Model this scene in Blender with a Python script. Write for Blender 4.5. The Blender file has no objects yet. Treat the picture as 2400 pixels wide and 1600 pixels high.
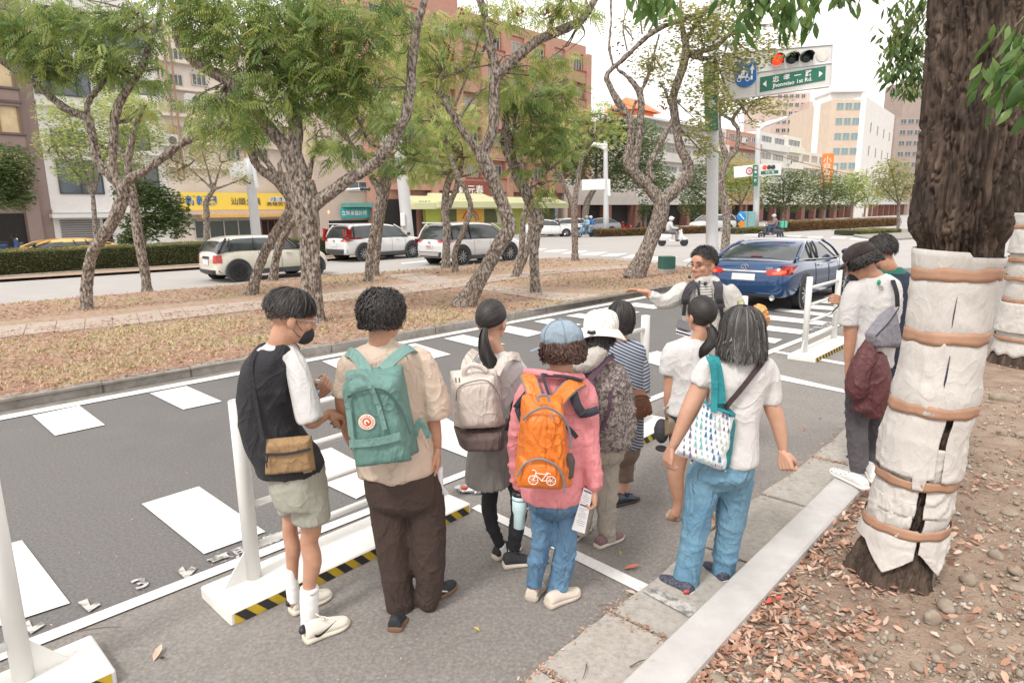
import bpy,math,random
import numpy as np
from mathutils import Vector,Matrix,noise as MN
 
# ------------------------------------------------------------------ camera, sky, sun, exposure
SC=bpy.context.scene
COL=SC.collection
FPX,CH=1500.0,2.05
HOR=497.0
VPX=1295.0
_D=FPX*FPX/(800-HOR)
def _unit(v):v=np.array(v,float);return v/np.linalg.norm(v)
_dn=_unit([(VPX-1200)/FPX,_D/FPX,1.0])
_up=-_dn
_fw=_unit(np.array([0,0,1.0]) - _up*_up[2])
_rt=np.cross(_fw,_up)
RW=np.stack([_rt,_fw,_up])
cam_data=bpy.data.cameras.new('camera');cam=bpy.data.objects.new('camera',cam_data);COL.objects.link(cam)
cam_data.sensor_width=36;cam_data.lens=36*FPX/2400;cam_data.clip_start=0.05;cam_data.clip_end=3000
cam.matrix_world=Matrix([[RW[i][0],-RW[i][1],-RW[i][2],(0,0,CH)[i]] for i in range(3)]+[[0,0,0,1]])
cam_data.dof.use_dof=False
SC.camera=cam
SC.render.engine='CYCLES'
SC.view_settings.view_transform='Standard';SC.view_settings.look='None'
SC.view_settings.exposure=0.7;SC.view_settings.gamma=1.0;SC.view_settings.use_curve_mapping=False
SUN_EL,SUN_AZ=math.radians(52),math.radians(215)
world=bpy.data.worlds.new('World');SC.world=world;world.use_nodes=True
wn=world.node_tree.nodes;wl=world.node_tree.links;wn.clear()
_o=wn.new('ShaderNodeOutputWorld');_b=wn.new('ShaderNodeBackground');_s=wn.new('ShaderNodeTexSky')
_s.sky_type='NISHITA';_s.sun_disc=False;_s.sun_elevation=SUN_EL;_s.sun_rotation=SUN_AZ
_s.air_density=1.0;_s.dust_density=4.0;_s.ozone_density=1.0
_m=wn.new('ShaderNodeMix');_m.data_type='RGBA';_m.inputs[0].default_value=0.86
wl.new(_s.outputs[0],_m.inputs[6]);_m.inputs[7].default_value=(12.4,11.85,11.4,1)
wl.new(_m.outputs[2],_b.inputs[0]);_b.inputs[1].default_value=0.093
wl.new(_b.outputs[0],_o.inputs[0])
sd=bpy.data.lights.new('sun','SUN');sun=bpy.data.objects.new('sun',sd);COL.objects.link(sun)
sd.energy=1.5;sd.angle=math.radians(11);sd.color=(1.0,0.955,0.90)
_sv=Vector((math.sin(SUN_AZ)*math.cos(SUN_EL),math.cos(SUN_AZ)*math.cos(SUN_EL),math.sin(SUN_EL)))
sun.rotation_euler=_sv.to_track_quat('Z','Y').to_euler()
 
# ------------------------------------------------------------------ pixel of the photo <-> place in the world
def ray(px,py):return RW @ np.array([(px-1200)/FPX,(py-800)/FPX,1.0])
def G(px,py,z=0.0):
    w=ray(px,py);t=(z-CH)/w[2]
    return np.array([w[0]*t,w[1]*t,z])
def PV(px,py,Y):
    w=ray(px,py);t=Y/w[1]
    return np.array([w[0]*t,Y,CH+w[2]*t])
def hpx(Y):return Y/FPX
RD=_unit([math.cos(math.radians(47)),math.sin(math.radians(47)),0])
RN=np.array([-RD[1],RD[0],0])
def UV(p):return float(np.dot(p,RD)),float(np.dot(p,RN))
def FU(u,v,z=0.0):q=RD*u+RN*v;return np.array([q[0],q[1],z])
rng=np.random.default_rng(7);random.seed(7)
 
# ------------------------------------------------------------------ materials
MATS={}
def mat(name,col,rough=.75,var=.12,scale=6,bump=.0,bscale=60,metal=0,coat=0,spec=.5,col2=None,detail=5,emit=None,estr=1,trans=0,stretch=None,ramp=None,tlu=0,bdist=.01,coord='Object',alpha=1,layers=None,wrk=0):
    if name in MATS:return MATS[name]
    m=bpy.data.materials.new(name);m.use_nodes=True;n=m.node_tree.nodes;l=m.node_tree.links
    b=n['Principled BSDF'];tc=n.new('ShaderNodeTexCoord');src=tc.outputs[coord]
    if stretch:
        mp=n.new('ShaderNodeMapping');mp.inputs['Scale'].default_value=stretch;l.new(src,mp.inputs[0]);src=mp.outputs[0]
    nz=n.new('ShaderNodeTexNoise');nz.inputs['Scale'].default_value=scale;nz.inputs['Detail'].default_value=detail;nz.inputs['Roughness'].default_value=.62
    l.new(src,nz.inputs['Vector'])
    cr=n.new('ShaderNodeValToRGB');l.new(nz.outputs[0],cr.inputs[0])
    if ramp:
        e=cr.color_ramp.elements
        while len(e) < len(ramp):e.new(.5)
        for i,(p,c) in enumerate(ramp):e[i].position=p;e[i].color=(*c,1)
    else:
        c2=col2 or tuple(min(1,c*(1+var)) for c in col);c1=tuple(c*(1-var) for c in col) if not col2 else col
        cr.color_ramp.elements[0].position=.32;cr.color_ramp.elements[1].position=.68
        cr.color_ramp.elements[0].color=(*c1,1);cr.color_ramp.elements[1].color=(*c2,1)
    out=cr.outputs[0]
    for (sc,lo,hi,c,fac) in (layers or []):
        n2=n.new('ShaderNodeTexNoise');n2.inputs['Scale'].default_value=sc;n2.inputs['Detail'].default_value=6;n2.inputs['Roughness'].default_value=.65
        l.new(src,n2.inputs['Vector'])
        r2=n.new('ShaderNodeMapRange');r2.inputs[1].default_value=lo;r2.inputs[2].default_value=hi;r2.inputs[4].default_value=fac;l.new(n2.outputs[0],r2.inputs[0])
        mx=n.new('ShaderNodeMix');mx.data_type='RGBA';l.new(r2.outputs[0],mx.inputs[0]);l.new(out,mx.inputs[6]);mx.inputs[7].default_value=(*c,1);out=mx.outputs[2]
    l.new(out,b.inputs['Base Color'])
    b.inputs['Roughness'].default_value=rough;b.inputs['Metallic'].default_value=metal
    b.inputs['Specular IOR Level'].default_value=spec;b.inputs['Coat Weight'].default_value=coat;b.inputs['Coat Roughness'].default_value=.04
    if trans:b.inputs['Transmission Weight'].default_value=trans
    if alpha < 1:b.inputs['Alpha'].default_value=alpha
    if emit:b.inputs['Emission Color'].default_value=(*emit,1);b.inputs['Emission Strength'].default_value=estr
    if bump:
        nb=n.new('ShaderNodeTexNoise');nb.inputs['Scale'].default_value=bscale;nb.inputs['Detail'].default_value=4;l.new(src,nb.inputs['Vector'])
        bp=n.new('ShaderNodeBump');bp.inputs['Strength'].default_value=bump;bp.inputs['Distance'].default_value=bdist
        l.new(nb.outputs[0],bp.inputs['Height']);l.new(bp.outputs[0],b.inputs['Normal'])
        if wrk:
            mp=n.new('ShaderNodeMapping');mp.inputs['Scale'].default_value=(1,1,.62);mp.inputs['Rotation'].default_value=(.5,.35,0);l.new(tc.outputs['Object'],mp.inputs[0]);prev=None
            for sc_,ds in ((7,.030*wrk),(19,.009*wrk)):
                w=n.new('ShaderNodeTexNoise');w.inputs['Scale'].default_value=sc_;w.inputs['Detail'].default_value=1.5;w.inputs['Distortion'].default_value=1.3;l.new(mp.outputs[0],w.inputs['Vector'])
                a1=n.new('ShaderNodeMath');a1.operation='SUBTRACT';a1.inputs[1].default_value=.5;l.new(w.outputs[0],a1.inputs[0]);a2=n.new('ShaderNodeMath');a2.operation='ABSOLUTE';l.new(a1.outputs[0],a2.inputs[0]);a3=n.new('ShaderNodeMath');a3.operation='POWER';a3.inputs[1].default_value=.6;l.new(a2.outputs[0],a3.inputs[0])
                b2=n.new('ShaderNodeBump');b2.invert=True;b2.inputs['Strength'].default_value=.75;b2.inputs['Distance'].default_value=ds;l.new(a3.outputs[0],b2.inputs['Height'])
                if prev:l.new(prev.outputs[0],b2.inputs['Normal'])
                prev=b2
            l.new(prev.outputs[0],bp.inputs['Normal'])
    if tlu:
        tr=n.new('ShaderNodeBsdfTranslucent');l.new(out,tr.inputs[0]);ms=n.new('ShaderNodeMixShader');ms.inputs[0].default_value=tlu
        l.new(b.outputs[0],ms.inputs[1]);l.new(tr.outputs[0],ms.inputs[2]);l.new(ms.outputs[0],n['Material Output'].inputs[0])
    MATS[name]=m
    return m
def leafmat(name,cols,rough=.5,tlu=.35):
    if name in MATS:return MATS[name]
    m=bpy.data.materials.new(name);m.use_nodes=True;n=m.node_tree.nodes;l=m.node_tree.links
    b=n['Principled BSDF'];at=n.new('ShaderNodeAttribute');at.attribute_name='rnd'
    cr=n.new('ShaderNodeValToRGB');l.new(at.outputs['Fac'],cr.inputs[0]);e=cr.color_ramp.elements
    while len(e) < len(cols):e.new(.5)
    for i,c in enumerate(cols):e[i].position=i/(len(cols)-1);e[i].color=(*c,1)
    l.new(cr.outputs[0],b.inputs['Base Color']);b.inputs['Roughness'].default_value=rough
    tr=n.new('ShaderNodeBsdfTranslucent');l.new(cr.outputs[0],tr.inputs[0]);ms=n.new('ShaderNodeMixShader');ms.inputs[0].default_value=tlu
    l.new(b.outputs[0],ms.inputs[1]);l.new(tr.outputs[0],ms.inputs[2]);l.new(ms.outputs[0],n['Material Output'].inputs[0])
    MATS[name]=m;return m
 
# ------------------------------------------------------------------ meshes and objects
WL={}
def mkmesh(name,V,F,m=None,smooth=False,rnd=None):
    me=bpy.data.meshes.new(name)
    V=np.asarray(V,dtype=np.float32).reshape(-1,3)
    if isinstance(F,np.ndarray) and F.ndim==2:
        k=F.shape[1];me.vertices.add(len(V));me.vertices.foreach_set('co',V.ravel())
        me.loops.add(F.size);me.loops.foreach_set('vertex_index',F.astype(np.int32).ravel())
        me.polygons.add(len(F));me.polygons.foreach_set('loop_start',np.arange(0,F.size,k,dtype=np.int32));me.polygons.foreach_set('loop_total',np.full(len(F),k,dtype=np.int32))
        me.update(calc_edges=True)
    else:
        me.from_pydata(V.tolist(),[],[list(map(int,f)) for f in F]);me.update()
    if smooth:me.polygons.foreach_set('use_smooth',[True]*len(me.polygons))
    if rnd is not None:
        a=me.attributes.new('rnd','FLOAT','POINT');a.data.foreach_set('value',np.asarray(rnd,dtype=np.float32))
    if m is not None:
        for q in (m if isinstance(m,(list,tuple)) else [m]):me.materials.append(q)
    return me
def tag(o,label=None,cat=None,group=None,kind=None):
    if label:o['label']=label
    if cat:o['category']=cat
    if group:o['group']=group
    if kind:o['kind']=kind
    return o
def empty(name,loc,label=None,cat=None,group=None,rz=0,parent=None,kind=None):
    o=bpy.data.objects.new(name,None);COL.objects.link(o);o.empty_display_size=.2
    base=WL[parent.name] if parent else np.zeros(3)
    o.location=np.asarray(loc,float)-base;o.rotation_euler=(0,0,rz)
    if parent:o.parent=parent
    WL[o.name]=np.asarray(loc,float)
    return tag(o,label,cat,group,kind)
def obj(name,VF,m,parent=None,smooth=False,label=None,cat=None,group=None,kind=None,rnd=None,origin=None,mi=None):
    V,F=VF;V=np.asarray(V,float).reshape(-1,3)
    if parent is not None:base=WL[parent.name]
    elif origin is not None:base=np.asarray(origin,float)
    else:base=np.array([V[:,0].mean(),V[:,1].mean(),V[:,2].min()])
    me=mkmesh(name,V-base,F,m,smooth,rnd)
    if mi is not None:me.polygons.foreach_set('material_index',np.asarray(mi,dtype=np.int32))
    o=bpy.data.objects.new(name,me);COL.objects.link(o)
    if parent is not None:o.parent=parent
    else:o.location=base
    WL[o.name]=base
    return tag(o,label,cat,group,kind)
def copy_tree(o,parent=None):
    c=o.copy();COL.objects.link(c);c.parent=parent
    for ch in list(o.children):copy_tree(ch,c)
    return c
def like(mesh_obj,parent,M=None,name=None):
    c=bpy.data.objects.new(name or mesh_obj.name.split('.')[0],mesh_obj.data);COL.objects.link(c);c.parent=parent
    if M is not None:c.matrix_local=M
    return c
def join(*L):
    Vs,Fs,n=[],[],0
    for V,F in L:
        V=np.asarray(V,float).reshape(-1,3);Vs.append(V)
        Fs += [[int(i)+n for i in f] for f in F];n += len(V)
    return np.concatenate(Vs),Fs
def ajoin(L,k):
    n,Vs,Fs=0,[],[]
    for V,F in L:Vs.append(V);Fs.append(F+n);n += len(V)
    return np.concatenate(Vs),np.concatenate(Fs)
def xf(VF,M=None,loc=(0,0,0),rz=0,sc=1):
    V,F=VF;V=np.asarray(V,float)*sc
    if rz:c,s=math.cos(rz),math.sin(rz);V=V @ np.array([[c,s,0],[-s,c,0],[0,0,1]])
    if M is not None:V=V @ np.asarray(M)[:3,:3].T+np.asarray(M)[:3,3] if np.asarray(M).shape==(4,4) else V @ np.asarray(M).T
    return V+np.asarray(loc,float),F
def box(c,s,ax=None,bev=0):
    ax=np.eye(3) if ax is None else np.array([_unit(a) for a in ax])
    h=np.array(s,float)/2
    if bev:
        V=[]
        for sx in (-1,1):
            for sy in (-1,1):
                for sz in (-1,1):
                    for k in range(3):
                        d=h-bev;d[k]=h[k];V.append([sx*d[0],sy*d[1],sz*d[2]])
        V=np.array(V);I=lambda sx,sy,sz,k:((sx > 0)*4+(sy > 0)*2+(sz > 0))*3+k
        F=[]
        for k in range(3):
            a,b=(k+1) % 3,(k+2) % 3
            for s0 in (-1,1):
                q=[]
                for (i,j) in ((-1,-1),(1,-1),(1,1),(-1,1)):
                    t=[0,0,0];t[k]=s0;t[a]=i;t[b]=j;q.append(I(*t,k))
                F.append(q if s0 > 0 else q[::-1])
            for i in (-1,1):
                for j in (-1,1):
                    t=[0,0,0];t[a]=i;t[b]=j;t0=t[:];t1=t[:];t0[k]=-1;t1[k]=1
                    q=[I(*t0,a),I(*t1,a),I(*t1,b),I(*t0,b)];F.append(q if i*j > 0 else q[::-1])
        for sx in (-1,1):
            for sy in (-1,1):
                for sz in (-1,1):
                    q=[I(sx,sy,sz,k) for k in range(3)];F.append(q if sx*sy*sz > 0 else q[::-1])
    else:
        V=np.array([[x,y,z] for x in (-1,1) for y in (-1,1) for z in (-1,1)])*h
        F=[(0,1,3,2),(4,6,7,5),(0,4,5,1),(2,3,7,6),(0,2,6,4),(1,5,7,3)]
    return V @ ax+np.asarray(c,float),F
def catmull(P,n):
    P=np.asarray(P,float)
    if len(P)==2:t=np.linspace(0,1,n)[:,None];return P[0]*(1-t)+P[1]*t
    Q=np.vstack([2*P[0]-P[1],P,2*P[-1]-P[-2]]);out=[]
    for t in np.linspace(0,len(P)-1-1e-9,n):
        i=int(t);f=t-i;a,b,c,d=Q[i],Q[i+1],Q[i+2],Q[i+3]
        out.append(.5*((2*b)+(-a+c)*f+(2*a-5*b+4*c-d)*f*f+(-a+3*b-3*c+d)*f**3))
    return np.array(out)
def frames(P):
    T=np.gradient(P,axis=0);T /= np.linalg.norm(T,axis=1)[:,None]+1e-12
    r=np.array([0,0,1.0]) if abs(T[0][2]) < .9 else np.array([0,1.0,0])
    A=[_unit(np.cross(r,T[0]))]
    for i in range(1,len(P)):
        a=A[-1]-T[i]*np.dot(A[-1],T[i]);A.append(_unit(a))
    A=np.array(A);B=np.cross(T,A);return T,A,B
def gridF(nr,nc,wrap=True):
    F=[]
    m=nc if wrap else nc-1
    i=np.arange(nr-1)[:,None];j=np.arange(m)[None,:];j2=(j+1) % nc
    return np.stack([i*nc+j,i*nc+j2,(i+1)*nc+j2,(i+1)*nc+j],-1).reshape(-1,4)
def tube(P,R,n=10,k=None,caps=True,flat=1.0):
    P=np.asarray(P,float);R=np.full(len(P),R) if np.isscalar(R) else np.asarray(R,float)
    if k:Q=catmull(np.hstack([P,R[:,None]]),k);P,R=Q[:,:3],np.maximum(Q[:,3],1e-4)
    T,A,B=frames(P);a=np.linspace(0,2*np.pi,n,endpoint=False)
    V=P[:,None]+R[:,None,None]*(np.cos(a)[None,:,None]*A[:,None]+flat*np.sin(a)[None,:,None]*B[:,None])
    F=gridF(len(P),n)
    V=V.reshape(-1,3);F=[tuple(f) for f in F]
    if caps:F += [tuple(range(n))[::-1],tuple((len(P)-1)*n+i for i in range(n))]
    return V,F
def lathe(prof,c=(0,0,0),n=24,axis=(0,0,1)):
    ax=_unit(axis);r=np.array([0,0,1.0]) if abs(ax[2]) < .9 else np.array([1.0,0,0])
    A=_unit(np.cross(r,ax));B=np.cross(ax,A);a=np.linspace(0,2*np.pi,n,endpoint=False)
    V=[np.asarray(c)+ax*h+r_*(math.cos(t)*A+math.sin(t)*B) for r_,h in prof for t in a]
    F=[tuple(f) for f in gridF(len(prof),n)]
    if prof[0][0] > 1e-4:F.append(tuple(range(n))[::-1])
    if prof[-1][0] > 1e-4:F.append(tuple((len(prof)-1)*n+i for i in range(n)))
    return np.array(V),F
def ell(c,r,R=None,n=16,m=10):
    V=[];
    for i in range(m+1):
        t=math.pi*i/m
        for j in range(n):p=2*math.pi*j/n;V.append([math.sin(t)*math.cos(p)*r[0],math.sin(t)*math.sin(p)*r[1],math.cos(t)*r[2]])
    V=np.array(V);
    if R is not None:V=V @ np.asarray(R)
    return V+np.asarray(c,float),[tuple(f)[::-1] for f in gridF(m+1,n)]
def rings(S,n=24,k=None,ex=2.0,caps=True):
    """loft through rings (centre xyz, half width a, half depth b, yaw of the width axis); rings lie level unless 'T' is given"""
    S=np.array([[*s[0],s[1],s[2],s[3] if len(s) > 3 else 0.0] for s in S],float)
    if k:S=catmull(S,k)
    a=np.linspace(0,2*np.pi,n,endpoint=False);ca,sa=np.cos(a),np.sin(a)
    ca=np.sign(ca)*abs(ca)**(2/ex);sa=np.sign(sa)*abs(sa)**(2/ex)
    V=[]
    for s in S:
        c,d=math.cos(s[5]),math.sin(s[5]);x=ca*s[3];y=sa*s[4]
        V.append(np.stack([s[0]+x*c-y*d,s[1]+x*d+y*c,np.full(n,s[2])],1))
    F=[tuple(f) for f in gridF(len(S),n)]
    if caps:F += [tuple(range(n))[::-1],tuple((len(S)-1)*n+i for i in range(n))]
    return np.concatenate(V),F
def poly(pts,z=None,thick=0):
    P=np.asarray(pts,float);n=len(P)
    if not thick:return P,[tuple(range(n))]
    Q=P.copy();Q[:,2] -= thick
    return np.vstack([P,Q]),[tuple(range(n)),tuple(range(2*n-1,n-1,-1))]+[(i,n+i,n+(i+1) % n,(i+1) % n) for i in range(n)]
def ccw(P):
    P=np.asarray(P,float);x,y=P[:,0],P[:,1]
    return P if np.sum(x*np.roll(y,-1)-y*np.roll(x,-1)) > 0 else P[::-1]
def gpoly(px,z=0,thick=0):return poly(ccw([G(x,y,z) for x,y in px]),thick=thick)
_ts=bpy.data.scenes.new('work');_tv=_ts.view_layers[0]
def evalmods(VF,mods):
    me=mkmesh('w',VF[0],VF[1]);o=bpy.data.objects.new('w',me);_ts.collection.objects.link(o)
    for t,kw in mods:
        md=o.modifiers.new(t,t)
        for k_,v_ in kw.items():setattr(md,k_,v_)
    _tv.update();dg=_tv.depsgraph;e=o.evaluated_get(dg);m2=e.to_mesh()
    V=np.empty(len(m2.vertices)*3,np.float32);m2.vertices.foreach_get('co',V)
    lt=np.empty(len(m2.polygons),np.int32);m2.polygons.foreach_get('loop_total',lt)
    li=np.empty(len(m2.loops),np.int32);m2.loops.foreach_get('vertex_index',li)
    if len(lt) and (lt==4).all():F=li.reshape(-1,4)
    elif len(lt) and (lt==3).all():F=li.reshape(-1,3)
    else:
        F=[];s=0
        for t in lt:F.append(tuple(li[s:s+t]));s += t
    e.to_mesh_clear();bpy.data.objects.remove(o);bpy.data.meshes.remove(me)
    return V.reshape(-1,3).astype(float),F
def fuse(parts,voxel=.01,smooth=4,f=.6):
    return evalmods(join(*parts),[('REMESH',dict(mode='VOXEL',voxel_size=voxel)),('SMOOTH',dict(factor=f,iterations=smooth))])
def normals(V,F):
    F=np.asarray(F);a,b,c=V[F[:,0]],V[F[:,1]],V[F[:,2]];fn=np.cross(b-a,c-a);N=np.zeros_like(V)
    for k in range(F.shape[1]):np.add.at(N,F[:,k],fn)
    return N/(np.linalg.norm(N,axis=1)[:,None]+1e-12)
def vnoise(P,seed=0):
    P=np.asarray(P)+seed*17.13;i=np.floor(P).astype(np.int64);f=P-i;f=f*f*(3-2*f);out=0
    for dx in (0,1):
        for dy in (0,1):
            for dz in (0,1):
                h=(i[:,0]+dx)*73856093 ^ (i[:,1]+dy)*19349663 ^ (i[:,2]+dz)*83492791;h=(h ^ (h >> 13))*1274126177;h=((h ^ (h >> 16)) & 0xffff)/65535.0
                out=out+h*(f[:,0] if dx else 1-f[:,0])*(f[:,1] if dy else 1-f[:,1])*(f[:,2] if dz else 1-f[:,2])
    return out*2-1
def fbm(P,o=4,seed=0):
    s,a=0,1
    for k in range(o):s=s+a*vnoise(P*2**k,seed+k);a *= .5
    return s
def folds(VF,amp=.006,sc=(9,9,5),seed=0,N=None,ridge=True):
    """cloth creases: sharp-crested bent ridges plus a soft buckle"""
    V,F=VF;N=normals(V,F);q=V*np.array(sc)
    w=np.stack([vnoise(q*.5,seed+9),vnoise(q*.5,seed+19),vnoise(q*.5,seed+29)],1)
    a=1-np.abs(vnoise(q*1.0+w*1.6,seed));b=1-np.abs(vnoise(q*np.array([.7,.7,1.5])*1.5+w*1.8,seed+5));c=vnoise(q*.7,seed+41)
    m=np.clip(.55+.9*vnoise(q*.45,seed+51),0,1.2)
    return V+N*(((a**6-.2)*1.2*m+(b**7-.14)*.9*m+c*.3)*amp)[:,None],F
def ribbons(P,N,W):
    """P (n,k,3) curves, N (n,k,3) the way each ribbon faces, W (n,k) half widths -> quads"""
    T=np.gradient(P,axis=1);S=np.cross(T,N);S /= np.linalg.norm(S,axis=2)[...,None]+1e-12
    n,k,_=P.shape
    V=np.stack([P-S*W[...,None],P+S*W[...,None]],2).reshape(-1,3)
    b=(np.arange(n)[:,None]*k+np.arange(k-1)[None,:])*2
    F=np.stack([b,b+1,b+3,b+2],-1).reshape(-1,4)
    return V,F
_font={}
def textmesh(s,size=1.0,depth=.0,bold=0.0,align='CENTER'):
    c=bpy.data.curves.new('t','FONT');c.body=s;c.size=size;c.align_x=align;c.align_y='CENTER';c.extrude=depth;c.offset=bold;c.resolution_u=3
    o=bpy.data.objects.new('t',c);_ts.collection.objects.link(o);_tv.update();e=o.evaluated_get(_tv.depsgraph);m=e.to_mesh()
    V=np.array([v.co[:] for v in m.vertices]);F=[tuple(p.vertices) for p in m.polygons];e.to_mesh_clear();bpy.data.objects.remove(o);bpy.data.curves.remove(c)
    return V,F
def onplane(VF,o,ux,uy,off=.004):
    ux,uy=_unit(ux),_unit(uy);n=np.cross(ux,uy);V,F=VF
    V=np.asarray(V,float);return np.asarray(o)+V[:,:1]*ux+V[:,1:2]*uy+(V[:,2:3]+off)*n,F
# ------------------------------------------------------------------ ground materials
M_asph=mat('asphalt_dark',(.105,.102,.105),.92,ramp=[(.30,(.098,.094,.092)),(.5,(.138,.132,.128)),(.72,(.19,.182,.174))],scale=55,detail=8,bump=.6,bscale=170,bdist=.004,
             layers=[(1.1,.5,.75,(.17,.165,.158),.35),(.45,.5,.8,(.078,.078,.082),.5),(14,.62,.75,(.19,.18,.17),.3)])
M_asph2=mat('asphalt_worn',(.2,.19,.18),.95,ramp=[(.30,(.15,.138,.128)),(.5,(.205,.19,.176)),(.72,(.28,.262,.243))],scale=50,detail=8,bump=.6,bscale=150,bdist=.004,
              layers=[(.8,.48,.75,(.28,.262,.24),.45),(3.1,.55,.8,(.145,.137,.132),.5),(9,.64,.72,(.30,.22,.17),.35)])
M_road=mat('asphalt_pale',(.36,.345,.33),.9,ramp=[(.3,(.33,.315,.30)),(.7,(.40,.385,.37))],scale=30,detail=8,bump=.3,bscale=90,bdist=.004,
             layers=[(.25,.45,.75,(.30,.288,.275),.6),(.9,.55,.8,(.44,.42,.40),.5)],stretch=(1,1,1))
M_dust=mat('gutter_dust',(.2,.18,.16),.95,ramp=[(.3,(.14,.128,.115)),(.7,(.25,.23,.20))],scale=9,detail=8,bump=.5,bscale=120,bdist=.004,layers=[(2,.5,.7,(.30,.27,.235),.5)])
M_conc=mat('slab_concrete',(.34,.32,.29),.95,ramp=[(.28,(.26,.24,.215)),(.45,(.36,.335,.30)),(.75,(.46,.43,.39))],scale=26,detail=9,bump=.7,bscale=70,bdist=.006,
             layers=[(1.6,.5,.8,(.40,.375,.34),.5),(4.2,.58,.72,(.30,.225,.17),.55),(60,.6,.68,(.15,.135,.12),.5)])
M_kerb=mat('kerb_concrete',(.47,.455,.44),.88,ramp=[(.28,(.40,.385,.37)),(.7,(.52,.51,.495))],scale=4,detail=9,bump=.3,bscale=60,bdist=.004,
             layers=[(2.6,.56,.74,(.34,.325,.305),.6),(22,.66,.72,(.25,.235,.22),.45)])
M_kerbold=mat('old_kerb_concrete',(.34,.32,.29),.95,ramp=[(.28,(.17,.155,.14)),(.7,(.36,.34,.31))],scale=6,detail=9,bump=.7,bscale=40,bdist=.008,layers=[(3,.55,.7,(.13,.12,.11),.6)])
M_litter=mat('leaf_litter_soil',(.3,.21,.15),1,ramp=[(.3,(.24,.165,.12)),(.5,(.36,.25,.185)),(.72,(.46,.34,.25))],scale=8,detail=9,bump=1,bscale=45,bdist=.02,
               layers=[(.7,.5,.66,(.30,.27,.15),.55),(30,.55,.7,(.42,.30,.21),.5)])
M_soil=mat('dry_soil',(.29,.215,.16),1,ramp=[(.28,(.17,.115,.085)),(.5,(.27,.195,.145)),(.75,(.36,.28,.215))],scale=5,detail=10,bump=1,bscale=55,bdist=.02,
             layers=[(1.2,.52,.7,(.29,.225,.17),.6),(28,.62,.70,(.38,.34,.30),.6)])
M_paint=mat('road_paint',(.72,.71,.68),.7,ramp=[(.26,(.52,.505,.48)),(.42,(.70,.69,.665)),(.7,(.76,.752,.73))],scale=30,detail=9,bump=.4,bscale=150,bdist=.003,layers=[(70,.70,.76,(.25,.24,.235),.7)])
M_oldpaint=mat('worn_road_paint',(.56,.54,.50),.85,ramp=[(.42,(.17,.165,.16)),(.56,(.50,.485,.46))],scale=16,detail=9,bump=.4,bscale=150,bdist=.003)
M_paver=mat('path_pavers',(.40,.33,.28),.95,ramp=[(.3,(.33,.265,.225)),(.7,(.45,.375,.325))],scale=5,detail=8,bump=.5,bscale=60,bdist=.005)
M_joint=mat('joint_dirt',(.17,.13,.1),1,bump=.6,bscale=60)
 
def strip(p,q,z):
    A=[G(x,y,z) for x,y in p];B=[G(x,y,z) for x,y in q][::-1]
    return poly(ccw(A+B))
# one sheet of old asphalt out to the horizon, and the pale avenue on it
obj('ground',poly([(-1500,-60,0),(1500,-60,0),(1500,2500,0),(-1500,2500,0)]),M_asph,kind='structure',origin=(0,0,0))
far_edge=[(-500,755),(0,716),(400,683),(553,670),(756,648),(909,640),(1035,631),(1211,613),(1300,608),(1430,611),(1550,622),(1700,640),(1950,634),(2130,628),(2500,600)]
av=[G(x,y,.004) for x,y in far_edge]+[FU(900,-60,.004),FU(900,900,.004),FU(-300,900,.004)]
obj('avenue',poly(ccw(av)),M_road,kind='structure',origin=(0,20,0))
edge=[(-400,1690),(57,1520),(1087,1114),(1797,829),(1990,757),(2300,640)]
A=[G(x,y,.004) for x,y in edge]
obj('parking_strip',poly(ccw(A+[G(2900,640,.004),np.array([9,1.2,.004]),np.array([1,-.5,.004]),np.array([-4,-.5,.004])])),M_asph2,kind='structure',origin=(0,0,0))
obj('gutter',strip([(-500,1050),(0,956),(500,872),(1000,783),(1194,748),(1357,714),(1530,690)],[(-500,1075),(0,977),(500,884),(1000,791),(1194,755),(1357,724),(1530,694)],.004),M_dust,kind='structure')
 
# the planted median: a raised slab of soil, its kerb of single stones, the pale path across it
nk=[(-700,1058),(0,936),(250,894),(500,852),(760,810),(1000,769),(1194,736),(1349,705),(1438,690),(1560,672),(1640,660),(1690,650)]
MZ=.13
ft=[(x,y-4) for x,y in far_edge[:12]]
med=[G(x,y,MZ-.005) for x,y in nk]+[G(x,y,MZ-.005) for x,y in ft[::-1]]
obj('median_soil',poly(ccw(med),thick=.13),M_litter,kind='structure')
P=np.array([G(x,y,MZ) for x,y in nk]);Pd=np.concatenate([[0],np.cumsum(np.linalg.norm(np.diff(P,axis=0),axis=1))])
def along(d):return np.array([np.interp(d,Pd,P[:,i]) for i in range(3)])
mk_=obj('median_kerb',poly([along(0)+(-.0,0,-.02),along(Pd[-1])+(0,0,-.02),along(Pd[-1])+RN*.15+(0,0,-.02),along(0)+RN*.15+(0,0,-.02)]),M_joint,kind='structure')
d=0.0
while d < Pd[-1]-.3:
    L=min(1.0,Pd[-1]-d);a,b=along(d+.006),along(d+L-.006);t=_unit(b-a);n_=np.array([-t[1],t[0],0])
    j=rng.uniform(-.008,.008,3);V,F=box((a+b)/2+n_*.075+np.array([0,0,-.07+j[2]*.6])+n_*j[0],(L-.012,.15,.15),(t,n_,(0,0,1)),bev=.012)
    obj('kerb_stone',(V,F),M_kerbold,mk_);d += L
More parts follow.
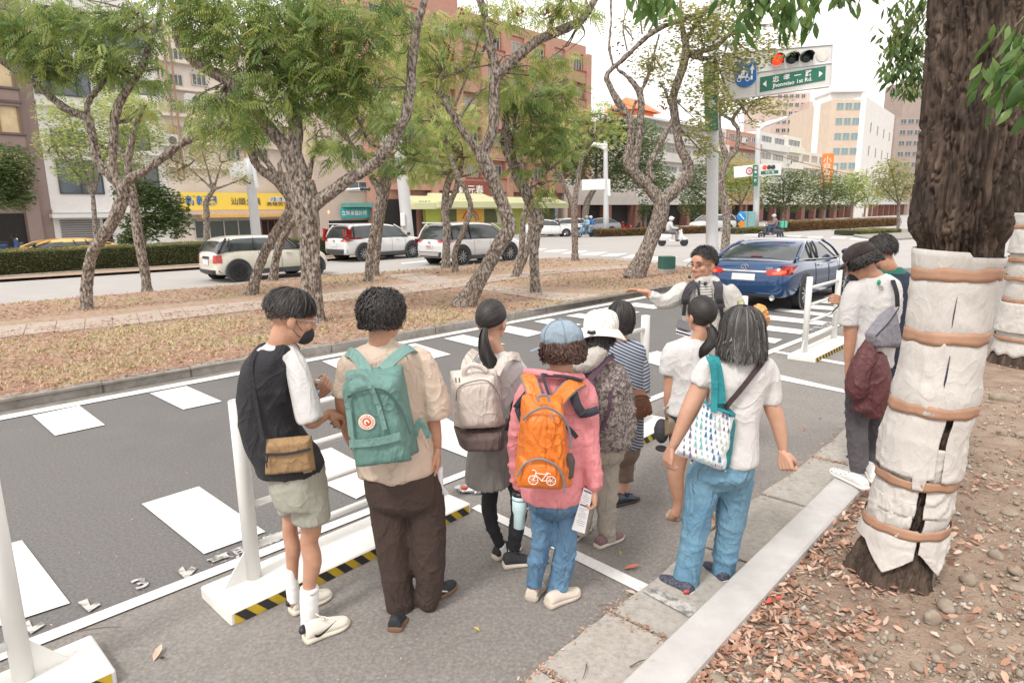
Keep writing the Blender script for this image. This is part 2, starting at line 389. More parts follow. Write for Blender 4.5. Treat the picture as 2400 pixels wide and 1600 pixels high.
def paving(name,pa,pb,z,wid,label=None):
    A=np.array([G(x,y,z) for x,y in pa]);B=np.array([G(x,y,z) for x,y in pb])
    base=obj(name,poly(ccw(list(A-[0,0,.012])+list(B[::-1]-[0,0,.012]))),mat('path_joint',(.27,.215,.175),1),kind='structure')
    la=np.concatenate([[0],np.cumsum(np.linalg.norm(np.diff(A,axis=0),axis=1))]);lb=np.concatenate([[0],np.cumsum(np.linalg.norm(np.diff(B,axis=0),axis=1))])
    n=int(la[-1]/wid);n=min(n,280//2)
    ip=lambda t,l,Q:np.array([np.interp(t*l[-1],l,Q[:,i]) for i in range(3)])
    for i in range(n):
        t0,t1=(i+.014)/n,(i+.986)/n;off=.5 if i % 2 else .38
        for (s0,s1) in ((0.0,off-.008),(off+.008,1.0)):
            c=[]
            for t,s in ((t0,s0),(t1,s0),(t1,s1),(t0,s1)):c.append(ip(t,la,A)*(1-s)+ip(t,lb,B)*s+np.array([0,0,rng.uniform(-.004,.004)]))
            obj('paver',poly(ccw(c),thick=.03),M_paver,base)
    return base
paving('median_path',[(-150,818),(0,789),(87,780),(219,768),(275,763),(400,748),(618,723),(760,707),(974,684),(1089,670),(1130,663),(1300,640),(1480,628)],
       [(-150,786),(0,764),(87,756),(219,744),(275,738),(400,722),(618,703),(760,688),(974,662),(1089,652),(1130,648),(1300,631),(1480,621)],MZ+.022,.42)
paving('kerb_path',[(1095,672),(1200,690),(1290,703),(1345,702)],[(1140,666),(1240,679),(1330,687),(1420,690)],MZ+.020,.42)
paving('avenue_path',[(895,645),(950,655),(1010,668)],[(990,638),(1040,650),(1080,658)],MZ+.018,.42)
 
# right: gutter of single concrete slabs, then the pale new kerb
la=[(1100,1720),(1300,1530),(1436,1423),(1510,1371),(1580,1320),(1665,1250),(1750,1180),(1850,1114),(1907,1067),(1979,1004),(2040,950),(2110,885)]
kb=[(1350,1720),(1467,1600),(1600,1464),(1700,1361),(1780,1279),(1850,1208),(1923,1133),(1990,1064),(2060,992),(2130,920)]
KZ=.12
def lerpline(L,t):L=np.array(L,float);d=np.linspace(0,1,len(L));return np.array([np.interp(t,d,L[:,0]),np.interp(t,d,L[:,1])])
LA=np.array([G(x,y,.03) for x,y in la]);
gut=obj('concrete_gutter',poly(ccw([*(LA-[0,0,.021]),FU(*[UV(G(2130,920))[0],UV(G(1923,1133))[1]-.02],.009),FU(UV(G(1350,1720))[0],UV(G(1923,1133))[1]-.02,.009)])),M_joint,kind='structure')
vk=UV(G(1700,1361,KZ))[1]
lu=np.array([UV(p)[0] for p in LA]);lv=np.array([UV(p)[1] for p in LA])
cuts=[UV(G(*q))[0] for q in ((1330,1620),(1490,1474),(1700,1310),(1822,1177),(1935,1085),(2030,985))]
cuts=[cuts[0]-1.1]+cuts+[cuts[-1]+1.3]
for i in range(len(cuts)-1):
    a,b=cuts[i]+.012,cuts[i+1]-.012;us=np.linspace(a,b,7)
    c=[FU(u,np.interp(u,lu,lv)+rng.uniform(-.012,.012),.03+rng.uniform(-.003,.003)) for u in us]+[FU(b,vk+.01,.03),FU(a,vk+.01,.03)]
    obj('concrete_slab',poly(ccw(c),thick=.03),M_conc,gut)
kerb=obj('kerb',box(FU((cuts[0]+cuts[-1])/2,vk-.12,.02),(cuts[-1]-cuts[0]+2,.16,.04),(RD,RN,(0,0,1))),M_joint,kind='structure')
vr=UV(G(1857,1320,KZ))[1];KW=vk-vr
kc=[UV(G(1933,1198,KZ))[0]];
while kc[0] > cuts[0]-1:kc.insert(0,kc[0]-3.2)
kc += [kc[-1]+1.15,kc[-1]+2.3,kc[-1]+3.5]
for a,b in zip(kc[:-1],kc[1:]):
    V,F=box(FU((a+b)/2,vk-KW/2,KZ-.075),(b-a-.008,KW,.15),(RD,RN,(0,0,1)),bev=.012);obj('kerb_stone',(V,F),M_kerb,kerb)
 
# bare soil to the right of the kerb: a relief grid
us=np.arange(-3.2,16,.05);vs=np.concatenate([np.arange(vr+.03,vr-3.2,-.05),np.arange(vr-3.2,vr-14,-.25)])
U_,V_=np.meshgrid(us,vs,indexing='ij');q=RD[None,None]*U_[...,None]+RN[None,None]*V_[...,None];q=q.reshape(-1,3)
def soil_z(q):
    v=q @ RN;h=.055+.018*fbm(q*1.3,4,3)+.012*np.abs(fbm(q*7,3,5))
    return h+.05*np.clip((vr-v)-.8,0,3)*.5
q[:,2]=soil_z(q);SU,SV=us,vs
obj('soil',(q,gridF(len(us),len(vs),False)),M_soil,smooth=True,kind='structure',origin=(2,2,0))
 
# ------------------------------------------------------------------ painted markings, each a sheet a few millimetres thick
marks=[]
def mark(name,px,z=.010,m=None):marks.append(obj(name,gpoly(px,z),m or M_paint,kind='structure'))
mark('lane_edge_line',[(-500,1067),(0,974),(1530,691),(1530,695),(0,984),(-500,1080)])
for q in [[(-160,1022),(-45,999),(-10,1045),(-135,1076)],[(76,973),(186,950),(246,995),(129,1020)],[(351,921),(437,904),(520,940),(429,959)],
          [(560,880),(640,866),(735,899),(650,916)],[(755,846),(822,833),(900,866),(827,880)],[(915,815),(973,804),(1057,830),(1000,843)],
          [(1040,793),(1086,784),(1184,806),(1117,812)],[(1152,771),(1194,763),(1275,779),(1236,789)],[(1250,753),(1288,746),(1364,760),(1325,768)],
          [(1325,740),(1358,734),(1430,744),(1400,751)],[(1395,727),(1425,720),(1500,731),(1470,738)],[(1460,715),(1490,709),(1560,718),(1532,724)],[(1520,703),(1548,698),(1615,706),(1588,711)]]:
    mark('crossing_block',q)
for q in [[(-120,1310),(51,1265),(164,1412),(-30,1475)],[(332,1180),(466,1139),(622,1245),(478,1297)],[(655,1084),(776,1048),(920,1125),(835,1168)],
          [(920,1004),(1030,970),(1165,1047),(1105,1075)],[(1140,938),(1220,915),(1340,960),(1275,990)],[(1310,885),(1390,862),(1500,897),(1440,922)],
          [(1480,838),(1540,822),(1640,848),(1585,868)],[(1620,803),(1680,788),(1760,805),(1715,820)],[(1640,788),(1700,776),(1834,795),(1816,804)],
          [(1650,757),(1700,750),(1892,774),(1876,783)],[(1700,738),(1730,730),(1941,754),(1926,762)],[(1812,727),(1828,722),(1990,740),(1975,746)],
          [(1884,722),(1892,713),(2020,724),(2012,731)],[(1915,709),(1925,703),(2040,712),(2030,717)],[(1930,697),(1945,691),(2060,700),(2050,705)]]:
    mark('crossing_block',q)
mark('barrier_line',[(-300,1630),(57,1499),(1087,1103),(1797,822),(1975,753),(2160,682),(2160,686),(1975,760),(1797,832),(1087,1116),(57,1524),(-300,1668)],.014)
mark('bay_line',[(1105,1190),(1122,1181),(1522,1370),(1500,1387)])
mark('bay_line',[(1506,1385),(1528,1374),(1640,1425),(1615,1445)],.036,M_oldpaint)
mark('bay_line',[(1700,862),(1740,858),(1990,915),(1990,922),(1730,870)])
mark('bay_line',[(1797,822),(1810,820),(1985,850),(1985,856)])
for q in [[(1270,590),(1296,586),(1334,585),(1308,590)],[(1313,594),(1340,588.5),(1380,587.5),(1355,594)],[(1357,597),(1385,591.5),(1425,590.5),(1400,597.5)],
          [(1405,600.5),(1430,594.5),(1471,593.5),(1445,601)],[(1451,604.5),(1480,597.5),(1520,596.5),(1495,605)],[(1500,610),(1530,601),(1590,602),(1560,611)],[(1600,612),(1620,604),(1680,606),(1650,615)],
          [(1230,587),(1250,583),(1284,582),(1264,586.5)],[(1841,555),(1848,552),(1880,552),(1874,555)],[(1890,557),(1896,554),(1930,554),(1924,557)],[(1945,558),(1950,555.5),(1985,556),(1980,559)],
          [(1990,561),(1998,558),(2040,559),(2034,563)],[(1740,551),(1750,549),(1782,549),(1775,552)]]:
    mark('crossing_stripe',q,.010)
mark('lane_dash',[(940,616),(1015,609),(1016,611),(942,618.5)]);mark('lane_dash',[(2150,622),(2185,612),(2230,606),(2225,614),(2160,640)],.010)
# the small stencilled marks beside the line
for q in [((415,1338),(437,1357),(462,1330),(448,1326),(437,1339),(428,1326)),((182,1410),(208,1433),(236,1415),(228,1408),(212,1418),(205,1402)),((50,1462),(72,1484),(106,1462),(96,1456),(76,1468),(68,1452))]:
    mark('stencil_mark',q,.012,M_oldpaint)
def roadtext(s,px,size,ux,name='stencil_mark',m=None):
    c=G(*px,.012);ux=_unit(ux);uy=np.array([-ux[1],ux[0],0]);V,F=textmesh(s,size,bold=.004);marks.append(obj(name,(c+V[:,:1]*ux+V[:,1:2]*uy,F),m or M_oldpaint,kind='structure'))
roadtext('3',(330,1366),.17,RD);roadtext('專用',(545,1300),.135,RD);roadtext('停',(640,1262),.13,RD)
roadtext('機車停放',(1935,765),.30,RD)
 
# ------------------------------------------------------------------ dead leaves, dry grass, gravel
M_dleaf=leafmat('dead_leaf',[(.20,.10,.065),(.38,.20,.13),(.50,.30,.21),(.56,.40,.30),(.33,.155,.10),(.66,.52,.42)],.7,.1)
M_dgrass=leafmat('dry_grass',[(.42,.34,.19),(.54,.43,.27),(.30,.31,.14),(.56,.44,.28)],.9,.2)
M_stone=mat('stone',(.36,.32,.27),.95,ramp=[(.3,(.20,.16,.12)),(.7,(.34,.29,.235))],scale=9,bump=.6,bscale=60,bdist=.004)
def leaves_at(P,L,flat=.6,curl=.3):
    n=len(P);a=rng.uniform(0,6.283,n);L=L*rng.uniform(.6,1.3,n);w=L*rng.uniform(.13,.22,n)
    d=np.stack([np.cos(a),np.sin(a),rng.normal(0,.25*flat,n)],1);s=np.stack([-np.sin(a),np.cos(a),rng.normal(0,.35*flat,n)],1)
    up=np.stack([np.zeros(n),np.zeros(n),L*curl*rng.uniform(-.3,1,n)],1);c=P
    l_,w_=L[:,None],w[:,None];b_=rng.uniform(-.6,1.2,n)[:,None];V=np.stack([c-d*l_*.5,c-d*l_*.2+s*w_+up*.3,c-d*l_*.2-s*w_+up*.3*b_,c+d*l_*.2+s*w_*.85+up*.5,c+d*l_*.2-s*w_*.85+up*.5*b_,c+d*l_*.5+up*b_*.8],1).reshape(-1,3)
    mid=c-up*.0
    F=np.arange(6*n).reshape(n,6);F=np.concatenate([F[:,[0,2,1]],F[:,[1,2,4]],F[:,[1,4,3]],F[:,[3,4,5]]]);return V,F,np.repeat(rng.random(n),6)
def in_poly(P,Q):
    x,y=P[:,0],P[:,1];ins=np.zeros(len(P),bool);m=len(Q)
    for i in range(m):
        x0,y0=Q[i][:2];x1,y1=Q[(i+1) % m][:2]
        ins ^= ((y0 > y) != (y1 > y)) & (x < (x1-x0)*(y-y0)/(y1-y0+1e-12)+x0)
    return ins
mq=np.array(med);
def sample_px(n,x0,x1,y0,y1,z):
    w=np.array([G(x,y,z) for x,y in zip(rng.uniform(x0,x1,n),rng.uniform(y0,y1,n))]);return w
pa_=[G(*q) for q in [(-150,818),(275,763),(760,707),(1130,663),(1480,628),(1480,621),(1130,648),(760,688),(275,738),(-150,786)]]
pb_=[G(*q) for q in [(1095,672),(1300,707),(1395,707),(1435,693),(1240,681),(1140,666)]]
S=sample_px(85000,-30,1710,605,935,MZ+.002);S=S[in_poly(S,mq)]
dn=fbm(S*.8,3,2);onp=in_poly(S,pa_) | in_poly(S,pb_)
keep=(~onp & (rng.random(len(S)) < .62+.5*dn)) | (onp & (rng.random(len(S)) < .02));Sl=S[keep];Sl[:,2] += rng.uniform(0,.03,len(Sl))+np.where(onp[keep],.028,0)
Yd=Sl[:,1];Lf=leaves_at(Sl,np.clip(.012*Yd**.75,.05,.15)*.8)
obj('median_leaves',Lf[:2],leafmat('median_leaf',[(.22,.10,.07),(.36,.18,.12),(.46,.25,.16),(.30,.13,.085),(.54,.36,.26),(.40,.20,.12)],.8,.1),rnd=Lf[2],kind='stuff',label='reddish dead leaves scattered over the soil of the planted median',cat='leaves')
keep=~onp & (rng.random(len(S)) < .13-.4*dn);Sg=S[keep];n=len(Sg);hh=rng.uniform(.02,.055,n);a=rng.uniform(0,6.28,n);tip=Sg+np.stack([np.cos(a)*hh*.7,np.sin(a)*hh*.7,hh],1)
k=np.stack([Sg,(Sg+tip)/2+[0,0,.01],tip],1);W=np.stack([np.full(n,.006)*(1+Sg[:,1]*.12),np.full(n,.005)*(1+Sg[:,1]*.12),np.full(n,.0008)],1);N_=np.tile(np.array([0,-1,.3]),(n,3,1))
V,F=ribbons(k,N_,W);obj('dry_grass',(V,F),M_dgrass,rnd=np.repeat(rng.random(n),6),kind='stuff',label='short dry grass tufts growing through the leaf litter of the median',cat='grass')
# soil side: leaf drifts, gravel, single stones
S=sample_px(26000,1500,2420,860,1640,.06);uvv=S @ RN;S=S[uvv < vr+.02];v=S @ RN
dr=fbm(S*1.6,3,8);w=.035+.55*np.exp(-((vr-v)/.10)**2)+.26*(dr > .35)
S=S[rng.random(len(S)) < w*.8];S[:,2]=soil_z(S)+rng.uniform(.004,.03,len(S));Lf=leaves_at(S,.046,1.0,.7)
obj('soil_leaves',Lf[:2],M_dleaf,rnd=Lf[2],kind='stuff',label='drift of curled brown leaves lying along the kerb and on the bare soil',cat='leaves')
S=sample_px(9000,1560,2420,900,1640,.06);v=S @ RN;S=S[(v < vr-.05)];S=S[rng.random(len(S)) < .25+.9*(fbm(S*2.2,3,4) > .0)]
ic=np.array([[0,0,1],[1,0,0],[0,1,0],[-1,0,0],[0,-1,0],[0,0,-1]],float);iF=np.array([[0,1,2],[0,2,3],[0,3,4],[0,4,1],[5,2,1],[5,3,2],[5,4,3],[5,1,4]])
n=len(S);r=rng.gamma(2,.0035,n)+.003;S[:,2]=soil_z(S)+r*.3
V=(ic[None]*rng.uniform(.6,1.3,(n,6,1))*np.stack([r,r,r*.7],1)[:,None]*rng.uniform(.7,1.3,(n,1,3))+S[:,None]).reshape(-1,3);F=(iF[None]+6*np.arange(n)[:,None,None]).reshape(-1,3)
M_grav=leafmat('gravel',[(.22,.17,.12),(.30,.25,.19),(.38,.34,.29),(.18,.14,.10),(.50,.47,.43)],.95,0)
obj('soil_gravel',(V,F),M_grav,rnd=np.repeat(rng.random(n),6),kind='stuff',label='loose gravel and crumbs of soil strewn over the bare ground',cat='gravel')
def rock_shape(s,seed):
    V,F=evalmods(ell((0,0,0),(s[0],s[1],s[2]),n=10,m=6),[('SUBSURF',dict(levels=1))]);q=V/max(s)
    r=1+.28*fbm(q*1.3,2,seed);return V*r[:,None],F
rocks=[((2182,1455),(.045,.035,.05),'tall pale tan stone lying just right of the wrapped trunk foot'),((2215,1420),(.06,.04,.03),'flat brown clod beside the tan stone by the trunk'),
         ((2345,935),(.16,.07,.06),'long pale broken kerb stone lying below the rear wrapped trunk'),((2290,925),(.08,.05,.04),'small pale slab at the near end of the broken kerb stone'),((2350,1015),(.055,.035,.03),'dark grey stone on the soil below the broken kerb stone'),
         ((2395,1020),(.06,.04,.03),'light grey stone beside the dark grey one at the edge'),((2300,1200),(.04,.035,.02),'flat beige cobble right of the second tape band'),((2365,1200),(.06,.04,.02),'white chalky stone near the right edge, level with the trunk wrap'),
         ((1835,1548),(.028,.02,.02),'round yellowish pebble in the leaf drift near the kerb'),((1960,1422),(.05,.03,.012),'thin white flake of rubble left of the trunk foot'),((1680,1590),(.045,.035,.02),'bluish grey stone against the kerb at the bottom of the leaf drift'),
         ((2330,1300),(.045,.035,.03),'tan stone right of the lowest trunk wrap'),((2270,1360),(.05,.04,.03),'grey-brown stone behind the tan clods, right of the trunk'),((2385,1375),(.035,.05,.02),'long thin pale pebble at the right edge'),((1773,1510),(.03,.022,.022),'small tan pebble between the kerb and the leaf drift'),
         ((2380,1340),(.05,.04,.03),'rounded brown lump of soil at the right edge'),((2150,1560),(.035,.025,.02),'pale pebble half buried in the leaves below the trunk'),((2240,1520),(.045,.03,.02),'light brown stone in front of the tall tan stone')]
for i,(p,s,lab) in enumerate(rocks):
    c=G(*p,.07);c[2]=float(soil_z(c[None])[0])+s[2]*.4;V,F=xf(rock_shape(s,i*7+1),rz=i*1.3);obj('stone',(V+c,F),M_stone,smooth=True,label=lab,cat='stone',group='stones on the bare soil')
# crumbs of leaf in the slab joints
cr=[]
for i in range(len(LA)-1):t=rng.random(int(150*np.linalg.norm(LA[i+1]-LA[i])))[:,None];cr.append(LA[i]*(1-t)+LA[i+1]*t)
for c_ in cuts[1:-1]:t=rng.random(170)[:,None];a_,b_=FU(c_,np.interp(c_,lu,lv),.03),FU(c_,vk,.03);cr.append(a_*(1-t)+b_*t)
cr=np.concatenate(cr);cr=cr[fbm(cr*1.7,3,12)+rng.normal(0,.3,len(cr)) > -.1];cr=cr+rng.normal(0,.022,cr.shape)*[1,1,0];cr[:,2]=.036;Lf=leaves_at(cr,.019,.8,.3)
obj('joint_debris',Lf[:2],M_dleaf,rnd=Lf[2],kind='stuff',label='reddish crumbs of dead leaf gathered in the joints of the concrete gutter',cat='leaves')
q=np.array([G(x,y,.01) for x,y in zip(rng.uniform(0,2000,900),rng.uniform(880,1600,900))]);q=q[(q @ RN) > lv.min()];q[:,2]=.018;Lf=leaves_at(q,.011,.8,.3)
obj('road_specks',Lf[:2],M_dleaf,rnd=Lf[2],kind='stuff',label='tiny leaf fragments blown across the asphalt',cat='leaves')
# a few leaves and twigs that lie alone on the asphalt
def oneleaf(p,L,c,lab,z=.012,a=None):
    a=rng.uniform(0,6.28) if a is None else a;c0=G(*p,z);d=np.array([math.cos(a),math.sin(a),.1]);s=np.array([-math.sin(a),math.cos(a),0])
    t=[(-.5,0,0),(-.2,.17,.012),(.15,.19,.016),(.5,0,.02),(.15,-.17,.016),(-.2,-.18,.014),(0,0,.002)]
    V=[c0+d*x*L+s*y*L+np.array([0,0,h]) for x,y,h in t];obj('fallen_leaf',(V,[(0,6,1),(1,6,2),(2,6,3),(3,6,4),(4,6,5),(5,6,0)]),c,label=lab,cat='leaf',group='single fallen leaves')
Lr=mat('leaf_red',(.50,.16,.11),.7);Lt=mat('leaf_tan',(.55,.42,.33),.7);Ly=mat('leaf_yellow',(.62,.47,.12),.7)
oneleaf((1480,1331),.10,Lr,'red-brown leaf alone on the asphalt right of the long bay line',a=0);oneleaf((370,1532),.09,Lt,'pale tan leaf lying left of the white trainers');oneleaf((381,1545),.04,mat('leaf_dark',(.12,.09,.08)),'tiny dark leaf scrap touching the pale tan leaf')
oneleaf((1479,1391),.07,Lt,'light tan leaf on the edge of the concrete slab');oneleaf((1454,1299),.03,Ly,'tiny yellow leaf near the mauve shoes');oneleaf((1117,1477),.035,Ly,'small yellow leaf in front of the beige trainers')
oneleaf((1812,1409),.10,mat('leaf_scarlet',(.62,.10,.06),.6),'bright scarlet leaf in the drift beside the kerb',.08,0.2);oneleaf((1922,981),.05,Lt,'tan leaf on the far asphalt below the bay line');oneleaf((1884,1007),.05,Lr,'reddish leaf on the asphalt right of the denim legs')
for p,q,lab in [((1388,1355),(1422,1371),'short dark twig on the asphalt below the bay line'),((175,1480),(285,1468),'long thin reddish twig beside the barrier line'),((1476,1562),(1513,1545),'dark twig on the concrete slab by the kerb'),
                  ((1822,1385),(1965,1338),'long brown twig reaching from the leaf drift to the trunk'),((1403,1419),(1440,1419),'thin straight twig where slab and asphalt meet'),((1374,1555),(1366,1590),'curved reddish stalk lying on the lower slab')]:
    a,b=G(*p,.045),G(*q,.045)
    if p[0]==1822:a[2],b[2]=.09,.1
    obj('twig',tube([a,(a+b)/2+[.006,.004,.006],b],[.0035,.003,.0015],5,6),mat('twig',(.16,.11,.08)),label=lab,cat='twig',group='fallen twigs')
# ------------------------------------------------------------------ trees of the median: limbs that fork from one trunk, feathery leaf sprays
M_bark=mat('bark_grey',(.2,.16,.13),.95,ramp=[(.36,(.05,.038,.03)),(.46,(.13,.10,.08)),(.53,(.26,.22,.185)),(.68,(.42,.375,.335))],scale=24,detail=8,bump=1,bscale=30,bdist=.03,stretch=(1,1,.45),
             layers=[(1.3,.5,.7,(.13,.10,.085),.35)])
M_twig=mat('branch_bark',(.16,.125,.10),.95,ramp=[(.35,(.08,.06,.05)),(.65,(.25,.20,.165))],scale=20)
G_A=leafmat('leaves_green',[(.10,.18,.055),(.17,.26,.075),(.25,.34,.10),(.36,.43,.12),(.20,.28,.10),(.46,.47,.14)],.45,.58)
G_B=leafmat('leaves_light_green',[(.20,.30,.09),(.29,.39,.12),(.40,.47,.15),(.48,.51,.17),(.55,.52,.19)],.5,.58)
G_C=leafmat('leaves_olive',[(.16,.21,.07),(.25,.29,.09),(.36,.37,.11),(.50,.43,.12),(.22,.28,.11),(.52,.36,.14)],.5,.5)
G_D=leafmat('leaves_dark',[(.06,.11,.035),(.09,.15,.045),(.13,.19,.06),(.19,.24,.08),(.11,.14,.055)],.5,.35)
G_N=leafmat('leaves_near',[(.06,.13,.035),(.10,.19,.05),(.15,.25,.065),(.22,.32,.09)],.35,.5)
def frond(npair=8,L=.44,ll=.105,lw=.030,seed=0):
    r=np.random.default_rng(seed);V,F=[],[]
    for i in range(npair+1):
        t=(i+.7)/(npair+1);x=L*t;z=-.30*L*t*t;s=math.sin(math.pi*min(1,t*.85+.16))*.85+.3
        for sg in ((-1,1) if i < npair else (0,)):
            d=_unit([.55 if sg else 1,sg*.9,-.45-.3*r.random()]);side=_unit(np.cross(d,[0,0,1]));side=_unit(side+[0,0,(.9 if sg < 0 else -.5)*r.uniform(.4,1)]);b=np.array([x,sg*.004,z]);l=ll*s*(.85+.3*r.random());k=len(V)
            V += [b,b+d*l*.45+side*lw*.5,b+d*l,b+d*l*.45-side*lw*.5];F.append([k,k+1,k+2,k+3])
    return np.array(V),np.array(F)
FR=[frond(8,seed=i) for i in range(4)]
def crown_mesh(C,yaw,tilt,S):
    Vs,Fs,rs,k=[],[],[],0
    which=rng.integers(0,4,len(C))
    for w in range(4):
        m=which==w;n=m.sum()
        if not n:continue
        V0,F0=FR[w];ca,sa=np.cos(yaw[m]),np.sin(yaw[m]);ct,st=np.cos(tilt[m]),np.sin(tilt[m]);S_=S[m][:,None]
        x,y,z=V0[:,0]*S_,V0[:,1]*S_,V0[:,2]*S_;x2=x*ct[:,None]+z*st[:,None];z2=z*ct[:,None]-x*st[:,None]
        ro=rng.normal(0,.5,n)[:,None];cr_,sr_=np.cos(ro),np.sin(ro);y,z2=y*cr_-z2*sr_,z2*cr_+y*sr_;P=np.stack([x2*ca[:,None]-y*sa[:,None],x2*sa[:,None]+y*ca[:,None],z2],-1)+C[m][:,None]
        Vs.append(P.reshape(-1,3));Fs.append((F0[None]+np.arange(n)[:,None,None]*len(V0)).reshape(-1,4)+k);k += n*len(V0);rs.append(np.repeat(np.clip(rng.random(n)+rng.normal(0,.1,n),0,1),len(V0)))
    return np.concatenate(Vs),np.concatenate(Fs),np.concatenate(rs)
def small_leaves(C,L,droop=.4):
    n=len(C);a=rng.uniform(0,6.283,n);d=np.stack([np.cos(a),np.sin(a),rng.uniform(-1.2,.4,n)*droop],1);d /= np.linalg.norm(d,axis=1)[:,None]
    s=np.cross(d,rng.normal(0,1,(n,3))+[0,0,1.5]);s /= np.linalg.norm(s,axis=1)[:,None];L=L*rng.uniform(.6,1.3,n)[:,None]
    V=np.stack([C,C+d*L*.5+s*L*.22,C+d*L,C+d*L*.5-s*L*.22],1).reshape(-1,3);return V,np.arange(4*n).reshape(n,4),np.repeat(rng.random(n),4)
def blobs(E,Y0,n_per_px2,dmul=1.0,lay=.55):
    out=[]
    for e in E:
        cx,cy,rx,ry=e[:4];dy=e[4] if len(e) > 4 else 0;den=e[5] if len(e) > 5 else 1;n=int(n_per_px2*rx*ry*math.pi*den*(.64 if lay else .9));m=Y0/FPX
        q=rng.normal(0,1,(n,3));q /= np.linalg.norm(q,axis=1)[:,None];q *= rng.random(n)[:,None]**(1/2.4);c=PV(cx,cy,Y0+dy)
        P=c+q*np.array([rx*m,(rx+ry)*.5*m*1.3*dmul,ry*m]);P[:,2]=c[2]+np.round((P[:,2]-c[2])/(.28))*.28*lay+(P[:,2]-c[2])*(1-lay);out.append(P)
    return np.concatenate(out)
GM='trees planted along the median'
def tree(name,label,Y0,limbs,crown,m,dens=.10,S=1.0,kind='frond',leafL=.09,group=GM,voxel=None,fruit=None,bark=None,twigs=10,zb=MZ,amp=.02):
    base=PV(limbs[0][0][0],limbs[0][0][1],Y0);base[2]=zb-.03;root=empty(name,base,label,'tree',group);mpx=Y0/FPX;big,thin=[],[]
    for L in limbs:
        P,R=[],[]
        for q in L:P.append(PV(q[0],q[1],Y0+(q[3] if len(q) > 3 else 0)));R.append(q[2]*mpx*.9)
        if L is limbs[0]:P[0][2]=zb-.06;P.insert(1,P[0]*.7+P[1]*.3+[0,0,.0]);R.insert(1,R[0]*.96);R[0] *= 1.3
        k=max(6,int(sum(np.linalg.norm(np.diff(P,axis=0),axis=1))/.14));(big if max(R) > .03 else thin).append(tube(P,R,12 if max(R) > .05 else 7,min(k,60)))
    vx=voxel or max(.014,.0011*Y0);V,F=fuse(big,vx,2,.5);N=normals(V,F)
    d=fbm(V*np.array([9,9,4]),3,3);r2=1-np.abs(vnoise(V*np.array([24,24,8]),7));V=V+N*((d*.55+r2**2*.6-.3)*amp)[:,None]
    obj('trunk',(V,F),bark or M_bark,root,smooth=True)
    if crown:
        C=blobs(crown,Y0,dens,lay=.55 if kind=='frond' else 0)
        ends=[PV(L[-1][0],L[-1][1],Y0+(L[-1][3] if len(L[-1]) > 3 else 0)) for L in limbs[1:]] or [PV(limbs[0][-1][0],limbs[0][-1][1],Y0)]
        allp=np.array([PV(q[0],q[1],Y0+(q[3] if len(q) > 3 else 0)) for L in limbs[1:] or limbs for q in L[len(L)//2:]])
        for e in crown:
            c0=PV(e[0],e[1],Y0+(e[4] if len(e) > 4 else 0));s=allp[np.argmin(np.linalg.norm(allp-c0,axis=1))]
            for _ in range(max(2,int(twigs*e[2]/100))):
                c=c0+rng.normal(0,.45,3)*np.array([e[2],e[2],e[3]])*mpx;mid=(s*.5+c*.5)+rng.normal(0,.12,3);thin.append(tube([s,mid,c],[.020*Y0/14,.013*Y0/14,.004*Y0/14],5,7))
        if kind=='frond':
            n=len(C);yaw=rng.uniform(0,6.283,n);V,F,rn=crown_mesh(C,yaw,rng.normal(.35,.35,n),S*rng.uniform(.7,1.15,n))
        else:V,F,rn=small_leaves(C,leafL)
        obj('crown',(V,F),m,root,rnd=rn,kind='stuff')
    if thin:obj('branches',ajoin([(v,np.array([f for f in F_ if len(f)==4])) for v,F_ in thin],4),M_twig,root,smooth=True,kind='stuff')
    if fruit:
        L=[]
        for (x,y) in fruit:
            c=PV(x,y,Y0-.2)
            for _ in range(9):L.append(ell(c+rng.normal(0,.06,3)*[1,1,1.5],rng.uniform(.02,.035,3),None,6,4))
        obj('seed_clusters',join(*L),mat('seed_brown',(.22,.085,.055),.9),root,kind='stuff')
    return root
T_=tree
T_('median_tree','pale-barked tree forking low into three wide arms, leftmost on the median',13.6,
   [[(204,737,15),(204,658,13.5),(219,587,14),(265,520,15),(288,459,16),(286,436,16)],[(284,442,14),(276,429,13),(230,378,11),(214,306,10),(204,276,10),(153,255,9),(92,204,8.5,.3),(31,163,8,.5),(-20,128,7,.6)],[(206,276,8),(207,240,7),(240,196,5),(260,160,4)],[(20,158,7,.5),(12,110,6,.5),(6,30,5,.5)],
    [(280,435,12),(268,408,11),(265,347,9),(270,286,9),(286,230,9),(327,168,8),(352,102,7),(378,20,6),(390,-30,5)],[(290,440,12),(300,423,11),(357,388,10),(434,332,9),(480,316,8),(515,293,6),(530,270,4)],[(441,326,4),(446,290,3.5),(451,252,3)],[(30,130,2),(40,95,2)],[(92,200,3),(105,170,3),(160,165,2)],[(345,102,3),(335,60,2.5),(320,30,2)]],
   [(60,50,110,60),(140,100,110,50),(210,135,110,40),(290,150,90,45),(90,140,60,40),(330,50,60,60),(190,30,110,40),(-10,60,80,70),(120,170,60,30),(375,190,25,18),(250,70,70,40),(460,250,40,30,.3)],G_A,dens=.0145,fruit=None)
T_('median_tree','darker slim trunk rising just behind the fork of the pale three-armed tree',16.9,[[(347,693,13),(340,640,12),(325,560,12),(315,480,11),(308,440,10),(300,380,9),(318,300,7),(340,240,5)],[(300,385,6),(270,330,5),(262,290,3)]],[(300,230,60,40,0,.6),(340,260,40,30)],G_B,dens=.018)
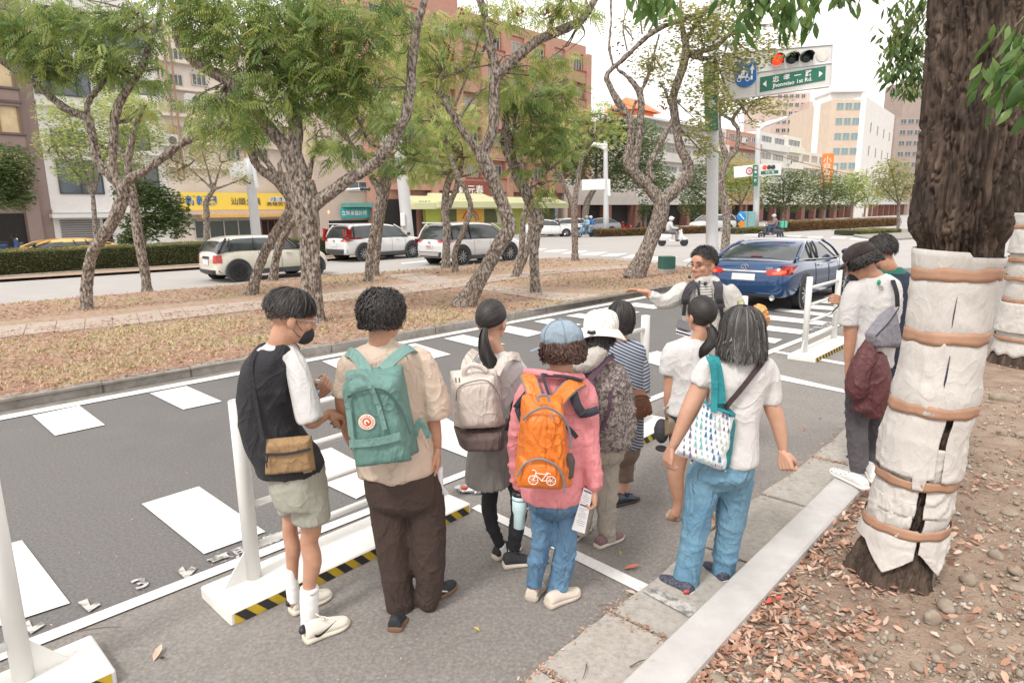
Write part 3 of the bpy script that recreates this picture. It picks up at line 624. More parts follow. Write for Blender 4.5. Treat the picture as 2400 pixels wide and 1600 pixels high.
T_('median_tree','trunk leaning right from the cream car to the big central fork',15.8,
   [[(587,697,15),(612,612,12),(643,551,12),(676,500,12),(680,465,13),(655,432,13)],[(660,436,12),(643,420,12),(605,391,10),(585,350,9),(572,310,7),(560,270,5)],[(655,425,9),(640,400,8),(618,370,7),(602,350,6),(586,318,5)],[(678,455,7),(674,440,6),(661,409,6),(654,388,5),(660,372,3)]],[(560,280,60,35),(600,320,40,25),(520,320,40,25),(590,250,60,30)],G_A,dens=.016)
T_('median_tree','shorter bare stem standing between the leaning trunk and the big central one',19.3,[[(640,663,12),(648,600,10),(668,545,11),(695,505,10),(715,450,9),(730,380,7),(740,320,5)]],[(760,330,50,40,0,.6)],G_B,dens=.015)
T_('median_tree','thickest median trunk, splitting into three great limbs above the vest man',11.6,
   [[(735,772,33),(731,700,27),(728,620,25),(725,560,26),(718,500,32),(712,455,34),(706,425,32)],[(706,440,26),(695,400,24),(672,350,18),(651,325,16),(618,285,14),(580,230,14),(534,191,14),(478,158,14),(439,128,13),(419,94,12),(414,51,10),(424,0,10),(432,-60,9)],
    [(705,410,20),(692,357,18),(694,306,17),(690,255,14,.3),(682,204,11,.5),(680,160,8,.7),(690,100,6,.8),(700,30,4,.8)],[(735,480,20),(755,466,17),(784,444,16),(835,409,15),(880,380,14),(919,330,14),(950,275,13),(962,204,12),(965,153,12),(975,77,11),(994,0,9),(1005,-50,8)],
    [(760,165,5,.6),(784,115,8,.6),(809,74,8,.6),(830,30,7,.6),(848,-20,6,.6)],[(560,205,4),(575,175,3.5),(600,150,3),(612,135,2.5)],[(440,115,3),(470,90,2.5),(505,60,2),(512,0,2)],[(525,165,3),(515,120,2.2),(508,80,2)],[(905,352,5,.2),(885,345,4,.2),(862,330,4,.2),(850,300,4)]],
   [(470,40,80,50),(590,70,100,80),(690,100,100,90),(760,170,90,55),(560,250,60,30,-.4),(520,235,55,28),(640,190,80,50),(800,230,60,45),(880,50,90,70),(480,290,45,25),(700,250,70,40),(790,340,50,30),(830,150,60,60),(450,0,90,40),(650,0,110,40),(760,30,90,60),(505,120,50,30),(880,200,50,50,0,.6),(560,300,50,22)],G_A,dens=.0145,fruit=[(585,40),(592,70),(590,95),(782,100),(745,170),(790,115)],twigs=8)
T_('median_tree','dark forked tree in front of the first white estate car, branches twisting left',18.7,
   [[(863,662,11),(868,587,10),(884,510,11),(893,460,12),(888,435,11)],[(888,440,9),(873,419,8),(853,375,7),(820,335,6),(803,286,5),(800,240,5),(822,226,5),(863,230,3)],[(820,335,5),(790,300,5),(765,270,4),(760,240,3)],[(892,440,7),(905,412,6),(930,395,5),(960,370,3)],[(858,400,4),(842,370,4),(838,340,3)]],[(870,270,90,50),(930,290,70,50),(840,360,50,22),(960,370,70,40),(900,400,40,20),(1000,330,50,40),(790,250,40,40)],G_A,dens=.023)
T_('median_tree','thinner partner stem crossing behind the dark forked tree',20.3,[[(878,648,10),(885,580,9),(893,510,9),(905,450,8),(915,400,6),(900,330,4)]],None,G_A)
T_('median_tree','twin-stemmed slender tree before the second white estate car',23.0,[[(1045,635,11),(1047,536,10),(1042,490,9.5),(1047,439,9),(1057,413,8),(1065,385,7),(1070,340,5)],[(1045,500,7),(1058,470,7),(1072,434,7),(1076,405,7),(1085,370,5)],[(1070,415,4),(1100,410,3),(1120,400,2.5)]],[(1050,330,90,50),(990,400,50,30),(1000,260,70,50),(960,200,70,55),(930,130,60,50),(1110,360,40,30),(1040,390,60,25)],G_B,dens=.030)
T_('median_tree','thin curving stem bowed like a bracket beside the twin-stemmed tree',21.4,[[(1067,647,8),(1067,587,7),(1088,536,7),(1103,490,7),(1093,449,7),(1074,415,7),(1060,380,5),(1040,340,4)]],[(1040,300,60,35,0,.6),(1090,270,60,40)],G_B,dens=.026)
T_('median_tree','big leaning trunk with a bulge at mid height and a wide Y fork above',13.4,
   [[(1083,726,27),(1134,638,19),(1172,572,19),(1194,531,19),(1174,469,16),(1149,408,18),(1129,362,17)],[(1130,372,13),(1117,350,11),(1084,306,9),(1053,255,9),(1030,217,9),(1025,188,8),(1043,176,7),(1080,164,6.5)],[(1130,368,15),(1140,340,14),(1155,306,14),(1158,255,13),(1158,204,13),(1164,170,14)],
    [(1164,178,12),(1158,143,11),(1147,102,10),(1137,38,9),(1122,-10,9),(1110,-60,8)],[(1166,176,13),(1206,140,12),(1257,97,11),(1308,74,11),(1359,51,10),(1379,25,8),(1399,-10,8),(1420,-60,6)],[(1286,80,7),(1292,55,7),(1308,20,6),(1330,-20,5)],[(1066,250,3),(1104,153,2.5),(1130,66,2)],[(1080,275,2.5),(1110,230,2.5),(1140,205,2)],[(1160,100,6,.5),(1155,60,5,.6),(1165,20,4,.6)],[(1115,152,6,.8),(1132,118,6,.8),(1160,60,5,.8)]],
   [(1020,120,80,45),(1080,150,70,40,.5),(1180,25,50,35),(1290,20,70,30),(1160,215,50,35,.6),(1230,165,70,30,.5),(1300,135,50,25,.3),(1340,10,60,22),(1100,50,60,30),(1000,60,60,40),(1010,190,50,35),(1380,35,20,20,0,.5)],G_B,dens=.0150,fruit=[(1218,30),(1285,25),(1050,120),(1083,40)],twigs=7)
T_('median_tree','dark crooked trunk with a sawn knot, second from the leaning Y-forked trunk',15.4,
   [[(1256,699,14),(1251,612,12),(1255,545,14),(1262,515,15),(1236,459,15),(1210,408,13),(1192,340,11),(1182,270,9)],[(1182,275,8),(1190,250,8),(1205,238,6)],[(1210,410,5),(1195,390,4),(1172,330,3.5)],[(1196,350,5),(1205,300,5),(1210,260,4),(1240,235,3)],[(1230,450,4),(1260,430,3),(1285,400,2)]],
   [(1230,320,70,40),(1290,350,60,30),(1180,210,50,40),(1290,240,60,40),(1270,440,30,22,-.3),(1300,300,50,35),(1230,240,70,45),(1220,395,40,18),(1330,200,40,35)],G_A,dens=.021)
T_('median_tree','slim stem between the bulging trunk and the crooked dark one',19.2,[[(1205,658,10),(1222,587,8),(1226,520,8),(1236,470,7),(1225,400,5),(1215,340,4)]],None,G_A)
T_('median_tree','second slim stem leaning beside the crooked dark trunk',19.9,[[(1213,650,7),(1235,590,8),(1245,530,8),(1240,470,6),(1250,400,4)]],None,G_A)
T_('median_tree','small Y-shaped tree near the far tip of the median with yellowing leaves',25.6,[[(1348,619,9),(1347,536,9),(1345,482,8.5)],[(1345,486,7),(1322,434,6),(1307,378,5),(1292,352,4)],[(1347,484,7),(1353,434,6),(1368,357,6),(1409,306,5),(1420,270,3)],[(1372,360,4),(1385,320,3),(1392,290,2)]],
   [(1360,320,50,35),(1410,260,45,30),(1300,360,35,25),(1330,280,50,40),(1430,310,40,30),(1260,330,40,30)],G_B,dens=.032)
T_('median_tree','nearly bare tree with lyre-shaped limbs above the talking guide',18.8,
   [[(1484,662,27),(1520,576,20),(1547,504,20),(1550,465,21)],[(1546,470,16),(1512,429,14),(1480,398,12),(1470,370,11),(1477,332,9),(1477,281,9),(1446,235,9),(1431,204,7),(1422,176,6),(1456,143,6),(1533,74,6),(1597,48,5),(1666,18,4),(1720,0,3)],[(1436,156,3.5),(1428,107,3.5),(1432,51,3),(1432,-10,3)],
    [(1482,400,11),(1487,383,11),(1497,332,9),(1501,281,8),(1500,219,8),(1469,179,5),(1446,163,4)],[(1500,222,6),(1507,205,5),(1523,166,4),(1532,130,3),(1545,80,2)],[(1552,470,18),(1570,456,16),(1608,415,15),(1612,385,13),(1594,345,11),(1585,290,10),(1578,225,10),(1600,160,10),(1608,112,9),(1598,60,5),(1594,0,4)],
    [(1604,110,6),(1612,90,5),(1635,51,4),(1670,10,3.5)],[(1610,125,8),(1640,122,7),(1681,107,6),(1712,79,4),(1750,60,3)],[(1612,128,5),(1650,138,6),(1675,133,3)],[(1532,423,9),(1521,393,8),(1552,326,7),(1574,286,6),(1582,270,6)],[(1568,245,4),(1560,215,3.5),(1548,195,2.5)],[(1476,275,5),(1455,262,4),(1430,255,4)],[(1478,270,4),(1490,240,3.5),(1488,235,2)],[(1470,120,2),(1460,60,1.6),(1475,10,1.4)],[(1505,80,2),(1500,40,2),(1490,0,1.5)],[(1520,75,2.5),(1540,40,2.5),(1545,0,2)]],
   [(1560,150,60,50,0,.7),(1640,90,60,50),(1650,210,45,60,-.3),(1640,300,40,35,-.4),(1510,150,40,40,0,.5),(1700,50,80,45),(1750,130,60,40),(1655,345,30,25,-.4),(1600,40,70,30),(1690,160,40,50),(1820,100,50,40,0,.6),(1570,220,30,40,0,.5),(1480,60,40,40,0,.25),(1700,240,22,30,-.4)],G_C,dens=.12,kind='leaf',leafL=.12,fruit=[(1452,268),(1449,110),(1560,250)],twigs=6,amp=.03)
T_('median_tree','slim tree beside the tall signal pole behind the blue car',26.4,[[(1697,628,12),(1703,513,10),(1690,424,9),(1706,372,8.5)],[(1706,376,8),(1690,330,7),(1684,280,6),(1690,240,4)],[(1706,374,7),(1726,348,6),(1730,304,5),(1717,281,5),(1740,250,4),(1770,235,3)],[(1719,284,4),(1695,270,3.5),(1680,262,3)]],[(1750,240,60,25),(1810,250,50,22),(1700,250,40,25),(1730,200,60,30),(1760,290,30,12,0,.5)],G_C,dens=.13,kind='leaf',leafL=.15,twigs=6)
 
# ------------------------------------------------------------------ the wrapped trunk close by and the second one behind it
M_bigbark=mat('bark_furrowed',(.08,.05,.035),.9,ramp=[(.28,(.018,.012,.010)),(.45,(.05,.034,.025)),(.6,(.095,.065,.047)),(.76,(.20,.15,.115))],scale=9,detail=10,bump=1,bscale=70,bdist=.006,stretch=(1.6,1.6,.5))
M_wrap=mat('burlap_wrap',(.63,.60,.57),.95,ramp=[(.3,(.47,.44,.41)),(.7,(.58,.555,.525))],scale=5,detail=8,bump=.6,bscale=260,bdist=.002,wrk=.4,layers=[(9,.62,.74,(.36,.31,.27),.55)])
M_tape=mat('brown_tape',(.44,.235,.145),.6,ramp=[(.3,(.31,.17,.105)),(.7,(.42,.245,.16))],scale=7,detail=6,bump=.3,bscale=40,bdist=.003)
def wrapped(root,Yc,prof,yS,bark_rows,pieces,tapes,slit=None,seed=0,n=260,extra=0.0,shr=.80,wtop=1.93):
    """prof: (y, x, half width) px of the trunk outline; everything is built round the centre line at distance Yc"""
    pr=np.array(prof,float);Z=[];
    for y,x,h in pr:c=PV(x,y,Yc);e=PV(x+h,y,Yc);Z.append((c[2],c[0],abs(e[0]-c[0])*shr))
    Z=np.array(Z)[::-1]
    cx=lambda z:np.interp(z,Z[:,0],Z[:,1]);rr=lambda z:np.interp(z,Z[:,0],Z[:,2])
    z0,z1=bark_rows[0],bark_rows[1];nz=bark_rows[2];zz=np.linspace(z0,z1,nz);a=np.linspace(0,2*np.pi,n,endpoint=False)
    A_,Z_=np.meshgrid(a,zz);Q=np.stack([np.cos(A_)*3.6,np.sin(A_)*3.6,Z_*3.0],-1).reshape(-1,3)
    w=np.stack([vnoise(Q*1.5,seed+1),vnoise(Q*1.5,seed+2),vnoise(Q*1.5,seed+3)],1);Q2=Q*np.array([3.2,3.2,1.7])+w*.9
    r1=np.abs(vnoise(Q2,seed+4));r2=np.abs(vnoise(Q2*2.1+w,seed+5));d=(np.clip(r1*3.0,0,1)*.6+np.clip(r2*2.6,0,1)*.4)
    R=rr(Z_.ravel());flare=np.clip((.30-Z_.ravel())/.30,0,1)**2*.055*(1+.5*np.sin(A_.ravel()*5+1));zr=Z_.ravel();Rr_=R-.040+.055*d*(1-.55*np.clip((.42-zr)/.3,0,1))+flare-.03*np.clip((zr-.2)/.1,0,1)*np.clip((wtop-zr)/.06,0,1)
    V=np.stack([cx(Z_.ravel())+Rr_*np.cos(A_.ravel()),Yc+Rr_*np.sin(A_.ravel()),Z_.ravel()],1);obj('trunk',(V,gridF(nz,n)),M_bigbark,root,smooth=True)
    for (za,zb_,a0,a1,topf,botf,off) in pieces:
        na,nv=90,26;aa=np.radians(np.linspace(a0,a1,na));V=[]
        for j in range(nv+1):
            for i in range(na):
                t=aa[i];zt=zb_+topf(math.degrees(t));zb2=za+botf(math.degrees(t));z=zb2+(zt-zb2)*j/nv;r=rr(z)-.006+off+.012*extra*max(0,1-(z-za)/.2)-sum(.012*math.exp(-((z-q_[0])/.035)**2) for q_ in tapes)
                V.append([cx(z)+r*math.sin(t-.56),Yc-r*math.cos(t-.56),z])
        V=np.array(V);F=gridF(nv+1,na,False);V,F=folds((V,F),.009,(13,13,9),seed+int(za*50));V2,F2=evalmods((V,F),[('SOLIDIFY',dict(thickness=.005,offset=1))]);obj('burlap_sheet',(V2,F2),M_wrap,root,smooth=True)
    for (z,hgt,tw,off) in tapes:
        na=120;V=[]
        for j in range(4):
            for i in range(na):
                t=2*math.pi*i/na;zz_=z+tw*math.sin(t*1.0+.6)+.003*math.sin(t*5+z*9)+.0015*math.sin(t*13)+hgt*(j/3-.5)*(1+.12*math.sin(t*7+z*20));r=rr(zz_)+.004+off*.75+.002*math.sin(t*9)
                V.append([cx(zz_)+r*math.sin(t-.56),Yc-r*math.cos(t-.56),zz_])
        V2,F2=evalmods((np.array(V),gridF(4,na)[:,::-1]),[('SOLIDIFY',dict(thickness=.002,offset=1))]);obj('tape_band',(V2,F2),M_tape,root)
    return cx,rr
YT=3.22;zt=lambda x,y:float(PV(x,y,YT-.22)[2])
bt_=empty('wrapped_tree',G(2067,1400,.05)+[0,.2,0],'huge furrowed trunk in the foreground, wrapped in white burlap under brown tape bands','tree')
fl=lambda t:0.0
cxf,rrf=wrapped(bt_,YT,[(-900,2395,134),(0,2301,127),(223,2283,122),(402,2263,118),(520,2248,122),(600,2248,114),(701,2227,104),(777,2216,104),(857,2202,103),(938,2188,104),(1013,2164,102),(1098,2150,98),(1184,2131,97),(1259,2110,100),(1330,2084,104),(1440,2066,112),(1500,2062,112)],None,(-.02,3.9,560),
    [(zt(2216,985),zt(2240,598),-176,176,lambda t:-.012-.010*math.sin(math.radians(t))*1+(.022 if t < 12 else 0),fl,.004),(zt(2170,1120),zt(2190,975),-165,20,fl,lambda t:(-.06 if abs(t-2) < 9 else .0)-.03*math.cos(math.radians(t)),.010),(zt(2170,1120),zt(2190,975),30,185,fl,lambda t:-.05*max(0,math.cos(math.radians((t-52)*2))),.012),
     (zt(2140,1225),zt(2160,1062),-170,6,fl,fl,.0),(zt(2140,1225),zt(2160,1062),17,185,fl,fl,.002),(zt(2120,1275),zt(2140,1190),-175,4,fl,fl,.006),(zt(2120,1275),zt(2140,1190),22,180,fl,fl,.006),
     (zt(2080,1300),zt(2110,1255),-180,17,fl,lambda t:-.125*max(0,1-abs(t+12)/38)-.01,.014),(zt(2080,1300),zt(2110,1255),22,176,fl,lambda t:-.12*max(0,1-abs(t-58)/34)-.01,.014)],
    [(zt(2230,650),.062,.003,.0),(zt(2210,803),.064,.003,0),(zt(2185,975),.058,-.003,.016),(zt(2140,1150),.050,-.004,.014),(zt(2110,1262),.052,-.003,.026)],extra=1.2,seed=3)
obj('slit_shadow_strip',tube([(cxf(z)+math.sin(math.radians(a-32))*(rrf(z)+.004),YT-math.cos(math.radians(a-32))*(rrf(z)+.004),z) for z,a in ((zt(2185,955),7),(zt(2195,900),7.5),(zt(2205,840),8))],[.0025,.0055,.0015],6,10),mat('slit_dark',(.03,.03,.05),.9),bt_)  # dark tubes laid on the burlap, coloured as the shade inside open slits
obj('slit_shadow_strip',tube([(cxf(z)+math.sin(math.radians(a-32))*(rrf(z)+.004),YT-math.cos(math.radians(a-32))*(rrf(z)+.004),z) for z,a in ((zt(2205,775),4.5),(zt(2213,745),4.5),(zt(2218,700),5))],[.0008,.003,.001],6,8),MATS['slit_dark'],bt_)
b2=empty('wrapped_tree',G(2401,905),'second wrapped trunk at the edge of the frame, half seen behind the foreground one','tree')
z2=lambda y:float(PV(2380,y,7.6)[2])
wrapped(b2,8.0,[(-900,2520,60),(300,2460,66),(513,2452,72),(611,2437,72),(714,2424,75),(812,2404,77),(840,2396,78),(905,2390,84),(960,2388,84)],None,(-.05,5.5,160),
    [(z2(845),z2(600),-175,175,fl,lambda t:-.02*math.sin(t*.2),.0),(z2(600),z2(500),-175,175,fl,fl,.02),(z2(790),z2(720),-175,100,fl,fl,.03)],[(z2(533),.055,.0,.03),(z2(615),.06,.0,.02),(z2(660),.06,0,.03),(z2(715),.06,0,.01),(z2(806),.05,-.01,.02)],seed=9,n=120,extra=.5)
# near leaves overhead (they hang from the foreground tree)
def bigleaves(C,L,wr=.34,seed=0):
    n=len(C);a=rng.uniform(0,6.28,n);d=np.stack([np.cos(a)*.55,np.sin(a)*.55,-.5-rng.random(n)*.6],1);d /= np.linalg.norm(d,axis=1)[:,None];s=np.cross(d,rng.normal(0,1,(n,3)));s /= np.linalg.norm(s,axis=1)[:,None];nn=np.cross(d,s);L=(L*rng.uniform(.7,1.2,n))[:,None]
    rows=[(0,0),(.18,.55),(.45,1),(.75,.62),(1,0)];V=[]
    for t,w in rows:c=C+d*L*t-nn*L*.10*(t*(1-t)*4);V += [c-s*L*wr*.5*w+nn*L*.05*w,c,c+s*L*wr*.5*w+nn*L*.05*w]
    V=np.stack(V,1);F=[]
    for r in range(4):
        for c in range(2):F.append([r*3+c,r*3+c+1,(r+1)*3+c+1,(r+1)*3+c])
    F=(np.array(F)[None]+np.arange(n)[:,None,None]*15).reshape(-1,4);return V.reshape(-1,3),F,np.repeat(rng.random(n),15)
def sprays(E,Y,L,m,root,dens,tw=1):
    P,T2=[],[]
    for cx_,cy_,rx,ry,n in E:
        c=PV(cx_,cy_,Y);mpx=Y/FPX
        for _ in range(n):
            q=c+rng.uniform(-1,1,3)*np.array([rx,rx*.8,ry])*mpx;P.append(q)
    P=np.array(P);Q=np.repeat(P,dens,0)+rng.normal(0,L*.45,(len(P)*dens,3))*[1,1,.5];V,F,r=bigleaves(Q,L);obj('leaves',(V,F),m,root,rnd=r,kind='stuff')
    for p in P[::2]:
        T2.append(tube([p,p+[.1,0,.12],p+[.25,.02,.35]],[.002,.003,.004],5,6))
    obj('branches',ajoin([(v,np.array([f for f in F_ if len(f)==4])) for v,F_ in T2],4),mat('green_twig',(.12,.15,.06),.8),root,kind='stuff')
sprays([(1500,-14,35,22,3),(1560,0,40,22,4),(1740,5,45,35,6),(1800,-15,60,28,6),(1870,-14,60,28,6),(1728,55,12,20,2),(1950,-30,60,20,5),(2020,-34,50,18,3),(1895,25,12,22,2)],3.6,.105,G_N,bt_,7)
sprays([(2380,130,40,30,5),(2370,180,40,30,5),(2400,210,30,30,4),(2405,90,30,30,4),(2385,240,22,15,2)],2.6,.10,G_N,bt_,5)
sprays([(2120,60,40,50,22),(2130,130,35,40,20),(2125,180,30,30,12),(2110,110,30,40,12),(2090,165,20,15,4),(2160,30,40,60,16),(2150,200,15,25,6)],6.5,.10,leafmat('leaves_mid',[(.05,.11,.03),(.09,.16,.04),(.15,.22,.06),(.22,.26,.08)],.4,.4),bt_,7)
# ------------------------------------------------------------------ white barriers on hazard-striped bases
M_wpaint=mat('white_steel_paint',(.70,.70,.675),.45,.03,6,layers=[(11,.68,.76,(.42,.32,.24),.6)]);M_yel=mat('hazard_yellow',(.58,.41,.03),.55,.1,20,layers=[(14,.6,.72,(.30,.25,.16),.5)]);M_blk=mat('hazard_black',(.03,.03,.03),.6,.2,20)
M_basep=mat('base_white',(.70,.69,.66),.7,.04,10,layers=[(8,.6,.75,(.40,.36,.31),.45)])
M_inside=mat('tube_inside',(.10,.10,.10),.8)
def barrier(u0,u1,v0,pu,labels,hb=.075,hp=1.02,pv=.24,w=.37,gus=None,rusty=False):
    b=empty('barrier',FU((u0+u1)/2,v0+w/2,0),labels,'barrier','white railings along the edge of the lane')
    ax=(RD,RN,(0,0,1));obj('base',box(FU((u0+u1)/2,v0+w/2,hb/2),(u1-u0,w,hb),ax,bev=.008),M_basep,b)
    q=lambda u,z,o=-.0035:FU(u,v0+o,z)
    obj('hazard_strip',poly([q(u0+.02,.006),q(u1-.02,.006),q(u1-.02,hb-.006),q(u0+.02,hb-.006)]),M_yel,b)
    L=u1-u0-.04;n=int(L/.115);p=L/n
    for i in range(n):
        a=u0+.02+i*p;s=hb*.75;z0,z1=.006,hb-.006;A=[(a,z1),(a+p*.5,z1),(a+p*.5+s,z0),(a+s,z0)]
        A=[(min(x,u1-.02),z if x <= u1-.02 else z+(x-(u1-.02))*.6) for x,z in A]
        obj('black_stripe',poly([q(x,z,-.007) for x,z in A[::-1]]),M_blk,b)
    for k,u in enumerate(pu):
        c=FU(u,v0+pv,hb);o=obj('post',lathe([(.0405,0),(.0405,hp),(.0385,hp+.002),(.0350,hp),(.035,hp-.12)],c,28),M_wpaint,b,smooth=False);o.data.polygons.foreach_set('use_smooth',[len(p_.vertices)==4 for p_ in o.data.polygons])
        s=-1 if (gus or (-1,1))[k] < 0 else 1
        if u not in (0,):obj('gusset',(np.array([c+RD*s*.038+RN*t for t in (-.004,.004)]+[c+RD*s*.17+RN*t for t in (-.004,.004)]+[c+RD*s*.038+RN*t+np.array([0,0,.17]) for t in (-.004,.004)]),[(0,2,4),(1,5,3),(0,1,3,2),(2,3,5,4),(0,4,5,1)]),M_wpaint,b)
    if len(pu) > 1:
        for z in (.18,.42,.66,.90):obj('rail',tube([FU(pu[0]+.03,v0+pv,hb+z),FU(pu[1]-.03,v0+pv,hb+z)],.0205,14),M_wpaint,b,smooth=True)
    return b
barrier(-1.3,.62,3.02,(-1.05,.33),'white barrier cut by the lower left corner, only its end post in view',gus=(-1,1))
barrier(1.14,2.82,3.04,(1.38,2.66),'white four-rail barrier behind the vest man, standing on a striped white base')
barrier(3.62,5.36,2.84,(3.85,5.12),'white barrier whose rails show between the striped top and the guide')
barrier(5.7,7.28,2.70,(5.95,6.97),'white barrier mostly hidden by the guide, one post top showing beside the car')
barrier(8.93,10.75,2.74,(9.2,10.5),'white barrier right beside the blue car, left of the man in the cap',hp=1.05)
 
# ------------------------------------------------------------------ hedges
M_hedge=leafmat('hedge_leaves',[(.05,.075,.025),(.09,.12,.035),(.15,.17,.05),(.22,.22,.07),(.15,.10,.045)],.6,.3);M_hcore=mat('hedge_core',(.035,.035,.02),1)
M_hedge2=leafmat('hedge_leaves_red',[(.07,.08,.03),(.13,.13,.05),(.30,.10,.04),(.36,.17,.06),(.17,.17,.07),(.12,.09,.04)],.6,.3)
def hedge(p0,p1,h,w,n,leaf,m,label,name='hedge',z=.05,lL=.05):
    p0,p1=np.array(p0,float),np.array(p1,float);t=_unit(p1-p0);nn=np.array([-t[1],t[0],0]);L=np.linalg.norm(p1-p0);c=(p0+p1)/2+nn*w/2
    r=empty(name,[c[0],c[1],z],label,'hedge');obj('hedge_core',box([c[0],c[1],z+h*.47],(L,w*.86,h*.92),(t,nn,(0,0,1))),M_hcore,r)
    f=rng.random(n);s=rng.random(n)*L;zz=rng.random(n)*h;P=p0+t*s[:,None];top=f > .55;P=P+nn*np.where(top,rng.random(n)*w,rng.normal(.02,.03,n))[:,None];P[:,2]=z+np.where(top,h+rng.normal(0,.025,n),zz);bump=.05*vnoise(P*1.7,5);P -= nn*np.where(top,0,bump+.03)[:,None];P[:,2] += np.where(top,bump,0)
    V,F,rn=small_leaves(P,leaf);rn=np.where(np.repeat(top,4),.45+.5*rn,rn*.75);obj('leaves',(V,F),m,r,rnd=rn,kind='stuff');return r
def kerbline(name,px,h=.14,w=.16,m=None):
    P=[G(x,y) for x,y in px];k=empty(name,P[0],kind='structure')
    for a,b in zip(P[:-1],P[1:]):
        L=np.linalg.norm(b-a);t=_unit(b-a);nn=np.array([-t[1],t[0],0]);n=max(1,int(L/1.2))
        for i in range(n):c=a+t*L*(i+.5)/n;obj('kerb_stone',box(c+nn*w/2+[0,0,h/2],(L/n-.02,w,h),(t,nn,(0,0,1)),bev=.012),m or M_kerbold,k)
kerbline('hedge_kerb',[(-120,667),(0,656),(200,642),(470,627),(640,617),(800,606)])
hv=[(-300,672),(0,655),(470,626),(800,605),(980,590)]
obj('hedge_verge',poly(ccw([G(x,y,.1) for x,y in hv]+[G(x,y-16,.1) for x,y in hv[::-1]])),M_litter,kind='structure')
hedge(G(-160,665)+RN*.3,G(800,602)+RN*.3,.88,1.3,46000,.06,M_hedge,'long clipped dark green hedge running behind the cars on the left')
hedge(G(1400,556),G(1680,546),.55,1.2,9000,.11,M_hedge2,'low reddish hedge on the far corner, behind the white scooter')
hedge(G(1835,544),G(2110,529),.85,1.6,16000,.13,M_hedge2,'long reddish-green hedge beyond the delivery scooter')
isl=[G(x,y,.12) for x,y in [(2000,551),(2012,542),(2060,537),(2140,535),(2200,540),(2150,556),(2085,560),(2035,557)]]
obj('traffic_island',poly(ccw(isl),thick=.12),M_kerbold,kind='structure')
hedge(G(2016,553),G(2110,548),.35,2.2,6000,.14,leafmat('island_grass',[(.10,.12,.04),(.20,.21,.08),(.30,.28,.12),(.14,.16,.06)],.9,.3),'low ragged planting on the small island by the far crossing')
hedge(G(1725,549),G(1835,545),.45,1.6,6000,.12,MATS['island_grass'],'ragged flower bed around the foot of the far signal pole')
# far pavement beyond the avenue
obj('far_pavement',poly(ccw([FU(-60,43,.08),FU(20,43,.08),FU(20,60,.08),FU(-60,60,.08)])),mat('pavement_grey',(.36,.34,.31),.9,.1,3),kind='structure')
 
# ------------------------------------------------------------------ signals, lamps and signs
M_gpole=mat('pole_grey',(.50,.51,.52),.5,.04,3,layers=[(7,.64,.75,(.34,.33,.31),.35)]);M_sgreen=mat('sign_green',(.012,.14,.085),.5,.04);M_spanel=mat('sign_panel_white',(.62,.62,.61),.5,.03,layers=[(5,.6,.8,(.45,.44,.42),.4)]);M_sback=mat('sign_back',(.66,.68,.69),.5,.03)
M_wlet=mat('letter_white',(.80,.80,.80),.6);M_blue=mat('sign_blue',(.01,.13,.40),.5)
def quadmap(q):
    q=[np.asarray(a,float) for a in q];n=_unit(np.cross(q[1]-q[0],q[3]-q[0]));n=n if n[1] < 0 else -n
    return (lambda u,v,o=0:(q[0]*(1-u)+q[1]*u)*(1-v)+(q[3]*(1-u)+q[2]*u)*v+n*o),n
def textq(at,n,s,u0,u1,v,size,bold=.0,off=.012,m=None,parent=None,name='lettering',squash=1):
    V,F=textmesh(s,size,bold=bold);V=V-[(V[:,0].min()+V[:,0].max())/2,(V[:,1].min()+V[:,1].max())/2,0];W=np.ptp(V[:,0]);ux=at(u1,v)-at(u0,v);L=np.linalg.norm(ux);ux=ux/L;uy=_unit(at(.5,0)-at(.5,1));k=L/W
    return obj(name,((at(u0,v)+at(u1,v))/2+V[:,:1]*k*ux+V[:,1:2]*k*squash*uy+n*off,F),m or M_wlet,parent)
YP=20.4
sp=empty('traffic_signal',G(1668,648),'tall grey signal pole with a wide arm board: red light and green street-name sign','traffic signal')
pb,ptp=G(1668,650),PV(1680,-250,YP);pb[2]=0
obj('pole',tube([pb,PV(1671,300,YP),ptp],[.19,.165,.14],20,12),M_gpole,sp,smooth=True)
obj('base_block',box(pb+[0,0,.22],(.75,.75,.44),bev=.03),mat('plinth',(.40,.37,.33),.9),sp)
for a in range(4):t=a*math.pi/2+.6;d=np.array([math.cos(t),math.sin(t),0]);obj('gusset',(np.array([pb+d*.18+[0,0,.45],pb+d*.42+[0,0,.45],pb+d*.18+[0,0,1.0]]),[(0,1,2)]),M_gpole,sp)
for y in (505,585):obj('hatch',fuse([box(PV(1664,y,YP-.17),(.14,.06,.5),bev=.02)],.02,2),M_gpole,sp,smooth=True)
obj('arm',tube([PV(1681,90,YP),PV(1800,150,YP-.3),PV(1950,160,YP-.5)],[.08,.07,.06],10,8),M_gpole,sp,smooth=True)
ats,ns=quadmap([PV(1694,126,YP-.35),PV(1952,105,YP-.9),PV(1947,202,YP-.9),PV(1696,235,YP-.35)])
obj('sign_box',(np.array([ats(u,v,o) for o in (0,-.28) for u,v in ((0,0),(1,0),(1,1),(0,1))]),[(0,1,2,3),(7,6,5,4),(0,4,5,1),(1,5,6,2),(2,6,7,3),(3,7,4,0)]),M_spanel,sp)
for a,b in (((0,0),(1,0)),((1,0),(1,1)),((1,1),(0,1)),((0,1),(0,0)),((.315,0),(.315,1)),((.315,.47),(1,.44))):obj('panel_edge',tube([ats(*a,.02),ats(*b,.02)],.016,6),M_sback,sp)
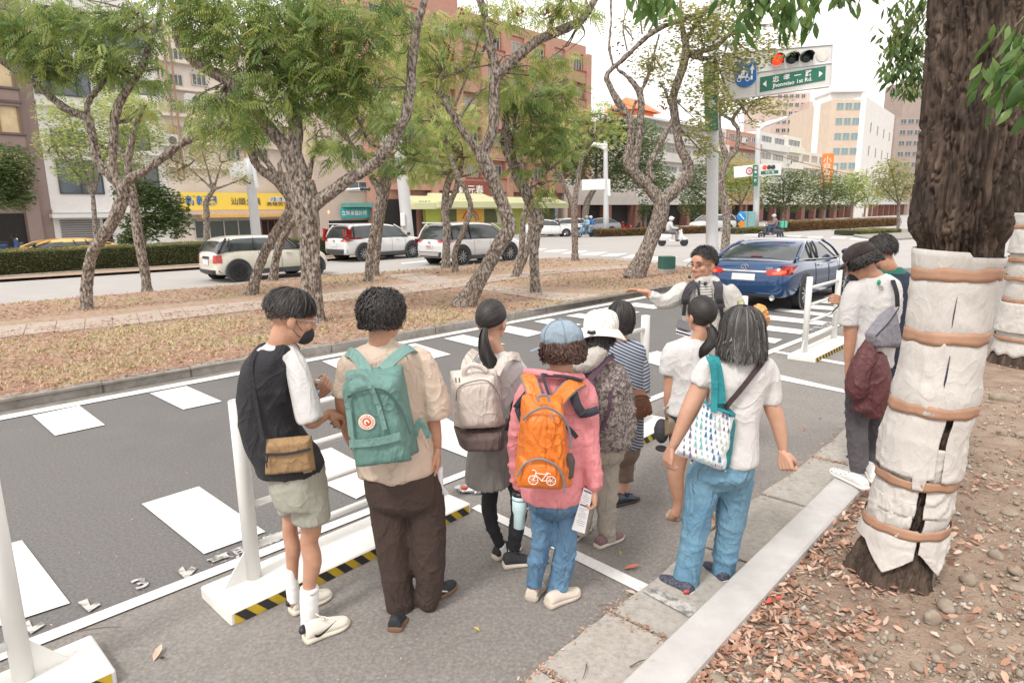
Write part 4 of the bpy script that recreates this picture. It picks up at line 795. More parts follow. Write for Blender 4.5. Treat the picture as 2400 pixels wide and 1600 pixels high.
for i,u in enumerate((.50,.635,.765,.91)):
    c=ats(u,.235-.0*i,.0);on=i==0
    if i < 3:
        lens=obj('lamp_lens',lathe([(.0,.06),(.10,.05),(.155,.02),(.16,0)],c,24,ns),mat('lamp_red',(.8,.05,.02),.4,emit=(1,.035,.012),estr=1.1) if on else mat('lamp_dark',(.03,.045,.045),.25),sp,smooth=True)
        V,F=[],[]
        for j in range(19):
            t=math.pi*(j/18*1.35-.175);d=_unit(ats(1,.2)-ats(0,.2))*math.cos(t)+np.array([0,0,1])*math.sin(t)
            V += [c+d*.172,c+d*.172+ns*(.34 if .2 < t < 2.94 else .15)-np.array([0,0,.05])]
        obj('visor',evalmods((np.array(V),[(2*j,2*j+2,2*j+3,2*j+1) for j in range(18)]),[('SOLIDIFY',dict(thickness=.012))]),mat('visor_green',(.045,.065,.06),.5) if i else mat('visor_black',(.03,.02,.02),.5),sp,smooth=True)
    else:obj('blank_disc',lathe([(.0,.02),(.165,.02),(.165,0)],c,28,ns),mat('blank_cream',(.62,.60,.55),.6),sp)
    if 0:
        for a_ in range(3):
            for b_ in range(6 if a_ else 1):rr_=a_*.052;t=b_*math.pi/3+a_;obj('lamp_cell',ell(c+_unit(ats(1,.2)-ats(0,.2))*rr_*math.cos(t)+np.array([0,0,1])*rr_*math.sin(t)+ns*.062,(.013,.013,.013),None,6,4),mat('lamp_cell',(1,.4,.25),.4,emit=(1,.25,.12),estr=4),sp)
atg,ng=quadmap([ats(.345,.60,.02),ats(.945,.50,.02),ats(.945,.84,.02),ats(.345,1.0*.93,.02)])
obj('name_board',poly([atg(0,0),atg(1,0),atg(1,1),atg(0,1)]),M_sgreen,sp);textq(atg,ns,'忠  孝  一  路',.19,.80,.30,1,.02,.012,parent=sp,squash=.95);textq(atg,ns,'Jhongsiao 1st Rd.',.19,.80,.77,1,.02,.012,parent=sp,squash=.95)
for s in (0,1):obj('arrow',(np.array([atg(.04 if not s else .96,.5,.008),atg(.10 if not s else .90,.28,.008),atg(.10 if not s else .90,.72,.008)]),[(0,1,2) if s else (0,2,1)]),M_wlet,sp)
cb=ats(.215,.47,.02);ub,vb=_unit(ats(1,.5)-ats(0,.5)),np.array([0,0,1.0]);put=lambda VF,c=cb:(c+VF[0][:,:1]*ub+VF[0][:,1:2]*vb+ns*.01+VF[0][:,2:3]*ns,VF[1])
obj('blue_disc',put((np.array([[.335*math.cos(t),.40*math.sin(t),0] for t in np.linspace(0,2*math.pi,36,endpoint=False)]),[tuple(range(36))])),M_blue,sp)
def flat(*polys):return join(*[(np.array([[x,y,.006] for x,y in p]),[tuple(range(len(p)))]) for p in polys])
circ=lambda x,y,r,k=16:[(x+r*math.cos(t),y+r*math.sin(t)) for t in np.linspace(0,2*math.pi,k,endpoint=False)]
ringp=lambda x,y,r,w:[[(x+rr_*math.cos(t+dt),y+rr_*math.sin(t+dt)) for rr_,dt in ((r,0),(r,.42),(r-w,.42),(r-w,0))] for t in np.linspace(0,2*math.pi,15,endpoint=False)]
obj('rider_symbol',put(flat(*ringp(-.19,-.17,.062,.022),*ringp(.045,-.17,.062,.022),[(-.22,-.10),(-.10,-.14),(.03,-.12),(.06,-.03),(.03,-.02),(-.02,-.08),(-.12,-.06),(-.20,-.02)],[(-.14,-.05),(-.05,-.06),(-.04,.07),(-.10,.10),(-.15,.04)],[(-.05,.05),(.03,.0),(.04,.02),(-.03,.08)],circ(-.08,.135,.035))),M_wlet,sp)
obj('lane_arrow',put(flat([(.13,-.2),(.19,-.2),(.185,.08),(.23,.06),(.165,.24),(.10,.06),(.14,.08)],[(-.02,.24),(.10,.28),(.10,.33),(-.02,.29)])),M_wlet,sp)
atv,nv=quadmap([PV(1651,147,YP-.3),PV(1678,145,YP-.25),PV(1684,305,YP-.25),PV(1656,307,YP-.3)])
obj('vertical_name_board',(np.array([atv(u,v,o) for o in (0,-.1) for u,v in ((0,0),(1,0),(1,1),(0,1))]),[(0,1,2,3),(7,6,5,4),(0,4,5,1),(1,5,6,2),(2,6,7,3),(3,7,4,0)]),M_sgreen,sp)
for i,ch in enumerate('民族路'):textq(atv,nv,ch,.2,.8,.14+.23*i,1,.01,.01,parent=sp)
gb=empty('utility_box',G(1565,630,MZ),'small dark green utility box on a concrete foot, behind the guide’s arm','utility box');bY=20.2;q=lambda x,y,Y=bY:PV(x,y,Y)
obj('cabinet',box(q(1566,617)+[0,.2,0],(.44,.38,.42),(_unit([1,.25,0]),_unit([-.25,1,0]),(0,0,1)),bev=.02),mat('cabinet_green',(.035,.13,.10),.6,.1,5),gb);obj('foot',box(q(1566,637)+[0,.2,0],(.52,.46,.16),(_unit([1,.25,0]),_unit([-.25,1,0]),(0,0,1))),MATS['plinth'],gb)
def pole(name,label,base,top,Y,r0,r1,cat,m=M_gpole,group=None):
    b=PV(base[0],base[1],Y);b[2]=0;r=empty(name,b,label,cat,group);obj('pole',tube([b,PV(*top,Y)],[r0,r1],16,6),m,r,smooth=True);return r
def board(r,quad,Y,m,name='sign_back',dep=.08):
    at,n=quadmap([PV(x,y,Y) for x,y in quad]);obj(name,(np.array([at(u,v,o) for o in (0,-dep) for u,v in ((0,0),(1,0),(1,1),(0,1))]),[(0,1,2,3),(7,6,5,4),(0,4,5,1),(1,5,6,2),(2,6,7,3),(3,7,4,0)]),m,r);return at,n
r=pole('sign_pole','thick pale pole with a blank white board back, rising behind the cream car',(606,600),(582,371),33,.26,.20,'sign pole');board(r,[(536,384),(579,375),(584,413),(540,418)],32.9,M_sback);obj('conduit',tube([PV(603,441,32.6),PV(592,378,32.6)],.09,8),M_sback,r)
r=pole('sign_pole','tall pale pole between the two white estate cars',(960,590),(925,240),36,.34,.26,'sign pole');obj('hatch',box(PV(944,515,35.6),(.25,.15,.7),bev=.03),M_sback,r)
r=pole('street_lamp','slender street lamp with a curved white head and a blank board, mid street',(1421,540),(1419,330),55,.25,.16,'street lamp');board(r,[(1364,421),(1418,419),(1418,444),(1364,446)],54.8,M_sback);board(r,[(1423,419),(1430,420),(1431,460),(1424,458)],54.8,M_sback)
obj('lamp_arm',tube([PV(1419,350,55),PV(1408,342,55),PV(1390,337,55)],[.16,.2,.12],8,8),M_wlet,r,smooth=True);obj('lamp_head',ell(PV(1400,340,55),(.9,.3,.12),None,14,8),M_wlet,r,smooth=True)
r=pole('traffic_signal','distant signal pole with white boards, a speed limit sign and three lamps',(1771,537),(1778,285),62,.30,.22,'traffic signal')
a1,n1=board(r,[(1720,391),(1768,386),(1768,412),(1721,417)],61.5,M_wlet,'sign_board');a2,n2=board(r,[(1779,385),(1832,383),(1831,410),(1779,413)],61.5,M_spanel,'signal_board');a3,n3=board(r,[(1765,387),(1776,387),(1776,436),(1765,436)],61.0,M_sgreen,'vertical_name_board')
cc=a1(.75,.5,.03);obj('limit_ring',tube([cc+[.29*math.cos(t),0,.29*math.sin(t)] for t in np.linspace(0,2*math.pi,21)],.045,6,caps=False),mat('ring_red',(.6,.04,.04),.5),r);textq(a1,n1,'50',.70,.81,.5,1,.02,.05,M_blk,r)
for i,u in enumerate((.24,.44,.62)):obj('lamp_lens',ell(a2(u,.28,.06),(.2,.08,.2),None,12,8),MATS['lamp_red'] if i==0 else MATS['lamp_dark'],r)
at4,_n=quadmap([a2(.08,.6,.03),a2(.86,.58,.03),a2(.86,.85,.03),a2(.08,.88,.03)]);obj('name_board',poly([at4(0,0),at4(1,0),at4(1,1),at4(0,1)]),M_sgreen,r);textq(at4,n2,'中正一路',.25,.75,.5,1,.01,.03,parent=r)
for i,ch in enumerate('忠孝一路'):textq(a3,n3,ch,.2,.8,.14+.2*i,1,.02,.04,parent=r)
obj('lamp_arm',tube([PV(1778,305,62),PV(1795,292,62),PV(1842,279,62)],[.12,.22,.12],8,8),M_wlet,r,smooth=True);obj('lamp_head',ell(PV(1815,286,62),(1.3,.4,.16),np.array([[.94,0,.34],[0,1,0],[-.34,0,.94]]),14,8),M_wlet,r,smooth=True)
r=pole('keep_right_sign','round blue arrow sign above an orange diamond, by the far corner',(1737,540),(1738,500),58,.06,.06,'road sign');c=PV(1738,508,57.8);obj('arrow_disc',ell(c,(.42,.05,.46),None,24,8),mat('sign_blue_bright',(.01,.22,.55),.5),r);obj('arrow',tube([c+[-.2,-.06,.22],c+[.2,-.06,-.22]],.05,6),M_wlet,r);obj('diamond',box(PV(1738,525,57.7),(.5,.04,.5),((.7,0,.7),(0,1,0),(-.7,0,.7))),mat('sign_orange',(.65,.22,.02),.5),r)
r=empty('roadside_cabinet',G(1752,540),'tall pale turquoise cabinet beside the blue arrow sign','cabinet');obj('cabinet',box(PV(1752,516,60),(1.2,.8,1.55),bev=.03),mat('cabinet_aqua',(.20,.36,.36),.6),r);obj('door_line',box(PV(1752,516,59.55),(.03,.02,1.5)),mat('aqua_dark',(.10,.2,.2),.6),r)
# ------------------------------------------------------------------ the far side of the avenue
M_clad0=mat('grille_dark',(.10,.10,.10),.7)
class Plane:
    def __init__(s,px,Y,d=None):s.o=PV(px,500,Y);s.d=RD if d is None else _unit(d);s.n=np.array([s.d[1],-s.d[0],0])
    def at(s,px,py,off=0):
        w=ray(px,py);c=np.array([0,0,CH]);o=s.o+s.n*off;t=np.dot(o-c,s.n)/np.dot(w,s.n);p=c+w*t;return float(np.dot(p-s.o,s.d)),float(p[2])
    def P(s,a,z,off=0):q=s.o+s.d*a+s.n*off;return np.array([q[0],q[1],z])
M_glass=mat('window_glass',(.07,.09,.11),.12,.3,.8,spec=.8);M_frame=mat('window_frame',(.45,.42,.38),.5);M_dark=mat('dark_interior',(.02,.018,.017),.9);M_lit=mat('lit_window_tint',(.58,.46,.28),.5,.12,2)  # lit panes: lamplight from indoors is put into the warm pane colour
def wallm(name,c,**k):return mat(name,c,.85,.06,.8,layers=[(2.2,.55,.8,tuple(x*.72 for x in c),.4)],bump=.2,bscale=8,bdist=.02,**k)
def slab(pl,a0,a1,z0,z1,d0,d1,m,par,name='wall',bev=0):return obj(name,box(pl.P((a0+a1)/2,(z0+z1)/2,(d0+d1)/2),(a1-a0,abs(d1-d0),z1-z0),(pl.d,pl.n,(0,0,1)),bev=bev),m,par)
def win(pl,a0,a1,z0,z1,par,glass=None,frame=None,mull=1,off=.0,rec=.12):
    a0,a1=sorted((a0,a1));z0,z1=sorted((z0,z1));w=.07;L=[((a0,a1),(z0,z0+w)),((a0,a1),(z1-w,z1)),((a0,a0+w),(z0+w,z1-w)),((a1-w,a1),(z0+w,z1-w))]+[((a0+(a1-a0)*(i+1)/(mull+1)-w/2,a0+(a1-a0)*(i+1)/(mull+1)+w/2),(z0+w,z1-w)) for i in range(mull)]
    f=obj('window',join(*[box(pl.P((x[0]+x[1])/2,(z[0]+z[1])/2,off+.05),(x[1]-x[0],.10,z[1]-z[0]),(pl.d,pl.n,(0,0,1))) for x,z in L]),frame or M_frame,par)
    obj('pane',box(pl.P((a0+a1)/2,(z0+z1)/2,off+.02),(a1-a0-w,.03,z1-z0-w),(pl.d,pl.n,(0,0,1))),glass or M_glass,f)
def pxwin(pl,x0,y0,x1,y1,par,**k):
    a0=pl.at(x0,(y0+y1)/2)[0];a1=pl.at(x1,(y0+y1)/2)[0];xm=(x0+x1)/2;win(pl,a0,a1,pl.at(xm,y1)[1],pl.at(xm,y0)[1],par,**k)
def bld(pl,x0,x1,ytop,m,label,xr=None,depth=14,name='building',a=None):
    a0,a1=a or (pl.at(x0,480)[0],pl.at(x1,480)[0]);xr=xr if xr is not None else x0;zt_=pl.at(xr,ytop)[1];r=empty(name,pl.P((a0+a1)/2,0,-depth/2),label,'building');slab(pl,a0+.01,a1-.01,0,zt_,-depth,0,m,r);return r,a0,a1,zt_
def wgrid(pl,r,a0,a1,zs,n,w,h,**k):
    for z in zs:
        for i in range(n):c=a0+(a1-a0)*(i+.5)/n;win(pl,c-w/2,c+w/2,z,z+h,r,**k)
PA=Plane(200,41)
# brown block, white stone block
r,a0,a1,zt_=bld(PA,-260,118,-420,wallm('brown_stone',(0.27,0.20,0.18)),'brown stone block at the far left with glowing bay windows',xr=60)
for k_ in range(5):
    zb_=PA.at(20,425-105*k_)[1];zc=zb_+1.75
    for e_ in (a1-3.9,a1-8.2):slab(PA,e_,e_+3.0,zb_-.9,zb_,0,.9,MATS['brown_stone'],r,'bay_parapet',.03);slab(PA,e_-.1,e_+3.1,zb_,zb_+.1,0,1.0,mat('ledge_dark',(.12,.09,.085),.8),r,'ledge');slab(PA,e_-.1,e_+3.1,zc,zc+.14,0,1.0,MATS['ledge_dark'],r,'ledge');win(PA,e_+.1,e_+2.9,zb_+.1,zc,r,glass=M_lit,frame=mat('frame_bronze',(.25,.15,.06),.5),mull=2,off=.6)
slab(PA,a1-1.3,a1-.6,0,zt_,0,.25,MATS['brown_stone'],r,'pilaster');slab(PA,a1-11,a1-1.4,.1,PA.at(60,500)[1],0,.05,M_dark,r,'porch');slab(PA,a1-7.5,a1-4.6,.1,2.6,.05,.1,mat('gate_brass',(.35,.22,.09),.5),r,'gate')
r,a0,a1,zt_=bld(PA,118,400,-35,wallm('white_stone',(0.68,0.66,0.64)),'white stone block with dark glazing and a grey roller door',xr=120)
for q in ((75,136,208,224,3),(228,184,362,222,3),(85,20,205,90,3),(240,70,350,125,3),(120,306,200,348,1),(135,375,240,455,1),(260,300,350,350,2),(270,385,372,455,2)):pxwin(PA,*q[:4],r,mull=q[4],frame=mat('frame_dark',(.05,.055,.06),.5))
am=PA.at(140,480)[0]
for y in (232,243,255):z=PA.at(290,y)[1];slab(PA,PA.at(228,240)[0],a1-.2,z,z+.28,0,.45,MATS['white_stone'],r,'balcony_rail')
for z in (PA.at(120,490)[1],PA.at(110,355)[1]+.3,PA.at(90,238)[1]):slab(PA,a0,a1-.1,z-.25,z,0,.3,MATS['white_stone'],r,'ledge')
g0,g1=PA.at(143,540)[0],PA.at(236,540)[0];z=PA.at(200,514)[1]
for i in range(14):slab(PA,g0,g1,z*i/14+.02,z*(i+1)/14-.03,.0,.06,mat('shutter_grey',(.16,.15,.15),.5),r,'shutter_slat')
slab(PA,g1+.2,PA.at(262,540)[0],0,z,0,.05,M_dark,r,'doorway');slab(PA,g0-.5,PA.at(270,540)[0],z+.1,z+.35,0,.9,M_spanel,r,'awning')
# cream block with the yellow restaurant sign
r,a0,a1,zt_=bld(PA,400,800,50,wallm('cream_render',(0.66,0.59,0.53)),'cream apartment block above a yellow restaurant sign',xr=400)
for i,y in enumerate((180,240,300,120,355)):
    for x in (385,440,520,585,650,725):pxwin(PA,x+8,y-6,x+42,y+22,r,mull=2,glass=M_glass if (x+i) % 3 else M_lit)
    z=PA.at(500,y+36)[1];slab(PA,a0,a1-.05,z-.2,z,0,.5,MATS['cream_render'],r,'ledge')
for x in (398,412,560,700):aa=PA.at(x,300)[0];obj('drain_pipe',tube([PA.P(aa,4.5,.55),PA.P(aa,zt_-1,.55)],.07,6),mat('rust_pipe',(.30,.18,.12),.8),r)
Mys=mat('sign_yellow',(.80,.58,.08),.5,.03);a_0,a_1=PA.at(419,470)[0],PA.at(772,470)[0];zz=(PA.at(420,493)[1],PA.at(420,451)[1]);slab(PA,a_0,a_1,zz[0],zz[1],.3,.75,Mys,r,'sign_board')
def ptext(pl,s,x0,x1,y,m,par,off,size=None,name='lettering',sq=1,bold=.01):
    a0,a1=pl.at(x0,y,off)[0],pl.at(x1,y,off)[0];z=pl.at((x0+x1)/2,y,off)[1];V,F=textmesh(s,1,bold=bold);V=V-[(V[:,0].min()+V[:,0].max())/2,(V[:,1].min()+V[:,1].max())/2,0];k=(a1-a0)/np.ptp(V[:,0])
    obj(name,(np.array([pl.P((a0+a1)/2+v[0]*k,z+v[1]*k*sq,off) for v in V]),F),m,par)
Mbl=mat('sign_text_blue',(.02,.13,.42),.6);Mbk=mat('sign_text_brown',(.10,.07,.05),.6)
ptext(PA,'新新園',435,508,470,Mbl,r,.78,sq=.95,bold=.03);ptext(PA,'汕頭火鍋',541,610,472,Mbk,r,.78);slab(PA,PA.at(624,468)[0],PA.at(700,468)[0],PA.at(650,471,.7)[1],PA.at(650,463,.7)[1],.75,.78,Mbl,r,'blue_strip');ptext(PA,'沙茶專賣',628,690,467.5,M_wlet,r,.80,sq=.8);ptext(PA,'高雄民生店',625,690,478,Mbk,r,.78,sq=.7)
slab(PA,a_0,a_1,PA.at(500,503)[1],zz[0]-.02,0,1.1,mat('awning_pink',(.56,.42,.34),.8),r,'awning');slab(PA,a_0+1,a_1,PA.at(500,510)[1],PA.at(500,503)[1],.3,1.3,mat('awning_orange',(.62,.38,.10),.7),r,'awning_edge')
pxwin(PA,455,515,590,558,r,mull=3,glass=mat('shop_glass',(.05,.065,.06),.15));pxwin(PA,612,514,660,575,r,mull=2,frame=mat('frame_red',(.22,.07,.05),.6),glass=M_dark);slab(PA,PA.at(690,540)[0],a1-.3,.1,PA.at(700,512)[1],0,.04,M_dark,r,'doorway')
# small block with the teal clinic sign, then the red brick corner block
PB=Plane(1150,62)
r,a0,a1,zt_=bld(PB,740,868,300,wallm('beige_render',(0.47,0.38,0.32)),'small beige shop house with a teal sign and awning',xr=800);slab(PB,PB.at(798,500)[0],a1-.3,PB.at(830,511)[1],PB.at(830,488)[1],0,.4,mat('sign_teal',(.03,.30,.31),.5),r,'sign_board');ptext(PB,'立祥身醫診所',801,860,499,M_wlet,r,.43);slab(PB,PB.at(800,480)[0],a1-.5,PB.at(830,486)[1],PB.at(830,476)[1],0,1.2,mat('awning_teal',(.10,.28,.25),.7),r,'awning');pxwin(PB,815,425,862,448,r);pxwin(PB,800,350,850,375,r);slab(PB,a0+1,a1-.3,.1,PB.at(830,516)[1],0,.04,M_dark,r,'doorway')
Mrb=mat('red_brick_hazed',(.40,.125,.075),.8,ramp=[(.3,(.40,.215,.16)),(.7,(.47,.265,.205))],scale=3,layers=[(.4,.5,.8,(.50,.27,.21),.5)],bump=.2,bscale=20,bdist=.02);Mrd=mat('red_brick_dark',(.25,.075,.05),.8,.1,3)  # brick lightened: the haze of distance is mixed into its colour
r,a0,a1,zt_=bld(PB,868,1366,130,Mrb,'red brick corner block above the pale green shop awning',xr=1366);aL,aR=a0,a1;a_t=PB.at(1110,60)[0];slab(PB,a_t-9,a_t,zt_,zt_+4.2,-10,-2,Mrb,r,'roof_house');slab(PB,a0,a1+.1,zt_,zt_+.9,-.3,.15,Mrb,r,'parapet')
zg=PB.at(1150,447)[1];fh=(zt_-zg)/5.0;nb=9
for j in range(5):
    z=zg+fh*j;slab(PB,a0,a1+.2,z-.1,z+1.0,.02,.55,Mrb,r,'spandrel');slab(PB,a0,a1+.2,z+1.0,z+1.12,.02,.62,Mrd,r,'ledge')
    for i in range(nb):c=a0+(a1-a0)*(i+.5)/nb;w_=(a1-a0)/nb;win(PB,c-w_*.32,c+w_*.32,z+1.12,z+fh-.5,r,mull=3,glass=mat('hung_curtain',(.33,.31,.28),.4,.2,1.5) if (i+j) % 2 else M_glass,off=.03)
for i in range(nb+1):c=a0+(a1-a0)*i/nb;slab(PB,c-.35,c+.35,0,zt_,0,.75,Mrb,r,'pier')
ag=mat('awning_lime',(.56,.57,.34),.6,.03);x_0,x_1=PB.at(958,480,1.8)[0],PB.at(1318,480,1.8)[0];z0_,z1_=PB.at(1150,489,2.6)[1],PB.at(1150,461,1.2)[1]
def wedge(pl,a0,a1,z0,z1,d0,d1,e=.6):V=[pl.P(a,z,d) for a,z,d in ((a0,z0,d1),(a1,z0,d1),(a1,z0,d0),(a0,z0,d0),(a0,z0+.5,d1),(a1,z0+.5,d1),(a1-e,z1,d0+.3),(a0+e,z1,d0+.3),(a1-e,z1,d0),(a0+e,z1,d0))];return np.array(V),[(0,3,2,1),(0,1,5,4),(4,5,6,7),(7,6,8,9),(0,4,7,9,3),(1,2,8,6,5)]
obj('awning',wedge(PB,x_0,x_1,z0_,z1_,.8,2.6),ag,r);obj('awning',wedge(PB,PB.at(1012,480,2)[0],PB.at(1160,480,2)[0],z0_+.1,z1_+.25,.8,2.9),ag,r)
slab(PB,x_0+2.5,x_1,0,z0_,.5,.85,mat('shop_lime',(.45,.50,.10),.7),r,'shop_wall');slab(PB,x_0+5.5,x_1-6.5,.9,z0_-.3,.85,.9,mat('shop_cream',(.60,.58,.42),.7),r,'shop_panel')
for x in (1063,1142,1282):c=PB.at(x,520,.95)[0];obj('arched_opening',(np.array([PB.P(c+1.35*math.cos(t),1.1+2.0*math.sin(t),.96) for t in np.linspace(0,math.pi,16)]),[tuple(range(16))]),mat('arch_olive',(.10,.11,.04),.5),r)
c=PB.at(1103,515,.95)[0];obj('shop_sign_panel',(np.array([PB.P(c+x*1.7,1.0+y*2.2,.97) for x,y in ((-1,0),(1,0),(1,.8),(.8,1),(-.8,1),(-1,.8))]),[tuple(range(6))]),mat('panel_orange',(.70,.42,.08),.6),r)
for k_,cc in enumerate(((.6,.08,.06),(.7,.35,.05),(.05,.3,.5))):t=np.linspace(.15,math.pi-.3,10);obj('rainbow_band',(np.array([PB.P(c+(1.1-.16*k_)*math.cos(x),1.2+(1.1-.16*k_)*math.sin(x),.99+.01*k_) for x in t]+[PB.P(c+(.95-.16*k_)*math.cos(x),1.2+(.95-.16*k_)*math.sin(x),.99+.01*k_) for x in t[::-1]]),[tuple(range(20))]),mat('rainbow%s' % 'abc'[k_],cc,.6),r)
for s_,x0,x1,y in (('美味早餐',981,1009,475),('抓抓鴨',1075,1112,475),('美式炸雞',1126,1144,474),('鴨咪咪',1262,1294,475),('早午餐',1297,1310,475)):ptext(PB,s_,x0,x1,y,mat('letter_brown',(.22,.16,.08),.6),r,2.45,sq=1.1,bold=.02)
slab(PB,PB.at(1070,450)[0],PB.at(1140,450)[0],PB.at(1100,457,.8)[1],PB.at(1100,424,.8)[1],.55,.8,Mrd,r,'name_panel');ptext(PB,'賴元春',1075,1133,445,M_wlet,r,.9,sq=.9);slab(PB,a0+1,x_0+2,.1,3.2,.1,.2,M_dark,r,'doorway');slab(PB,PB.at(1300,520,.9)[0],PB.at(1307,520,.9)[0],1.0,3.4,.87,.92,mat('poster_blue',(.25,.35,.45),.6,.4,3),r,'poster')
# pale row of arcaded houses to the right
PC=Plane(1560,84);Mw=wallm('pale_render',(0.59,0.56,0.53));Mpil=mat('arcade_pillar',(.22,.10,.08),.8)
def rowhouse(pl,x0,x1,yt,m,label,nf,nw,roof=None,arcade=True,xr=None):
    r,a0,a1,zt_=bld(pl,x0,x1,yt,m,label,xr=xr or x0,depth=12);g=3.6;h=(zt_-g)/nf
    for j in range(nf):
        z=g+h*j;slab(pl,a0,a1-.1,z-.1,z+.95,.0,.7,m,r,'balcony');wgrid(pl,r,a0+.4,a1-.4,[z+1.05],nw,(a1-a0)/nw*.7,h-1.6,mull=2,glass=M_glass if j % 2 else MATS['hung_curtain'])
    if arcade:
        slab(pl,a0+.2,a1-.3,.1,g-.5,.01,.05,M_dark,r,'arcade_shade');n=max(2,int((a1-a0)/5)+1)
        for i in range(n):c=a0+.4+(a1-a0-.8)*i/(n-1);slab(pl,c-.35,c+.35,0,g-.2,.0,1.2,Mpil,r,'pillar')
        slab(pl,a0,a1-.05,g-.9,g-.1,.9,1.3,m,r,'fascia')
    return r,a0,a1,zt_
rowhouse(PC,1330,1478,420,wallm('grey_render',(0.50,0.46,0.42)),'low grey arcaded house beside the brick block',1,5)
r,a0,a1,z_=rowhouse(PC,1478,1648,276,Mw,'pale four-storey house behind the nearly bare tree',4,5);slab(PC,a0,a1,z_,z_+.25,-6,1.2,M_spanel,r,'canopy_roof')
t0=PC.P(PC.at(1532,270)[0],z_+.1,-3);obj('temple_roof',join(box(t0+[0,0,.6],(4.4,3.4,1.2),(RD,RN,(0,0,1))),(np.array([t0+RD*x+RN*y+[0,0,z] for x,y,z in ((-3,-2.4,1.2),(3,-2.4,1.2),(3,2.4,1.2),(-3,2.4,1.2),(-1.6,0,2.9),(1.6,0,2.9))]),[(0,1,5,4),(1,2,5),(2,3,4,5),(3,0,4)])),mat('temple_orange',(.70,.20,.07),.6),r)
rowhouse(PC,1648,1693,292,wallm('cream_row',(0.66,0.61,0.54)),'narrow cream house between the pole and the brick house',3,3)
rowhouse(PC,1693,1768,300,Mrb,'three-storey pink-brick house right of the signal pole',4,4)
rowhouse(PC,1768,1832,305,wallm('white_tile',(0.68,0.67,0.64)),'white tiled house behind the distant signal',4,2)
rowhouse(PC,1832,1868,315,wallm('cream_pale',(0.72,0.69,0.60)),'slim cream house with a dark rooftop room',4,1)
r,a0,a1,z_=rowhouse(PC,1868,1945,352,wallm('ivory_render',(0.68,0.64,0.55)),'low ivory building carrying the tall orange sign',3,4);ob=empty('orange_sign',PC.P(PC.at(1925,400,1.2)[0],0,1.2),'tall narrow orange shop sign projecting over the street','shop sign');ao=PC.at(1925,400,1.4)[0];zo0,zo1=PC.at(1925,440,1.4)[1],PC.at(1925,360,1.4)[1]
obj('sign_blade',box(PC.P(ao,(zo0+zo1)/2,2.4),(.4,2.0,zo1-zo0),(RD,RN,(0,0,1)),bev=.08),mat('sign_orange_red',(.72,.20,.04),.5),ob)
for i,ch in enumerate('小林眼鏡'):V,F=textmesh(ch,1.5,bold=.03);c=PC.P(ao,zo1-1.3-i*(zo1-zo0-1)/4.2,2.4)-RD*.23;obj('lettering',(c-RN*V[:,:1]+np.array([0,0,1])*V[:,1:2],F),mat('letter_peach',(.80,.55,.40),.6),ob)
rowhouse(PC,1945,2120,405,wallm('grey_white',(0.56,0.56,0.55)),'low white buildings at the far end of the street',2,12);rowhouse(PC,2120,2250,445,Mw,'last low row glimpsed beside the wrapped trunk',2,8)
# towers further off
def tower(x0,x1,yt,Y,m,label,nf,nw,side=None,d=None,gl=None,wf=.55,xs=None,nws=0):
    p0,p1=PV(x0,480,Y),PV(x1,480,Y);d=_unit((p1-p0)*[1,1,0]) if d is None else d;pl=Plane((x0+x1)/2,Y,d);r,a0,a1,z=bld(pl,x0,x1,yt,m,label,depth=20,xr=x0);h=(z-6)/nf
    wgrid(pl,r,a0+1,a1-1,[6+h*j+h*.35 for j in range(nf)],nw,(a1-a0)/nw*wf,h*.45,mull=1,glass=gl);return r,pl,a0,a1,z
r,pl,a0,a1,z=tower(1795,1880,218,170,wallm('pink_tile',(0.54,0.43,0.38)),'pinkish apartment tower partly behind the signal board',12,5);tower(1880,1906,238,165,MATS['pink_tile'],'lower pinkish wing with balconies beside the apartment tower',9,2,wf=.8)
tower(1903,1930,250,210,mat('curtain_blue',(.20,.34,.42),.3),'narrow blue glass tower between the pink and tan blocks',16,3,gl=mat('blue_glass',(.12,.25,.36),.15),wf=.9)
r,pl,a0,a1,z=tower(1929,2008,235,140,wallm('tan_tile',(.54,.44,.35)),'tan eight-storey block with turquoise windows and a white end wall',6,3,gl=mat('turquoise_glass',(.17,.28,.31),.2),wf=.6)
pe=pl.P(a1,0,0);pl2=Plane(2008,140,[.62,.78,0]);b0=pl2.at(2008,480)[0];b1=pl2.at(2076,480)[0];slab(pl2,b0,b1,0,z+.5,-10,0,wallm('white_gable',(0.74,0.72,0.68)),r,'end_wall');wgrid(pl2,r,b0+3,b1-1,[z-6-4.8*j for j in range(5)],4,.9,2.0,mull=0);slab(pl,a1-7,a1-.5,z,z+6,-9,-1,MATS['white_gable'],r,'roof_tower');slab(pl,a0,a0+7,z+1.5,z+1.8,-8,0,M_gpole,r,'roof_canopy')
r,pl,a0,a1,z=tower(2080,2200,275,175,wallm('mauve_tile',(0.34,0.27,0.24)),'brown tiled office block close to the trunk',7,6,wf=.7);slab(pl,a0+2,a0+13,z,z+9,-10,-1,MATS['mauve_tile'],r,'roof_tower')
Mac=mat('air_conditioner',(.52,.51,.48),.6,.05,6)
